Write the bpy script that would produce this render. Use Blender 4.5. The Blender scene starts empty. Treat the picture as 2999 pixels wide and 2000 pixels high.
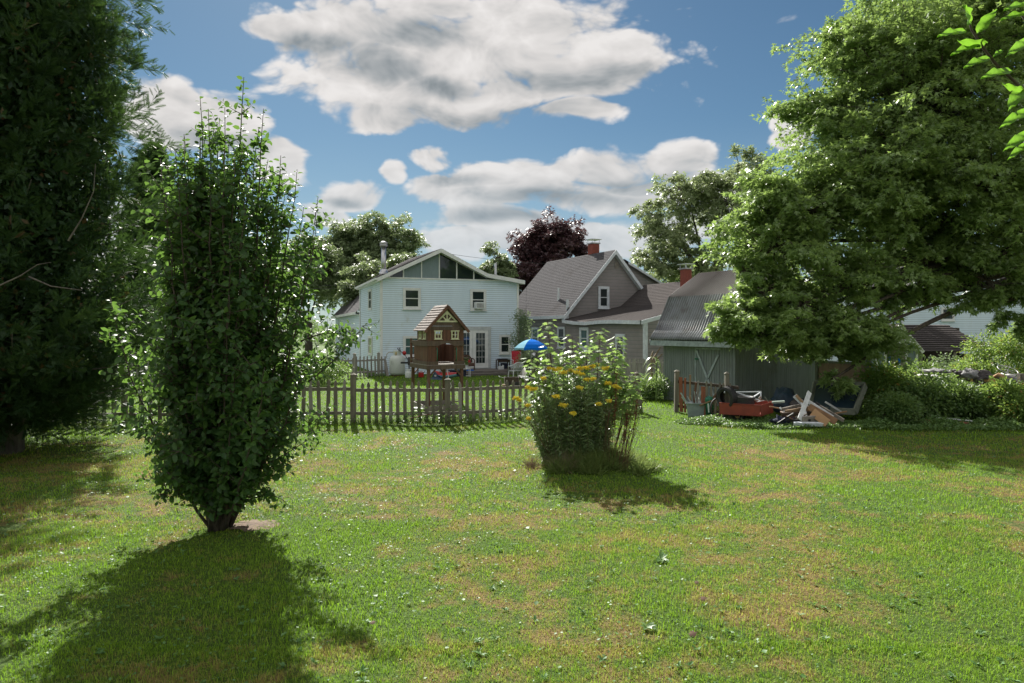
import bpy, math, random
import numpy as np
from mathutils import Vector, Quaternion, noise as mnoise
rng = np.random.default_rng(7); random.seed(7)
sc = bpy.context.scene; COL = sc.collection
R = math.radians
F = 2000.0; CX = 1500.0; HY = 965.0; CH = 2.4          # focal (px), optical centre, horizon, camera height

def ray(x, y): return Vector(((x-CX)/F, 1.0, (HY-y)/F))
def W(x, y, d): r = ray(x, y); return Vector((r.x*d, d, CH+r.z*d))
def G(x, y): d = CH*F/(y-HY); return Vector(((x-CX)/F*d, d, 0.0))
def GX(x, d): return Vector(((x-CX)/F*d, d, 0.0))
def gz(x, y):
    b = 0.022*np.sin(x*0.9+0.6*np.sin(y*0.7))*np.sin(y*1.1+1.3)+0.012*np.sin(x*2.3+y*1.7)
    m = 0.20*np.exp(-(((x-1.45)/1.05)**2+((y-11.75)/0.62)**2)*1.6)
    return b*np.clip((34-y)/8, 0, 1)+m

class Frame:
    def __init__(s, ox, oy, deg):
        a = R(deg); s.o = Vector((ox, oy, 0)); s.u = Vector((math.cos(a), math.sin(a), 0)); s.v = Vector((-math.sin(a), math.cos(a), 0))
    def w(s, u, v, z): return s.o+s.u*u+s.v*v+Vector((0, 0, z))
    def pv(s, x, y, v=0.0):        # pixel -> (u, z) on the plane v = const
        d = ray(x, y); n = s.v; t = (v+s.o.dot(n))/d.dot(n); P = d*t; P.z += CH
        return (P-s.o).dot(s.u), P.z
    def pu(s, x, y, u=0.0):        # pixel -> (v, z) on the plane u = const
        d = ray(x, y); n = s.u; t = (u+s.o.dot(n))/d.dot(n); P = d*t; P.z += CH
        return (P-s.o).dot(s.v), P.z
WF = Frame(0, 0, 0)

class MB:
    def __init__(s, fr=None): s.V = []; s.Fc = []; s.fr = fr
    def add(s, vs, fs):
        n = len(s.V)
        for v in vs: s.V.append(tuple(s.fr.w(*v)) if s.fr else tuple(v))
        for f in fs: s.Fc.append([i+n for i in f])
    def box(s, u0, u1, v0, v1, z0, z1):
        s.add([(u0,v0,z0),(u1,v0,z0),(u1,v1,z0),(u0,v1,z0),(u0,v0,z1),(u1,v0,z1),(u1,v1,z1),(u0,v1,z1)],
              [(0,3,2,1),(4,5,6,7),(0,1,5,4),(1,2,6,5),(2,3,7,6),(3,0,4,7)]); return s
    def beam(s, p, q, w, h, up=(0,0,1)):
        p = Vector(p); q = Vector(q); d = (q-p).normalized(); up = Vector(up)
        if abs(d.dot(up)) > .98: up = Vector((0,1,0))
        a = d.cross(up).normalized()*w/2; b = a.cross(d).normalized()*h/2
        s.add([p-a-b,p+a-b,p+a+b,p-a+b,q-a-b,q+a-b,q+a+b,q-a+b],
              [(0,3,2,1),(4,5,6,7),(0,1,5,4),(1,2,6,5),(2,3,7,6),(3,0,4,7)]); return s
    def tube(s, pts, rr, n=6):
        pts = [Vector(p) for p in pts]
        if not hasattr(rr, '__len__'): rr = [rr]*len(pts)
        vs = []; fs = []; a = None
        for i, p in enumerate(pts):
            d = (pts[min(i+1,len(pts)-1)]-pts[max(i-1,0)])
            d = d.normalized() if d.length > 1e-9 else Vector((0,0,1))
            if a is None: a = d.orthogonal().normalized()
            a = (a-d*a.dot(d)); a = a.normalized() if a.length > 1e-6 else d.orthogonal().normalized()
            b = d.cross(a)
            for k in range(n):
                t = 2*math.pi*k/n; vs.append(p+(a*math.cos(t)+b*math.sin(t))*rr[i])
        for i in range(len(pts)-1):
            for k in range(n):
                fs.append((i*n+k, i*n+(k+1)%n, (i+1)*n+(k+1)%n, (i+1)*n+k))
        fs.append(tuple(range(n-1,-1,-1))); fs.append(tuple((len(pts)-1)*n+k for k in range(n)))
        s.add(vs, fs); return s
    def prism(s, poly, a0, a1, ax='v'):   # polygon in (u,z) pushed along v, or (v,z) pushed along u
        n = len(poly); f = (lambda p, a: (p[0], a, p[1])) if ax == 'v' else (lambda p, a: (a, p[0], p[1]))
        s.add([f(p,a0) for p in poly]+[f(p,a1) for p in poly],
              [tuple(range(n)), tuple(range(2*n-1,n-1,-1))]+[(i,(i+1)%n,n+(i+1)%n,n+i) for i in range(n)]); return s
    def lathe(s, c, prof, n=20, ax=Vector((0,0,1))):
        c = Vector(c); ax = Vector(ax).normalized(); a = ax.orthogonal().normalized(); b = ax.cross(a); vs = []; fs = []
        for r, z in prof:
            for k in range(n):
                t = 2*math.pi*k/n; vs.append(c+ax*z+(a*math.cos(t)+b*math.sin(t))*max(r,1e-4))
        for i in range(len(prof)-1):
            for k in range(n): fs.append((i*n+k, i*n+(k+1)%n, (i+1)*n+(k+1)%n, (i+1)*n+k))
        s.add(vs, fs); return s
    def lap(s, A, B, C, D, pitch, t, N, jit=0.0):   # overlapping courses from bottom AB to top DC
        A,B,C,D,N = [Vector(q) for q in (A,B,C,D,N)]; n = max(1, round(((D-A).length+(C-B).length)/2/pitch)); N = N.normalized()
        for i in range(n):
            a0 = A.lerp(D,i/n); b0 = B.lerp(C,i/n); a1 = A.lerp(D,(i+1)/n); b1 = B.lerp(C,(i+1)/n)
            tt = t*(1+jit*random.uniform(-1,1))
            s.add([a0,b0,a0+N*tt,b0+N*tt,b1+N*t*.05,a1+N*t*.05], [(0,1,3,2),(2,3,4,5)])
        return s
    def build(s, name, mat, parent=None, smooth=False, bevel=0, kind=None):
        me = bpy.data.meshes.new(name); org = Vector((0,0,0)); p = parent
        while p is not None: org += p.location; p = p.parent
        me.from_pydata([tuple(Vector(v)-org) for v in s.V], [], s.Fc); me.validate(); me.update()
        if smooth:
            for f in me.polygons: f.use_smooth = True
        me.materials.append(M[mat] if isinstance(mat, str) else mat)
        o = bpy.data.objects.new(name, me); COL.objects.link(o); o.parent = parent
        if bevel:
            b = o.modifiers.new('b','BEVEL'); b.width = bevel; b.segments = 2; b.limit_method = 'ANGLE'; b.harden_normals = False
        if kind: o['kind'] = kind
        return o

def tag(o, label, cat, group=None, kind=None):
    o['label'] = label; o['category'] = cat
    if group: o['group'] = group
    if kind: o['kind'] = kind
    return o
def thing(name, loc, label, cat, group=None):
    o = bpy.data.objects.new(name, None); COL.objects.link(o); o.location = Vector(loc); o.empty_display_size = .2
    return tag(o, label, cat, group)

# ------------------------------------------------------------------ materials
M = {}
def nmat(name):
    m = bpy.data.materials.new(name); m.use_nodes = True; nt = m.node_tree; nt.nodes.clear(); M[name] = m
    out = nt.nodes.new('ShaderNodeOutputMaterial'); return m, nt, out
def N_(nt, t, **k):
    n = nt.nodes.new(t)
    for a, b in k.items(): setattr(n, a, b)
    return n
def mathn(nt, op, a, b=None, clamp=False):
    n = nt.nodes.new('ShaderNodeMath'); n.operation = op; n.use_clamp = clamp
    for i, v in enumerate((a, b)):
        if v is None: continue
        if isinstance(v, (int, float)): n.inputs[i].default_value = v
        else: nt.links.new(v, n.inputs[i])
    return n.outputs[0]
def mixc(nt, f, a, b):
    n = nt.nodes.new('ShaderNodeMix'); n.data_type = 'RGBA'
    for s, v in ((0, f), (6, a), (7, b)):
        if isinstance(v, (int, float)): n.inputs[s].default_value = v
        elif isinstance(v, (tuple, list)): n.inputs[s].default_value = (*v, 1)
        else: nt.links.new(v, n.inputs[s])
    return n.outputs[2]
def noise(nt, scale, detail=4, rough=.55, vec=None, dist=0):
    n = nt.nodes.new('ShaderNodeTexNoise'); n.inputs['Scale'].default_value = scale; n.inputs['Detail'].default_value = detail
    n.inputs['Roughness'].default_value = rough; n.inputs['Distortion'].default_value = dist
    if vec is not None: nt.links.new(vec, n.inputs['Vector'])
    return n.outputs['Fac']
def ramp(nt, f, lo, hi):
    n = nt.nodes.new('ShaderNodeMapRange'); n.inputs[1].default_value = lo; n.inputs[2].default_value = hi; n.interpolation_type = 'SMOOTHSTEP'
    nt.links.new(f, n.inputs[0]); return n.outputs[0]
def gpos(nt): return nt.nodes.new('ShaderNodeNewGeometry').outputs['Position']
def scaled(nt, vec, s):
    n = nt.nodes.new('ShaderNodeMapping'); n.inputs['Scale'].default_value = s; nt.links.new(vec, n.inputs[0]); return n.outputs[0]
def surf(name, c1, c2=None, rough=.7, sc1=3.0, stretch=(1,1,1), bump=.0, bsc=40, metal=0, spec=.4, c3=None, sc3=.8, thr=(.45,.7), coat=0):
    m, nt, out = nmat(name); b = N_(nt,'ShaderNodeBsdfPrincipled'); nt.links.new(b.outputs[0], out.inputs[0])
    P = gpos(nt); c2 = c2 or tuple(x*.72 for x in c1)
    col = mixc(nt, ramp(nt, noise(nt, sc1, 5, .6, scaled(nt, P, stretch)), .3, .7), c1, c2)
    if c3: col = mixc(nt, ramp(nt, noise(nt, sc3, 6, .65, P), *thr), col, c3)
    nt.links.new(col, b.inputs['Base Color']); b.inputs['Roughness'].default_value = rough; b.inputs['Metallic'].default_value = metal
    b.inputs['Specular IOR Level'].default_value = spec; b.inputs['Coat Weight'].default_value = coat
    if bump:
        bp = N_(nt,'ShaderNodeBump'); bp.inputs['Strength'].default_value = bump; bp.inputs['Distance'].default_value = .01
        nt.links.new(noise(nt, bsc, 4, .6, scaled(nt, P, stretch)), bp.inputs['Height']); nt.links.new(bp.outputs[0], b.inputs['Normal'])
    return m
surf('white_siding', (.70,.82,.92), (.63,.75,.85), rough=.45, sc1=1.2, stretch=(1,1,.3), c3=(.50,.55,.50), sc3=1.6, thr=(.55,.9))
def lap_shadows(name, pitch, dark):  # paints the shadow line under each lap into the base colour
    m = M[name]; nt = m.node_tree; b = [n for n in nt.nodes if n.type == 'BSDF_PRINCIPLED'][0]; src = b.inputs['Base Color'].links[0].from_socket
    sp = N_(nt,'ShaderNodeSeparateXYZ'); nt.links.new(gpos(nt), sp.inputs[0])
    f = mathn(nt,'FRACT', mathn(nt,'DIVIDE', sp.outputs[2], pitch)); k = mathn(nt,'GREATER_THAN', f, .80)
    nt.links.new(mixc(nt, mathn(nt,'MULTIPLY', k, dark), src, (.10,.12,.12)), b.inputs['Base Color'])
lap_shadows('white_siding', .112, .5)
surf('white_trim', (.74,.75,.74), (.62,.64,.64), rough=.5, sc1=4)
surf('grey_trim', (.52,.55,.56), (.42,.45,.46), rough=.6, sc1=4)
surf('blue_white_trim', (.66,.70,.74), (.50,.54,.58), rough=.6, sc1=6, c3=(.30,.30,.30), sc3=5, thr=(.62,.8))
surf('taupe_shingle', (.28,.255,.25), (.235,.215,.21), rough=.8, sc1=1.5, bump=.4, bsc=60, c3=(.19,.165,.15), sc3=.9, thr=(.5,.85))
lap_shadows('taupe_shingle', .19, .4)
surf('roof_grey', (.11,.107,.112), (.065,.063,.067), rough=1, sc1=9, stretch=(1,1,3), bump=.8, bsc=50, spec=.08, c3=(.06,.055,.055), sc3=.7, thr=(.5,.8))
surf('roof_pale', (.14,.132,.138), (.09,.083,.088), rough=1, sc1=9, stretch=(1,1,3), bump=.8, bsc=50, spec=.1)
surf('roof_brown', (.095,.085,.083), (.058,.051,.05), rough=1, sc1=12, stretch=(1,1,3), bump=.8, bsc=60, spec=.08, c3=(.10,.085,.078), sc3=1.2, thr=(.55,.8))
surf('cedar_shake', (.20,.165,.145), (.10,.08,.07), rough=.8, sc1=8, stretch=(1,1,1), bump=.9, bsc=40, spec=.25)
surf('corrugated', (.23,.25,.275), (.135,.145,.16), rough=.6, sc1=2.5, stretch=(1,1,.5), bump=.3, bsc=30, spec=.6, c3=(.07,.06,.055), sc3=2.2, thr=(.5,.75))
surf('shed_paint', (.215,.245,.25), (.155,.18,.185), rough=.85, sc1=14, stretch=(1,1,.08), bump=.7, bsc=25, c3=(.13,.13,.11), sc3=1.1, thr=(.55,.8))
surf('shed_trim', (.36,.42,.45), (.22,.26,.28), rough=.75, sc1=7, c3=(.16,.15,.14), sc3=4, thr=(.6,.75))
surf('fence_wood', (.21,.19,.15), (.125,.112,.09), rough=.85, sc1=12, stretch=(1,1,.12), bump=.8, bsc=60, c3=(.10,.115,.08), sc3=3, thr=(.5,.8))
surf('fence_grey', (.30,.285,.255), (.20,.185,.17), rough=.85, sc1=12, stretch=(1,1,.12), bump=.8, bsc=60)
surf('rust_board', (.30,.095,.045), (.20,.075,.045), rough=.8, sc1=10, stretch=(1,1,.15), bump=.5, bsc=60)
surf('tan_wood', (.33,.22,.13), (.22,.15,.09), rough=.75, sc1=10, stretch=(1,1,.15), bump=.6, bsc=60)
surf('grey_wood', (.27,.24,.21), (.17,.15,.13), rough=.8, sc1=8, bump=.7, bsc=50)
surf('dark_wood', (.07,.045,.03), (.04,.028,.02), rough=.7, sc1=8)
surf('play_wood', (.165,.08,.048), (.095,.05,.032), rough=.75, sc1=16, stretch=(1,1,.06), bump=.6, bsc=50, c3=(.16,.12,.09), sc3=1.7, thr=(.5,.85))
surf('play_wood_grey', (.14,.10,.075), (.09,.065,.05), rough=.8, sc1=14, stretch=(1,1,.1), bump=.6, bsc=50)
surf('cream_trim', (.66,.66,.44), (.52,.55,.36), rough=.6, sc1=8)
surf('deck_wood', (.19,.17,.15), (.12,.11,.10), rough=.85, sc1=8, stretch=(.3,1,1), bump=.5, bsc=40)
surf('brick', (.30,.085,.06), (.20,.06,.045), rough=.9, sc1=12, bump=.6, bsc=40)
surf('metal', (.55,.56,.57), (.40,.41,.42), rough=.28, sc1=6, metal=.9, spec=.5)
surf('metal_dull', (.42,.42,.42), (.30,.30,.30), rough=.5, sc1=6, metal=.6)
surf('black_metal', (.02,.02,.022), (.03,.028,.026), rough=.5, sc1=6)
surf('black_plastic', (.015,.016,.018), rough=.4, sc1=6)
surf('rubber', (.035,.035,.037), (.02,.02,.021), rough=.6, sc1=20, bump=.2, bsc=80)
surf('rust_metal', (.16,.07,.04), (.08,.045,.03), rough=.8, sc1=10, bump=.3)
surf('tank_white', (.62,.66,.62), (.54,.58,.54), rough=.4, sc1=3, stretch=(1,1,.4), c3=(.42,.48,.36), sc3=3, thr=(.55,.85))
surf('red_plastic', (.45,.015,.015), rough=.35, sc1=4)
surf('red_fabric', (.42,.025,.04), (.32,.018,.03), rough=.8, sc1=8, bump=.3)
surf('cart_red', (.26,.05,.03), (.19,.04,.028), rough=.5, sc1=5, c3=(.22,.10,.07), sc3=6, thr=(.6,.75))
surf('white_plastic', (.66,.69,.70), (.58,.61,.62), rough=.4, sc1=6)
surf('white_paint', (.70,.72,.73), (.55,.57,.58), rough=.6, sc1=9, c3=(.35,.33,.30), sc3=9, thr=(.62,.75))
surf('blue_fabric', (.008,.15,.62), (.008,.12,.52), rough=1, sc1=5, spec=.03)
surf('pale_blue_fabric', (.25,.48,.60), (.20,.42,.54), spec=.05, rough=1, sc1=5)
surf('navy_cloth', (.02,.028,.06), (.012,.015,.03), rough=.85, sc1=12, bump=.8, bsc=25)
surf('dark_tarp', (.02,.045,.075), (.012,.03,.05), rough=.55, sc1=6, bump=.6, bsc=14)
surf('dark_screen', (.012,.028,.045), (.02,.036,.045), rough=.35, sc1=2)
surf('tub_grey', (.28,.33,.35), (.21,.25,.27), rough=.5, sc1=6)
surf('green_plastic', (.01,.14,.08), rough=.4, sc1=6)
surf('pale_green_wood', (.36,.44,.38), (.26,.33,.30), rough=.7, sc1=9)
surf('brass', (.50,.34,.08), rough=.35, sc1=6, metal=.8)
surf('beige_panel', (.33,.24,.17), (.26,.19,.14), rough=.8, sc1=4)
surf('olive_frame', (.20,.22,.17), (.14,.155,.12), rough=.8, sc1=6)
surf('cardboard', (.34,.20,.11), (.24,.14,.08), rough=.85, sc1=6)
surf('wicker', (.13,.075,.05), (.07,.04,.03), rough=.8, sc1=30, bump=.9, bsc=60)
surf('yellow_foam', (.50,.36,.12), (.38,.25,.08), rough=.85, sc1=5)
surf('tan_cloth', (.50,.30,.16), (.40,.24,.13), rough=.8, sc1=4)
surf('grey_cloth', (.32,.32,.33), (.10,.095,.10), rough=.7, sc1=7, bump=.8, bsc=16)
surf('dark_cloth', (.045,.038,.04), (.09,.08,.08), rough=.55, sc1=6, bump=.9, bsc=18)
surf('white_cloth', (.72,.70,.68), (.50,.50,.50), rough=.8, sc1=12, bump=.7, bsc=20)
surf('rope', (.62,.60,.55), rough=.8, sc1=20)
surf('grey_board', (.20,.26,.28), (.17,.225,.245), rough=.6, sc1=3, stretch=(6,6,1))
surf('car_paint', (.03,.035,.055), (.03,.035,.055), rough=.25, sc1=2, coat=.6)
surf('red_lens', (.4,.01,.01), rough=.3, sc1=4)
surf('road', (.36,.37,.38), (.28,.29,.30), rough=.9, sc1=3, bump=.3, bsc=80)
surf('bark', (.105,.085,.065), (.05,.042,.034), rough=.9, sc1=14, stretch=(1,1,.3), bump=1.0, bsc=30)
surf('bark_grey', (.17,.155,.13), (.09,.08,.07), rough=.9, sc1=14, stretch=(1,1,.3), bump=.8, bsc=30)
surf('dry_twig', (.30,.23,.16), (.20,.15,.10), rough=.8, sc1=20)
surf('brown_stalk', (.11,.055,.03), (.07,.035,.02), rough=.8, sc1=20)
surf('green_stalk', (.12,.13,.06), (.09,.07,.04), rough=.7, sc1=9)
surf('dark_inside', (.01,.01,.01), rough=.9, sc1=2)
surf('goldenrod_yellow', (.85,.68,.05), (.62,.52,.06), rough=.7, sc1=60)
surf('seed_red', (.17,.045,.02), (.10,.03,.015), rough=.8, sc1=30)
surf('dead_leaf', (.12,.06,.03), (.07,.035,.02), rough=.7, sc1=30)
surf('concrete', (.30,.29,.27), (.22,.21,.20), rough=.9, sc1=6)
def glassmat(name, c, rough=.03, spec=.5):
    m, nt, out = nmat(name); b = N_(nt,'ShaderNodeBsdfPrincipled'); nt.links.new(b.outputs[0], out.inputs[0])
    b.inputs['Base Color'].default_value = (*c,1); b.inputs['Roughness'].default_value = rough; b.inputs['Specular IOR Level'].default_value = spec
    bp = N_(nt,'ShaderNodeBump'); bp.inputs['Strength'].default_value = .15; bp.inputs['Distance'].default_value = .02
    nt.links.new(noise(nt, 1.5, 2, .5, gpos(nt)), bp.inputs['Height']); nt.links.new(bp.outputs[0], b.inputs['Normal'])
glassmat('glass', (.018,.028,.03)); glassmat('glass_green', (.05,.11,.11)); glassmat('glass_purple', (.07,.07,.13)); glassmat('car_glass', (.01,.015,.02), .05, .8)

def leafmat(name, c1, c2, trans, tf=.4, rough=.42, c3=None, nsc=1.2, spec=.45):
    m, nt, out = nmat(name); P = gpos(nt)
    at = N_(nt,'ShaderNodeAttribute'); at.attribute_name = 'rnd'
    v = mathn(nt,'ADD', mathn(nt,'MULTIPLY', at.outputs['Fac'], .6), mathn(nt,'MULTIPLY', noise(nt, nsc, 3, .6, P), .5))
    col = mixc(nt, ramp(nt, v, .25, .85), c1, c2)
    if c3: col = mixc(nt, ramp(nt, at.outputs['Fac'], .93, .97), col, c3)
    b = N_(nt,'ShaderNodeBsdfPrincipled'); nt.links.new(col, b.inputs['Base Color']); b.inputs['Roughness'].default_value = rough
    b.inputs['Specular IOR Level'].default_value = spec
    t = N_(nt,'ShaderNodeBsdfTranslucent'); nt.links.new(mixc(nt, .45, col, trans), t.inputs['Color'])
    mx = N_(nt,'ShaderNodeMixShader'); mx.inputs[0].default_value = tf
    nt.links.new(b.outputs[0], mx.inputs[1]); nt.links.new(t.outputs[0], mx.inputs[2]); nt.links.new(mx.outputs[0], out.inputs[0])
leafmat('maple_leaf', (.13,.21,.065), (.21,.31,.095), (.46,.64,.14), .45, .36, spec=.6)
leafmat('young_maple_leaf', (.13,.23,.06), (.22,.33,.11), (.44,.62,.15), .45, .36, spec=.6)
leafmat('apple_leaf', (.034,.085,.03), (.07,.14,.04), (.28,.50,.07), .40, .42, spec=.32)
leafmat('branch_leaf', (.08,.19,.02), (.11,.24,.03), (.30,.60,.04), .55, .4, spec=.4)
leafmat('cedar_leaf', (.018,.05,.02), (.045,.095,.027), (.14,.25,.04), .25, .5, c3=(.12,.07,.03), spec=.35)
leafmat('far_leaf', (.15,.21,.10), (.22,.28,.14), (.42,.52,.20), .38, .45, spec=.5)  # far greens lightened in the colour to stand in for distance haze
leafmat('far_leaf_dark', (.12,.18,.10), (.18,.25,.13), (.36,.48,.18), .35, .45, spec=.5)
leafmat('pale_leaf', (.18,.24,.11), (.26,.32,.16), (.46,.55,.22), .4, .42, spec=.6)
leafmat('purple_leaf', (.065,.034,.042), (.11,.052,.055), (.20,.09,.085), .3, .42, spec=.55)
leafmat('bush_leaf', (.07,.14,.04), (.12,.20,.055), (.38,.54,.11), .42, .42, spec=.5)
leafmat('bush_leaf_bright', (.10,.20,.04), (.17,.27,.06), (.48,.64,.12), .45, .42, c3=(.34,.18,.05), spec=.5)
leafmat('goldenrod_leaf', (.12,.20,.08), (.20,.28,.12), (.32,.46,.13), .38, .34, spec=.7)
leafmat('long_grass', (.12,.20,.05), (.20,.25,.08), (.34,.42,.12), .38, .45, nsc=2.5)
leafmat('weed_leaf', (.09,.18,.05), (.15,.25,.08), (.32,.46,.10), .38, .4, spec=.45)
leafmat('clover_leaf', (.07,.17,.04), (.13,.25,.08), (.26,.42,.10), .35, .5, spec=.28)
leafmat('corn_leaf', (.18,.27,.09), (.28,.36,.16), (.40,.52,.18), .4, .35, spec=.6)

def lawncol(nt, P, gA, gB, dA, dB, rnd=None):
    n1 = noise(nt, .55, 6, .62, P); n2 = noise(nt, 2.6, 5, .6, P); n3 = noise(nt, 14, 3, .6, P)
    sep = N_(nt,'ShaderNodeSeparateXYZ'); nt.links.new(P, sep.inputs[0])
    # drier turf in the near lawn, lusher beyond the fence
    far = ramp(nt, sep.outputs[1], 12.0, 20.0)
    for cx_, cy_, rr_, k_ in ((-2.7,6.4,2.6,.75),(1.6,10.9,1.5,.8),(3.4,4.4,2.0,.7),(-1.2,4.0,1.2,.5),(5.5,9.0,2.2,.5)):   # greener, less parched ground
        dv = N_(nt,'ShaderNodeVectorMath', operation='DISTANCE'); nt.links.new(P, dv.inputs[0]); dv.inputs[1].default_value = (cx_,cy_,0)
        far = mathn(nt,'MAXIMUM', far, mathn(nt,'MULTIPLY', mathn(nt,'SUBTRACT', 1.0, ramp(nt, dv.outputs['Value'], rr_*.35, rr_)), k_))
    v = mathn(nt,'ADD', mathn(nt,'ADD', mathn(nt,'MULTIPLY', n1, .50), mathn(nt,'MULTIPLY', n2, .42)), mathn(nt,'MULTIPLY', n3, .17))
    v = mathn(nt,'SUBTRACT', v, mathn(nt,'MULTIPLY', far, .13))
    if rnd is not None: v = mathn(nt,'ADD', v, mathn(nt,'MULTIPLY', mathn(nt,'SUBTRACT', rnd, .5), .16))
    dry = ramp(nt, v, .50, .625); n4 = noise(nt, 34, 2, .5, P)
    g = mixc(nt, ramp(nt, mathn(nt,'ADD', mathn(nt,'MULTIPLY', n3, .55), mathn(nt,'MULTIPLY', n4, .45)), .36, .64), gA, gB); d = mixc(nt, ramp(nt, n3, .3, .7), dA, dB)
    return mixc(nt, dry, g, d)
m, nt, out = nmat('ground_mat'); P = gpos(nt)
b = N_(nt,'ShaderNodeBsdfPrincipled'); nt.links.new(b.outputs[0], out.inputs[0])
c = lawncol(nt, P, (.05,.10,.012), (.11,.19,.025), (.30,.20,.08), (.20,.13,.055))
c = mixc(nt, ramp(nt, noise(nt, 45, 4, .7, P), .35, .7), c, mixc(nt, .62, c, (.02,.03,.008)))
nt.links.new(c, b.inputs['Base Color']); b.inputs['Roughness'].default_value = .9; b.inputs['Specular IOR Level'].default_value = .2
bp = N_(nt,'ShaderNodeBump'); bp.inputs['Strength'].default_value = 1; bp.inputs['Distance'].default_value = .05
nt.links.new(noise(nt, 28, 5, .7, P), bp.inputs['Height']); nt.links.new(bp.outputs[0], b.inputs['Normal'])
m, nt, out = nmat('grass_blade'); P = gpos(nt); at = N_(nt,'ShaderNodeAttribute'); at.attribute_name = 'rnd'
c = lawncol(nt, P, (.115,.23,.012), (.31,.47,.035), (.60,.42,.16), (.38,.26,.09), at.outputs['Fac'])
c = mixc(nt, mathn(nt,'MULTIPLY', at.outputs['Fac'], .35), c, (.07,.13,.02))
b = N_(nt,'ShaderNodeBsdfPrincipled'); nt.links.new(c, b.inputs['Base Color']); b.inputs['Roughness'].default_value = .5; b.inputs['Specular IOR Level'].default_value = .22
t = N_(nt,'ShaderNodeBsdfTranslucent'); nt.links.new(mixc(nt, .35, c, (.32,.62,.05)), t.inputs['Color'])
mx = N_(nt,'ShaderNodeMixShader'); mx.inputs[0].default_value = .42
nt.links.new(b.outputs[0], mx.inputs[1]); nt.links.new(t.outputs[0], mx.inputs[2]); nt.links.new(mx.outputs[0], out.inputs[0])

# ------------------------------------------------------------------ numpy mesh builders
def npmesh(name, V, faces, mat, parent=None, rnd=None, kind=None):
    """V (n,3); faces list of int arrays (m,k)"""
    org = Vector((0,0,0)); p = parent
    while p is not None: org += p.location; p = p.parent
    V = V-np.array(org)
    me = bpy.data.meshes.new(name); me.vertices.add(len(V)); me.vertices.foreach_set('co', V.astype(np.float32).ravel())
    lt = np.concatenate([np.full(len(f), f.shape[1], np.int32) for f in faces]); li = np.concatenate([f.ravel() for f in faces]).astype(np.int32)
    me.loops.add(len(li)); me.loops.foreach_set('vertex_index', li)
    me.polygons.add(len(lt)); me.polygons.foreach_set('loop_start', np.concatenate([[0], np.cumsum(lt)[:-1]]).astype(np.int32))
    me.polygons.foreach_set('loop_total', lt); me.update(calc_edges=True)
    if rnd is not None:
        a = me.attributes.new('rnd','FLOAT','POINT'); a.data.foreach_set('value', rnd.astype(np.float32))
    me.materials.append(M[mat]); o = bpy.data.objects.new(name, me); COL.objects.link(o); o.parent = parent
    if kind: o['kind'] = kind
    return o
TP = {}
TP['diamond'] = ([(0,0,0),(.45,.5,.07),(1,0,-.05),(.45,-.5,.07)], [(0,2,1),(0,3,2)])
TP['oval'] = ([(0,0,0),(.35,0,0),(.7,0,-.03),(1,0,-.13),(.28,.42,.09),(.68,.38,.05),(.28,-.42,.09),(.68,-.38,.05)],
              [(0,1,4),(1,2,5,4),(2,3,5),(0,6,1),(1,6,7,2),(2,7,3)])
TP['tri'] = ([(0,0,0),(.55,.55,.05),(.42,.14,.0),(1,0,-.08),(.42,-.14,0),(.55,-.55,.05)], [(0,4,3,2),(0,2,1),(0,5,4)])
_ol = [(0,0),(-.05,.32),(.22,.22),(.30,.62),(.48,.34),(.72,.46),(.66,.16),(1,0)]
TP['maple'] = ([(.35,0,.0)]+[(a,b,-.10*abs(b)-.08*a*a) for a,b in _ol]+[(a,-b,-.10*abs(b)-.08*a*a) for a,b in _ol[1:-1][::-1]],
               [(0,i,i+1) for i in range(1,14)]+[(0,14,1)])
TP['narrow'] = ([(0,0,0),(.3,.5,.02),(.3,-.5,.02),(1,0,-.15)], [(0,2,1),(1,2,3)])
# a flat scale-leaf spray of cedar: thin leaflets off a curved rachis
_v = []; _f = []
for k in range(9):
    a0 = .06+.10*k; ln = .42*(1-.62*abs(a0-.38)/.6); 
    for sgn in (1,-1):
        n = len(_v); _v += [(a0-.03,0,-.12*a0*a0),(a0+.05,0,-.12*a0*a0),(a0+ln*.75,sgn*ln*.72,-.18*a0*a0-.06*ln)]; _f.append((n,n+1,n+2))
n = len(_v); _v += [(0,.02,0),(0,-.02,0),(1.05,0,-.16)]; _f.append((n,n+1,n+2))
TP['spray'] = (_v, _f)
def unit(a): return a/np.maximum(np.linalg.norm(a, axis=1, keepdims=True), 1e-9)
def leaves(name, P, D, N, L, Wd, tmpl, mat, parent=None, rnd=None, kind=None):
    tv, tf = TP[tmpl]; tv = np.array(tv); n = len(P); k = len(tv)
    D = unit(D); S = unit(np.cross(N, D)); U = np.cross(D, S)
    L = np.broadcast_to(np.asarray(L, float), (n,)); Wd = np.broadcast_to(np.asarray(Wd, float), (n,))
    V = P[:,None,:]+L[:,None,None]*tv[None,:,0:1]*D[:,None,:]+Wd[:,None,None]*tv[None,:,1:2]*S[:,None,:]+L[:,None,None]*tv[None,:,2:3]*U[:,None,:]
    base = (np.arange(n)*k)[:,None]; faces = []
    for sz in sorted(set(len(f) for f in tf)):
        ff = np.array([f for f in tf if len(f) == sz]); faces.append((base[:,:,None]+ff[None]).reshape(-1, sz))
    r = rng.random(n) if rnd is None else rnd
    return npmesh(name, V.reshape(-1,3), faces, mat, parent, np.repeat(r, k), kind)
def rdir(n): return unit(rng.normal(size=(n,3)))
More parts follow.
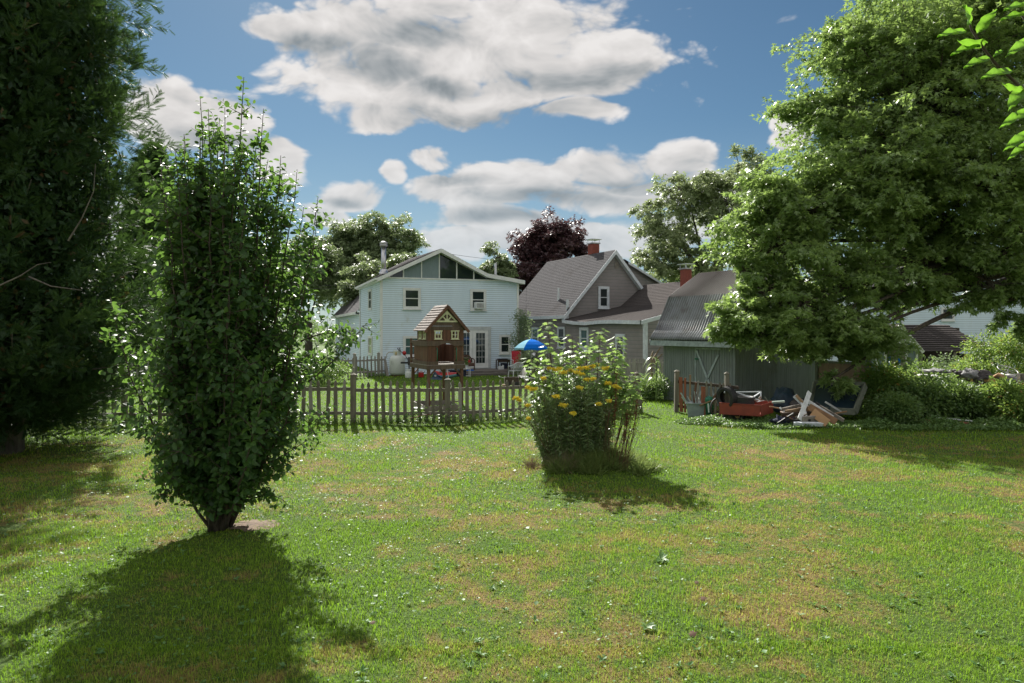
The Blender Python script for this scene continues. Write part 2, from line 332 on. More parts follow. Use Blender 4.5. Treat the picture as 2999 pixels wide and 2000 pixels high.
def in_lobes(lobes, n, hollow=.75, seed=0, thr=-.22, nsc=.55):
    """lobes: (cx,cy,cz,rx,ry,rz[,weight])"""
    w = np.array([(l[3]*l[4]*l[5])**(2/3)*(l[6] if len(l) > 6 else 1) for l in lobes]); w /= w.sum(); out = []; ids = []
    while len(out) < n:
        i = rng.choice(len(lobes), p=w); l = lobes[i]; d = rng.normal(size=3); d /= np.linalg.norm(d)
        r = rng.random()**(1/3); r = 1-(1-r)*hollow; p = np.array(l[:3])+d*r*np.array(l[3:6])
        if p[2] < .15: continue
        if mnoise.noise(Vector(p*nsc+seed*7.3)) < thr: continue
        out.append(np.concatenate([p, d])); ids.append(i)
    a = np.array(out); return a[:,:3], a[:,3:], np.array(ids)
def sublobes(lobes, k=13):
    out = []; par = []
    for i, l in enumerate(lobes):
        w = l[6] if len(l) > 6 else 1; c = np.array(l[:3]); r = np.array(l[3:6]); out.append((*c, *(r*.62), w*.55)); par.append(i)
        for j in range(k):
            d = rng.normal(size=3); d[2] = d[2]*.8+.12; d /= np.linalg.norm(d); f = rng.uniform(.14,.42); q = c+d*r*(1.10-f*.62); rr = r*f; m_ = rr.mean(); rr = rr*.5+m_*.5; rr[2] *= .75
            if q[2]-rr[2] < .2: continue
            out.append((*q, *rr, w)); par.append(i)
    return out, np.array(par)
def canopy(name, lobes, ncl, nleaf, size, mat, parent, tmpl='tri', spread=.32, droop=.25, seed=0, hollow=.75, thr=-.22, nsc=.55, flat=.55, kind=None, wr=.9):
    SLb, par = sublobes(lobes); C, Dr, ids = in_lobes(SLb, ncl, hollow, seed, thr, nsc); ids = par[ids]
    P = np.repeat(C, nleaf, 0); O = np.repeat(Dr, nleaf, 0); n = len(P); of = rng.normal(size=(n,3))*spread; of[:,2] *= flat
    of += O*spread*.5*rng.random((n,1)); of[:,2] -= droop*spread*(of[:,0]**2+of[:,1]**2)/spread**2*.35
    D = of+O*.15+rdir(n)*spread*.6; D[:,2] -= droop*spread*1.2
    N = np.array([0,0,.55])+rdir(n)*1.0+O*.45
    o = leaves(name, P+of, D, N, size*rng.uniform(.65,1.2,n), size*wr*rng.uniform(.7,1.1,n), tmpl, mat, parent, kind=kind)
    return o, C, ids
def boughs(name, lobes, nb, ntw, nlf, size, mat, parent, tmpl='tri', seed=0, reach=.75, twig=.34, droop=.22, wr=.9, lift=.12, org=None):
    w = np.array([(l[3]*l[4]*l[5])**(2/3)*(l[6] if len(l) > 6 else 1) for l in lobes]); w /= w.sum(); ids = rng.choice(len(lobes), nb, p=w)
    Lb = np.array([l[:6] for l in lobes])[ids]; C = Lb[:,:3]; Rr = Lb[:,3:6]
    d = rdir(nb); d[:,2] = d[:,2]*.9+.1; d = unit(d)
    A = C+d*Rr*rng.uniform(.05,.35,(nb,1))+rdir(nb)*Rr*.2; E = C+d*Rr*(.62+.72*rng.random((nb,1))**1.4)+rdir(nb)*Rr*.12
    ln = np.linalg.norm(E-A, axis=1, keepdims=True); Mid = (A+E)/2; Mid[:,2:] += ln*lift; E[:,2:] -= ln*droop*.6
    ok = E[:,2] > .6; A = A[ok]; E = E[ok]; Mid = Mid[ok]; ids = ids[ok]; ln = ln[ok]; nb = len(A)
    t = np.linspace(1-reach, 1, ntw)[None,:,None]+rng.uniform(-.02,.02,(nb,ntw,1)); t = np.clip(t, 0, 1)
    Bp = (1-t)**2*A[:,None]+2*t*(1-t)*Mid[:,None]+t*t*E[:,None]; Tg = unit((2*(1-t)*(Mid-A)[:,None]+2*t*(E-Mid)[:,None]).reshape(-1,3)).reshape(nb,ntw,3)
    up = np.array([0,0,1.])+rng.normal(size=(nb,1,3))*.35; Sd = unit(np.cross(Tg, np.broadcast_to(up, Tg.shape)).reshape(-1,3)).reshape(nb,ntw,3)
    sg = np.where(np.arange(ntw)%2 == 0, 1., -1.)[None,:,None]; td = unit((Sd*sg+Tg*.75+rng.normal(size=Tg.shape)*.35).reshape(-1,3)).reshape(nb,ntw,3)
    tl = twig*ln[:,:,None]*(1.15-.75*t)*rng.uniform(.5,1.25,(nb,ntw,1))+size*.8
    q = np.linspace(.12,1.0,nlf)[None,None,:,None]+rng.uniform(-.04,.04,(nb,ntw,nlf,1)); P = Bp[:,:,None]+td[:,:,None]*tl[:,:,None]*q
    P[...,2:] -= droop*tl[:,:,None]*q*q; s2 = rng.choice([-1.,1.], (nb,ntw,nlf,1)); lat = unit(np.cross(td, [0,0,1.]).reshape(-1,3)).reshape(nb,ntw,1,3)
    D = lat*s2*.8+td[:,:,None]*.7+rng.normal(size=P.shape)*.35; D[...,2] -= .45; P = P+D*size*.15+rng.normal(size=P.shape)*size*.25
    N = np.array([0,0,.8])+rng.normal(size=P.shape)*.55
    P = P.reshape(-1,3); D = D.reshape(-1,3); N = N.reshape(-1,3); n = len(P); rv = np.clip(np.repeat(rng.random(nb), ntw*nlf)*.5+rng.random(n)*.5, 0, 1)
    o = leaves(name, P, D, N, size*rng.uniform(.6,1.25,n), size*wr*rng.uniform(.7,1.1,n), tmpl, mat, parent, rnd=rv)
    return o, A, Mid, E, ids
def bez(p0, p1, p2, n=7):
    return [p0.lerp(p1, t).lerp(p1.lerp(p2, t), t) for t in [i/(n-1) for i in range(n)]]
def tree(name, base, h, r, lobes, ncl, nleaf, size, leafm, label, cat='tree', group=None, bark='bark', tmpl='tri', spread=.35, seed=0,
         forks=1.0, nbr=16, lean=(0,0), stems=1, fork_h=.3, **kw):
    T = thing(name, base, label, cat, group); base = Vector(base); mb = MB(); top = base+Vector((lean[0],lean[1],h*fork_h))
    nbg = max(30, int(ncl*nleaf/170)); cen, A, Md, E, ids = boughs('crown', lobes, nbg, 13, 13, size, leafm, T, tmpl, seed)
    mb.tube([base-Vector((0,0,.1)), base+Vector((0,0,.25)), base.lerp(top,.5), top], [r*1.35, r*1.05, r*.92, r*.85], 9)
    for i, l in enumerate(lobes):
        c = Vector(l[:3]); st = base.lerp(top, random.uniform(.75,1)); mid = st.lerp(c, .45)+Vector((0,0,abs((c-st).length)*.12))
        rr = r*.34; L1 = bez(st, mid, c, 8); mb.tube(L1, [rr*(1-.75*k/7) for k in range(8)], 6)
        for k in np.nonzero(ids == i)[0]:
            a = Vector(A[k]); m_ = Vector(Md[k]); e_ = Vector(E[k]); b_ = size*.10+.004; mb.tube([c, a, a.lerp(m_,.6), m_.lerp(e_,.5)], [b_*1.6, b_, b_*.7, b_*.25], 4)
    mb.build('trunk', bark, T, smooth=True); return T
# ------------------------------------------------------------------ camera, sun, sky
cam = bpy.data.cameras.new('camera'); co = bpy.data.objects.new('camera', cam); COL.objects.link(co); sc.camera = co
cam.sensor_width = 36; cam.lens = 36*F/2999; cam.shift_x = 0; cam.shift_y = -(1000-HY)/2999; cam.clip_end = 3000; cam.clip_start = .1
co.location = (0,0,CH); co.rotation_euler = (math.pi/2,0,0)
SUN_EL, SUN_AZ = 38, -15
sd = Vector((math.sin(R(SUN_AZ))*math.cos(R(SUN_EL)), math.cos(R(SUN_AZ))*math.cos(R(SUN_EL)), math.sin(R(SUN_EL))))
sl = bpy.data.lights.new('sun','SUN'); sl.energy = 5.0; sl.angle = R(.55); sl.color = (1,.96,.88)
so = bpy.data.objects.new('sun', sl); COL.objects.link(so); so.rotation_euler = sd.to_track_quat('Z','Y').to_euler(); so.location = (-10,30,40)
vs = sc.view_settings; vs.view_transform = 'Standard'; vs.look = 'None'; vs.gamma = 1; vs.exposure = 1.14; vs.use_curve_mapping = False

w = bpy.data.worlds.new('World'); sc.world = w; w.use_nodes = True; nt = w.node_tree; nt.nodes.clear()
wo = N_(nt,'ShaderNodeOutputWorld'); bg = N_(nt,'ShaderNodeBackground'); nt.links.new(bg.outputs[0], wo.inputs[0]); bg.inputs[1].default_value = .15
sk = N_(nt,'ShaderNodeTexSky'); sk.sky_type = 'NISHITA'; sk.sun_disc = False; sk.sun_elevation = R(SUN_EL); sk.sun_rotation = R(SUN_AZ)
sk.air_density = 1.0; sk.dust_density = .25; sk.ozone_density = 2.5; sk.altitude = 0
tc = N_(nt,'ShaderNodeTexCoord'); sp = N_(nt,'ShaderNodeSeparateXYZ'); nt.links.new(tc.outputs['Generated'], sp.inputs[0])
az = mathn(nt,'ARCTAN2', sp.outputs[0], sp.outputs[1]); el = mathn(nt,'ARCSINE', sp.outputs[2])
def cmb(a, b, c=0.0):
    n = N_(nt,'ShaderNodeCombineXYZ')
    for i, v in enumerate((a,b,c)):
        if isinstance(v,(int,float)): n.inputs[i].default_value = v
        else: nt.links.new(v, n.inputs[i])
    return n.outputs[0]
def vm(op, a, b):
    n = N_(nt,'ShaderNodeVectorMath'); n.operation = op; nt.links.new(a, n.inputs[0])
    if b is not None:
        if isinstance(b, tuple): n.inputs[1].default_value = b
        else: nt.links.new(b, n.inputs[1])
    return n.outputs['Value'] if op in ('LENGTH',) else n.outputs[0]
ae = cmb(az, el)
def blob(px, py, rx, ry, vec=None):
    X = (px-CX)/F; Z = (HY-py)/F; a = math.atan2(X,1); e = math.asin(Z/math.sqrt(X*X+1+Z*Z)); k = 1+X*X
    v = vm('SUBTRACT', vec or ae, (a, e, 0)); v = vm('MULTIPLY', v, (F*k/rx, F*(1+Z*Z)/ry, 1)); return mathn(nt,'SUBTRACT', 1.0, vm('LENGTH', v, None))
def maxs(l):
    o = l[0]
    for x in l[1:]: o = mathn(nt,'MAXIMUM', o, x)
    return o
# where the cumulus stand in the sky
CL = [(1380,100,610,150),(800,60,150,45),(1050,210,270,130),(1650,180,400,150),(1250,270,330,95),(1560,270,330,60),(1700,340,130,35),(1130,335,130,50),(930,90,230,85),
      (500,330,180,110),(640,360,170,110),(830,470,80,70),(1020,560,110,42),(1140,505,42,38),(1270,470,95,40),(1480,510,220,62),(1750,495,200,55),(1960,480,170,60),
      (1330,560,160,60),(1560,560,330,60),(1450,640,220,45),(1900,560,240,60),(950,625,80,45),(2350,400,70,55),(2320,340,50,40),(1700,700,420,55),(1350,700,160,50),(2100,640,260,60),(300,700,400,120),(-300,250,500,160),(3300,300,500,200),(1000,-500,900,200),(2300,-700,700,250)]
sc1 = cmb(mathn(nt,'MULTIPLY', az, 1.0), mathn(nt,'MULTIPLY', el, 1.7), .3)
nz = noise(nt, 9.0, 6, .58, sc1, 0)
nzb = noise(nt, 26.0, 6, .6, sc1, .2)
up = vm('ADD', sc1, (.012,.022,0)); nz2 = noise(nt, 9.0, 4, .5, up, .1); nz1 = noise(nt, 9.0, 2, .5, sc1, 0)
warp = N_(nt,'ShaderNodeTexNoise'); warp.inputs['Scale'].default_value = 5; warp.inputs['Detail'].default_value = 2; nt.links.new(sc1, warp.inputs['Vector'])
wv = vm('MULTIPLY', vm('SUBTRACT', warp.outputs['Color'], (.5,.5,.5)), (.09,.065,0)); aw = vm('ADD', ae, wv)
base = maxs([blob(*c, vec=aw) for c in CL])
# scattered unseen cumulus added over the rest of the sky for fill light
fill_clouds = mathn(nt,'MULTIPLY', mathn(nt,'SUBTRACT', noise(nt, 2.2, 2, .5, tc.outputs['Generated']), .40), 3.0)
outm = ramp(nt, mathn(nt,'ABSOLUTE', az), .85, 1.2); outz = ramp(nt, el, .62, .85)
fill_clouds = mathn(nt,'SUBTRACT', fill_clouds, mathn(nt,'MULTIPLY', mathn(nt,'SUBTRACT', 1.0, mathn(nt,'MAXIMUM', outm, outz)), 5.0))
base = mathn(nt,'MAXIMUM', base, fill_clouds)
def puffs(vec):
    n = N_(nt,'ShaderNodeTexVoronoi', feature='F1', voronoi_dimensions='2D'); n.inputs['Scale'].default_value = 10
    n.inputs['Detail'].default_value = 3.0; n.inputs['Roughness'].default_value = .55; n.inputs['Lacunarity'].default_value = 2.1; n.normalize = True
    nt.links.new(vec, n.inputs['Vector']); return n.outputs['Distance']
sw1 = vm('ADD', sc1, vm('MULTIPLY', vm('SUBTRACT', warp.outputs['Color'], (.5,.5,.5)), (.16,.12,0)))
pf1 = puffs(sw1); pf2 = puffs(vm('ADD', sw1, (-.008,.03,0)))
dens = mathn(nt,'ADD', mathn(nt,'MULTIPLY', mathn(nt,'MINIMUM', base, .45), 1.15), mathn(nt,'ADD', mathn(nt,'MULTIPLY', mathn(nt,'SUBTRACT', .31, pf1), 1.7), mathn(nt,'MULTIPLY', mathn(nt,'SUBTRACT', nz, .5), 1.15)))
alpha = ramp(nt, dens, -.04, .34)
lit = mathn(nt,'MULTIPLY', mathn(nt,'SUBTRACT', pf2, pf1), 1.5)
thick = ramp(nt, dens, .25, .9)
DK = [(1700,240,270,62),(1420,350,360,50),(1100,190,170,60),(1230,110,200,60),(1650,580,320,34),(1330,530,140,30),(1520,640,240,26),(1850,530,180,32),(1280,250,130,34),(900,120,160,40),(1000,575,80,20),(640,430,160,40)]
dk = ramp(nt, mathn(nt,'ADD', maxs([blob(*c, vec=aw) for c in DK]), mathn(nt,'MULTIPLY', mathn(nt,'SUBTRACT', nz1, .5), .6)), -.35, .85)
sh = mathn(nt,'SUBTRACT', mathn(nt,'ADD', .98, mathn(nt,'ADD', mathn(nt,'MULTIPLY', lit, .55), mathn(nt,'MULTIPLY', mathn(nt,'SUBTRACT', nz1, .5), .25))), mathn(nt,'ADD', mathn(nt,'MULTIPLY', thick, .08), mathn(nt,'MULTIPLY', dk, .42)))
sh = mathn(nt,'MAXIMUM', mathn(nt,'MINIMUM', sh, 1.08), .34)
CLB = 2.35
cc = N_(nt,'ShaderNodeMix'); cc.data_type = 'RGBA'; nt.links.new(ramp(nt, sh, .25, .95), cc.inputs[0]); cc.inputs[6].default_value = (.72*CLB,.84*CLB,.92*CLB,1); cc.inputs[7].default_value = (1.0*CLB,.97*CLB,.95*CLB,1)
cl = N_(nt,'ShaderNodeVectorMath', operation='SCALE'); nt.links.new(cc.outputs[2], cl.inputs[0]); nt.links.new(mathn(nt,'MULTIPLY', sh, mathn(nt,'ADD', 1.0, mathn(nt,'MULTIPLY', mathn(nt,'MAXIMUM', outm, outz), .25))), cl.inputs['Scale'])  # clouds out of view are brightened to lift the ambient light
skc = N_(nt,'ShaderNodeMix', data_type='RGBA', blend_type='MULTIPLY'); skc.inputs[0].default_value = 1; nt.links.new(sk.outputs[0], skc.inputs[6]); skc.inputs[7].default_value = (.145,.185,.190,1)
fin = mixc(nt, alpha, skc.outputs[2], cl.outputs[0]); 
# thin pale veil low over the horizon
veil = mathn(nt,'MULTIPLY', mathn(nt,'SUBTRACT', 1.0, ramp(nt, el, .02, .30)), mathn(nt,'ADD', .34, mathn(nt,'MULTIPLY', nz, .5)))
fin = mixc(nt, veil, fin, (.60*CLB,.74*CLB,.84*CLB)); nt.links.new(fin, bg.inputs[0])

# ------------------------------------------------------------------ ground
def axis(a, b, s, far, g=1.35):
    xs = list(np.arange(a, b+1e-6, s)); st = s; x = b
    while x < far: st *= g; x += st; xs.append(x)
    st = s; x = a
    while x > -far: st *= g; x -= st; xs.insert(0, x)
    return np.array(xs)
gx = axis(-12, 14, .16, 1500); gy = axis(2.5, 24, .16, 1500)
XX, YY = np.meshgrid(gx, gy); ZZ = gz(XX, YY); V = np.stack([XX.ravel(), YY.ravel(), ZZ.ravel()], 1)
nx, ny = len(gx), len(gy); ii = (np.arange(ny-1)[:,None]*nx+np.arange(nx-1)[None]).ravel()
go = npmesh('ground', V, [np.stack([ii, ii+1, ii+nx+1, ii+nx], 1)], 'ground_mat', kind='structure')
for f in go.data.polygons: f.use_smooth = True
rd = MB(); rd.box(-70,-11.5,37.5,43.5,-.3,.03); rd.build('road', 'road', kind='structure')

def blades(n, x0, x1, y0, y1, h0, h1, wd, keep=None):
    X = rng.uniform(x0, x1, n); Y = rng.uniform(y0, y1, n)
    k = np.abs(X)/Y < .86
    if keep is not None: k &= keep(X, Y)
    X = X[k]; Y = Y[k]; n = len(X)
    h = rng.uniform(h0, h1, n)*(.62+.5*np.clip(.5+.5*np.sin(X*1.9+2*np.sin(Y*1.3))*np.sin(Y*1.7+1), 0, 1)); a = rng.uniform(0, 2*np.pi, n); t = rng.uniform(.1, .9, n)
    dx = np.cos(a); dy = np.sin(a); Z = gz(X, Y)-.005; w_ = wd*rng.uniform(.6,1.3,n)
    P = np.stack([X, Y, Z], 1); S = np.stack([-dy, dx, np.zeros(n)], 1)*w_[:,None]; Dv = np.stack([dx, dy, np.zeros(n)], 1)
    m1 = P+Dv*(h*t*.25)[:,None]+np.array([0,0,1])*(h*.55)[:,None]; tp = P+Dv*(h*t)[:,None]+np.array([0,0,1])*(h*(1-.35*t))[:,None]
    V = np.stack([P-S, P+S, m1-S*.7, m1+S*.7, tp], 1).reshape(-1,3); b = (np.arange(n)*5)[:,None]
    return V, b+np.array([[0,1,3,2]]), b+np.array([[2,3,4]]), np.repeat(rng.random(n), 5)
def merge_grass(name, sets, label):
    Vs=[];Q=[];T=[];Rn=[];o=0
    for V,q,t,r in sets: Vs.append(V);Q.append(q+o);T.append(t+o);Rn.append(r);o+=len(V)
    g = npmesh(name, np.concatenate(Vs), [np.concatenate(Q), np.concatenate(T)], 'grass_blade', rnd=np.concatenate(Rn)); tag(g, label, 'grass', kind='stuff')
def shedkeep(X, Y):
    r = np.ones(len(X), bool)
    return r
merge_grass('lawn_grass', [blades(70000,-3.6,3.9,3.3,5.2,.025,.06,.0024), blades(120000,-6,6,5.0,8.5,.025,.065,.003), blades(110000,-11,12,8.5,13,.03,.07,.0045),
    blades(90000,-15,16,13,20,.03,.08,.007), blades(70000,-22,20,20,32,.04,.09,.012), blades(26000,-30,8,32,48,.05,.11,.02),
    blades(16000,-9,10,3.3,13,.07,.13,.0038, lambda X,Y: np.sin(X*1.3+1.1)*np.sin(Y*1.9+.4)+.4*np.sin(X*4.1)*np.sin(Y*3.3)>.45)],
    'mown green lawn grass with dry tan patches')
# clover, plantain and other broad leaves lying in the turf
n = 26000; Y = 3.4+rng.random(n)**.75*13; X = rng.uniform(-1,1,n)*Y*.84
kk = (np.sin(X*1.7+.5*np.sin(Y*2.1))*np.sin(Y*1.4+.8)+.6*rng.normal(size=n)) > -.1; X = X[kk]; Y = Y[kk]; n = len(X)
Pn = np.stack([X, Y, gz(X,Y)+rng.uniform(.012,.045,n)], 1); Dn = rdir(n); Dn[:,2] *= .35
sz = rng.uniform(.012,.026,n)*(1+Y*.035)*np.where(rng.random(n) > .95, 1.9, 1)
o = leaves('clover_patches', Pn, Dn, np.array([0,0,1.])+rdir(n)*.45, sz, sz*.85, 'diamond', 'clover_leaf'); tag(o, 'small round clover and plantain leaves scattered through the lawn', 'clover', kind='stuff')
def plant_rosette(x, y, r, n, label, name='broadleaf_weed', mat='weed_leaf', up=.5):
    a = rng.uniform(0, 6.28, n); P = np.tile([x, y, float(gz(np.array(x),np.array(y)))+.02], (n,1)); D = np.stack([np.cos(a), np.sin(a), rng.uniform(.1,up,n)], 1)
    o = leaves(name, P, D, np.array([0,0,1.])+rdir(n)*.3, r*rng.uniform(.7,1.1,n), r*.5, 'oval', mat); tag(o, label, 'weed'); return o
for k in range(1):
    nr2 = 330; Yr = 3.5+rng.random(nr2)**1.2*8; Xr = rng.uniform(-.8,.8,nr2)*Yr; Pr = np.repeat(np.stack([Xr,Yr,gz(Xr,Yr)+.012],1), 7, 0); ar = rng.uniform(0,6.283,len(Pr)); Dr_ = np.stack([np.cos(ar),np.sin(ar),rng.uniform(.1,.9,len(Pr))],1)
    Lr = rng.uniform(.025,.055,len(Pr)); tag(leaves('plantain_weeds', Pr, Dr_, np.array([0,0,1.])+rdir(len(Pr))*.3, Lr, Lr*.5, 'oval', 'clover_leaf'), 'small plantain and dandelion rosettes dotted through the near lawn', 'weeds', kind='stuff')
p = G(1935,1645); plant_rosette(p.x, p.y, .13, 9, 'pale broad-leaved weed standing alone in the open foreground lawn')
p = G(1895,1845); plant_rosette(p.x, p.y, .08, 8, 'low dark dock rosette near the bottom of the lawn')
def deadleaf(x, y, s, label):
    p = G(x, y); P = np.array([[p.x, p.y, .055]]); o = leaves('fallen_leaf', P, np.array([[1,.3,.25]]), np.array([[.2,-.3,.8]]), s*.62, s*.5, 'maple', 'dead_leaf'); tag(o, label, 'leaf', 'brown leaves fallen on the lawn')
for x, y, s, l in ((1532,1503,.09,'curled brown leaf on the grass below the goldenrod clump'),(2035,1725,.09,'small brown leaf on the lawn right of the pale weed'),(2052,1775,.12,'large brown leaf on a bare dry patch of lawn'),
                   (2020,1880,.12,'brown leaf beside the lowest bare patch near the photo bottom'),(1085,1845,.08,'brown leaf on the lawn below the end of the apple tree shadow'),(175,1625,.08,'brown leaf on sunlit grass at the far left')): deadleaf(x, y, s, l)

# ------------------------------------------------------------------ houses
def window(fr, root, v, u0, u1, z0, z1, trim=.09, mat='white_trim', glass='glass', split=.5, axis='v', sill=True, n=-1, name='window', depth=.05):
    """window on plane v (axis 'v') or plane u (axis 'u'); n = side it faces"""
    def bx(mb, a0, a1, d0, d1, b0, b1):
        d0, d1 = sorted((v+n*d0, v+n*d1))
        (mb.box(a0, a1, d0, d1, b0, b1) if axis == 'v' else mb.box(d0, d1, a0, a1, b0, b1))
    f = MB(fr); t = trim
    bx(f, u0-t, u0, 0, depth, z0-t, z1+t); bx(f, u1, u1+t, 0, depth, z0-t, z1+t); bx(f, u0, u1, 0, depth, z1, z1+t); bx(f, u0, u1, 0, depth, z0-t, z0)
    s = .028; bx(f, u0, u0+s, .0, depth-.012, z0, z1); bx(f, u1-s, u1, .0, depth-.012, z0, z1); bx(f, u0+s, u1-s, .0, depth-.012, z1-s, z1); bx(f, u0+s, u1-s, .0, depth-.012, z0, z0+s)
    if split: zm = z0+(z1-z0)*split; bx(f, u0+s, u1-s, 0, depth-.008, zm-.022, zm+.022)
    wo_ = f.build(name, mat, root)
    g = MB(fr); bx(g, u0+s, u1-s, .006, .016, z0+s, z1-s); g.build('pane', glass, wo_)
    if sill: b = MB(fr); bx(b, u0-t-.04, u1+t+.04, 0, depth+.05, z0-t-.04, z0-t+.003); b.build('sill', mat, wo_)
    return wo_
def wallpoly(fr, mb, pts, v, th=.12): mb.prism(pts, v, v+th)

# --- white house
H = Frame(-6.91, 36, 20); HW = 7.72
hr = thing('white_house', H.o, 'two-storey white clapboard house with a wall of gable windows and wooden deck door', 'house')
zt = H.pv(1280,814)[1]
zt = 5.12
f0 = -.38
prof = [H.pv(x, y, f0) for x, y in ((1105.5,812.8),(1293,727.6),(1428.4,800.5),(1537.8,821))]
w_ = MB(H); w_.lap((0,0,0),(HW,0,0),(HW,0,zt),(0,0,zt),.112,.022,-H.v); w_.lap((0,8,0),(0,0,0),(0,0,zt),(0,8,zt),.112,.022,-H.u)
# lap() works in frame coordinates: normals there are the frame axes
w_.V = []; w_.Fc = []
w_.lap((0,0,0),(HW,0,0),(HW,0,zt),(0,0,zt),.112,.024,(0,-1,0)); w_.lap((0,8,0),(0,0,0),(0,0,zt),(0,8,zt),.112,.024,(-1,0,0))
zk = prof[2][1]-.25
w_.prism([(HW-1.75,zt),(HW,zt),(HW,prof[3][1]-.2),(HW-1.75,prof[3][1]-.0)], -.005, .02)
w_.box(.02,HW-.02,.02,7.98,0,zt-.02); w_.box(HW-.001,HW+.02,.02,8,0,zt)
w_.lap((0,24,0),(0,8,0),(0,8,3.5),(0,24,3.5),.112,.024,(-1,0,0)); w_.box(.02,5,8.0,23.98,0,3.5)
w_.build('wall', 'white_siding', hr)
c_ = MB(H)
c_.box(-.035,.085,-.045,0,0,zt+.02); c_.box(-.045,-.001,-.044,.075,0,zt+.02); c_.build('corner_board', 'white_trim', hr)
c_ = MB(H); c_.box(HW-.085,HW+.035,-.045,0,0,zt+.02); c_.build('corner_board', 'white_trim', hr)
c_ = MB(H); c_.box(-.045,0,7.9,8.03,0,5.0); c_.build('corner_board', 'white_trim', hr)
c_ = MB(H); c_.box(.085,HW-.09,-.05,0,zt-.02,zt+.06); c_.build('belt_board', 'white_trim', hr)
# gable window wall
def rz(u):   # underside of the front rake
    for (a, b), (c, d) in zip(prof[:-1], prof[1:]):
        if a <= u <= c: return b+(d-b)*(u-a)/(c-a)
    return prof[0][1] if u < prof[0][0] else prof[-1][1]
gg = MB(H); U0 = H.pv(1141,811)[0]; U1 = H.pv(1431,817)[0]; mull = [H.pv(930+x/3.7317, 800)[0] for x in (940,1138,1332,1522,1708)]
edges = [U0]+mull+[U1]; peak = prof[1][0]
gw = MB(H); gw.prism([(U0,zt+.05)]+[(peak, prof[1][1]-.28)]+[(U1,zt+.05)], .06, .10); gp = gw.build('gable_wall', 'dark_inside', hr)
mm = MB(H)
for k, u in enumerate(mull): mm = MB(H); mm.box(u-.03, u+.03, -.035, .05, zt+.06, rz(u)-.22); mm.build('gable_mullion', 'white_trim', hr)
for k in range(6):
    a, b = edges[k], edges[k+1]; poly = [(a+.03,zt+.06),(b-.03,zt+.06)]
    if a < peak < b: poly += [(b-.03,rz(b)-.24),(peak,prof[1][1]-.24),(a+.03,rz(a)-.24)]
    else: poly += [(b-.03,max(zt+.07,rz(b-.03)-.24)),(a+.03,max(zt+.07,rz(a+.03)-.24))]
    g = MB(H); g.prism(poly, .0, .03); g.build('gable_panel' if k in (1,2) else 'gable_window', 'grey_board' if k in (1,2) else 'glass', hr)
# roof: front profile lofted to a rear profile that has sagged differently
rear = [(prof[0][0], prof[0][1]), (prof[1][0], prof[1][1]+.28), prof[2], prof[3]]
rf = MB(H); VB = 8.2
pf = [(u, f0, z) for u, z in prof]; pr = [(u, VB, z) for u, z in rear]
for i in range(3):
    nrm = Vector((-(prof[i+1][1]-prof[i][1]), 0, prof[i+1][0]-prof[i][0])).normalized()
    if i == 0: rf.lap(pr[0], pf[0], pf[1], pr[1], .16, .014, nrm)
    else: rf.lap(pf[i+1], pr[i+1], pr[i], pf[i], .16, .014, nrm)
rf.build('roof', 'roof_pale', hr)
fa = MB(H)
for i in range(3):
    a, b = prof[i], prof[i+1]; fa.prism([(a[0],a[1]-.004),(b[0],b[1]-.004),(b[0],b[1]-.21),(a[0],a[1]-.21)], f0-.03, f0+.0)
    fa.prism([(a[0],a[1]-.19),(b[0],b[1]-.19),(b[0],b[1]-.21),(a[0],a[1]-.21)], f0, .08)
fa.build('fascia', 'white_trim', hr)
gt = MB(H); a = prof[0]; gt.box(a[0]-.10, a[0], f0, 8.2, a[1]-.12, a[1]-.01); gt.box(a[0], 0.0, f0, 8.2, a[1]-.15, a[1]-.13); gt.build('gutter', 'white_trim', hr)
dp = MB(H); dp.tube([(-.06,7.9,a[1]-.15),(-.06,7.9,.1)], .035, 6); dp.build('downpipe', 'white_trim', hr)
# rear wing roof
wg = MB(H); wg.lap((-.3,24.3,3.5),(-.3,8.0,3.5),(3.1,8.0,7.0),(3.1,24.3,7.0),.16,.014,(-.7,0,.7)); wg.lap((6.5,8.0,3.5),(6.5,24.3,3.5),(3.1,24.3,7.0),(3.1,8.0,7.0),.16,.014,(.7,0,.7))
wg.build('wing_roof', 'roof_grey', hr)
wf = MB(H); wf.box(-.38,-.3,8,24.3,3.36,3.52); wf.box(-.3,0,8,24.3,3.36,3.39); wf.build('wing_fascia', 'white_trim', hr)
def hp(x0, y0, x1, y1, v=0): a = H.pv(x0, y0, v); b = H.pv(x1, y1, v); return a[0], b[0], min(a[1],b[1]), max(a[1],b[1])
u0,u1,z0,z1 = hp(1186.7,849,1226,899); window(H, hr, -.02, u0,u1,z0,z1, .12)
u0,u1,z0,z1 = hp(1383,853,1418,903); aw_ = window(H, hr, -.02, u0,u1,z0,z1, .12)
a = hp(1389,885,1416.5,904.5,-.1); ac = MB(H); ac.box(a[0],a[1],-.38,-.0,a[2],a[3]); aco = ac.build('air_conditioner', 'white_plastic', hr, bevel=.015)
ag = MB(H)
for k in range(7): zz = a[2]+.06+k*(a[3]-a[2]-.12)/7; ag.box(a[0]+.07,a[1]-.07,-.388,-.38,zz,zz+.03)
ag.build('grille', 'metal_dull', aco)
u0,u1,z0,z1 = hp(1187,990,1227,1039); window(H, hr, -.02, u0,u1,z0,z1, .12, glass='glass_green')
u0,u1,z0,z1 = hp(1467,985.6,1490,1031); window(H, hr, -.02, u0,u1,z0,z1, .10)
for (xa,ya,xb,yb) in ((1082.4,853.5,1090,902.5),(1082,989,1092,1036.5),(1029,961,1040,985.6),(1001,990,1009,1032)):
    va, za = H.pu(xa,ya,0); vb, zb = H.pu(xb,yb,0); window(H, hr, -.02, min(va,vb),max(va,vb),min(za,zb),max(za,zb), .10, axis='u', sill=False)
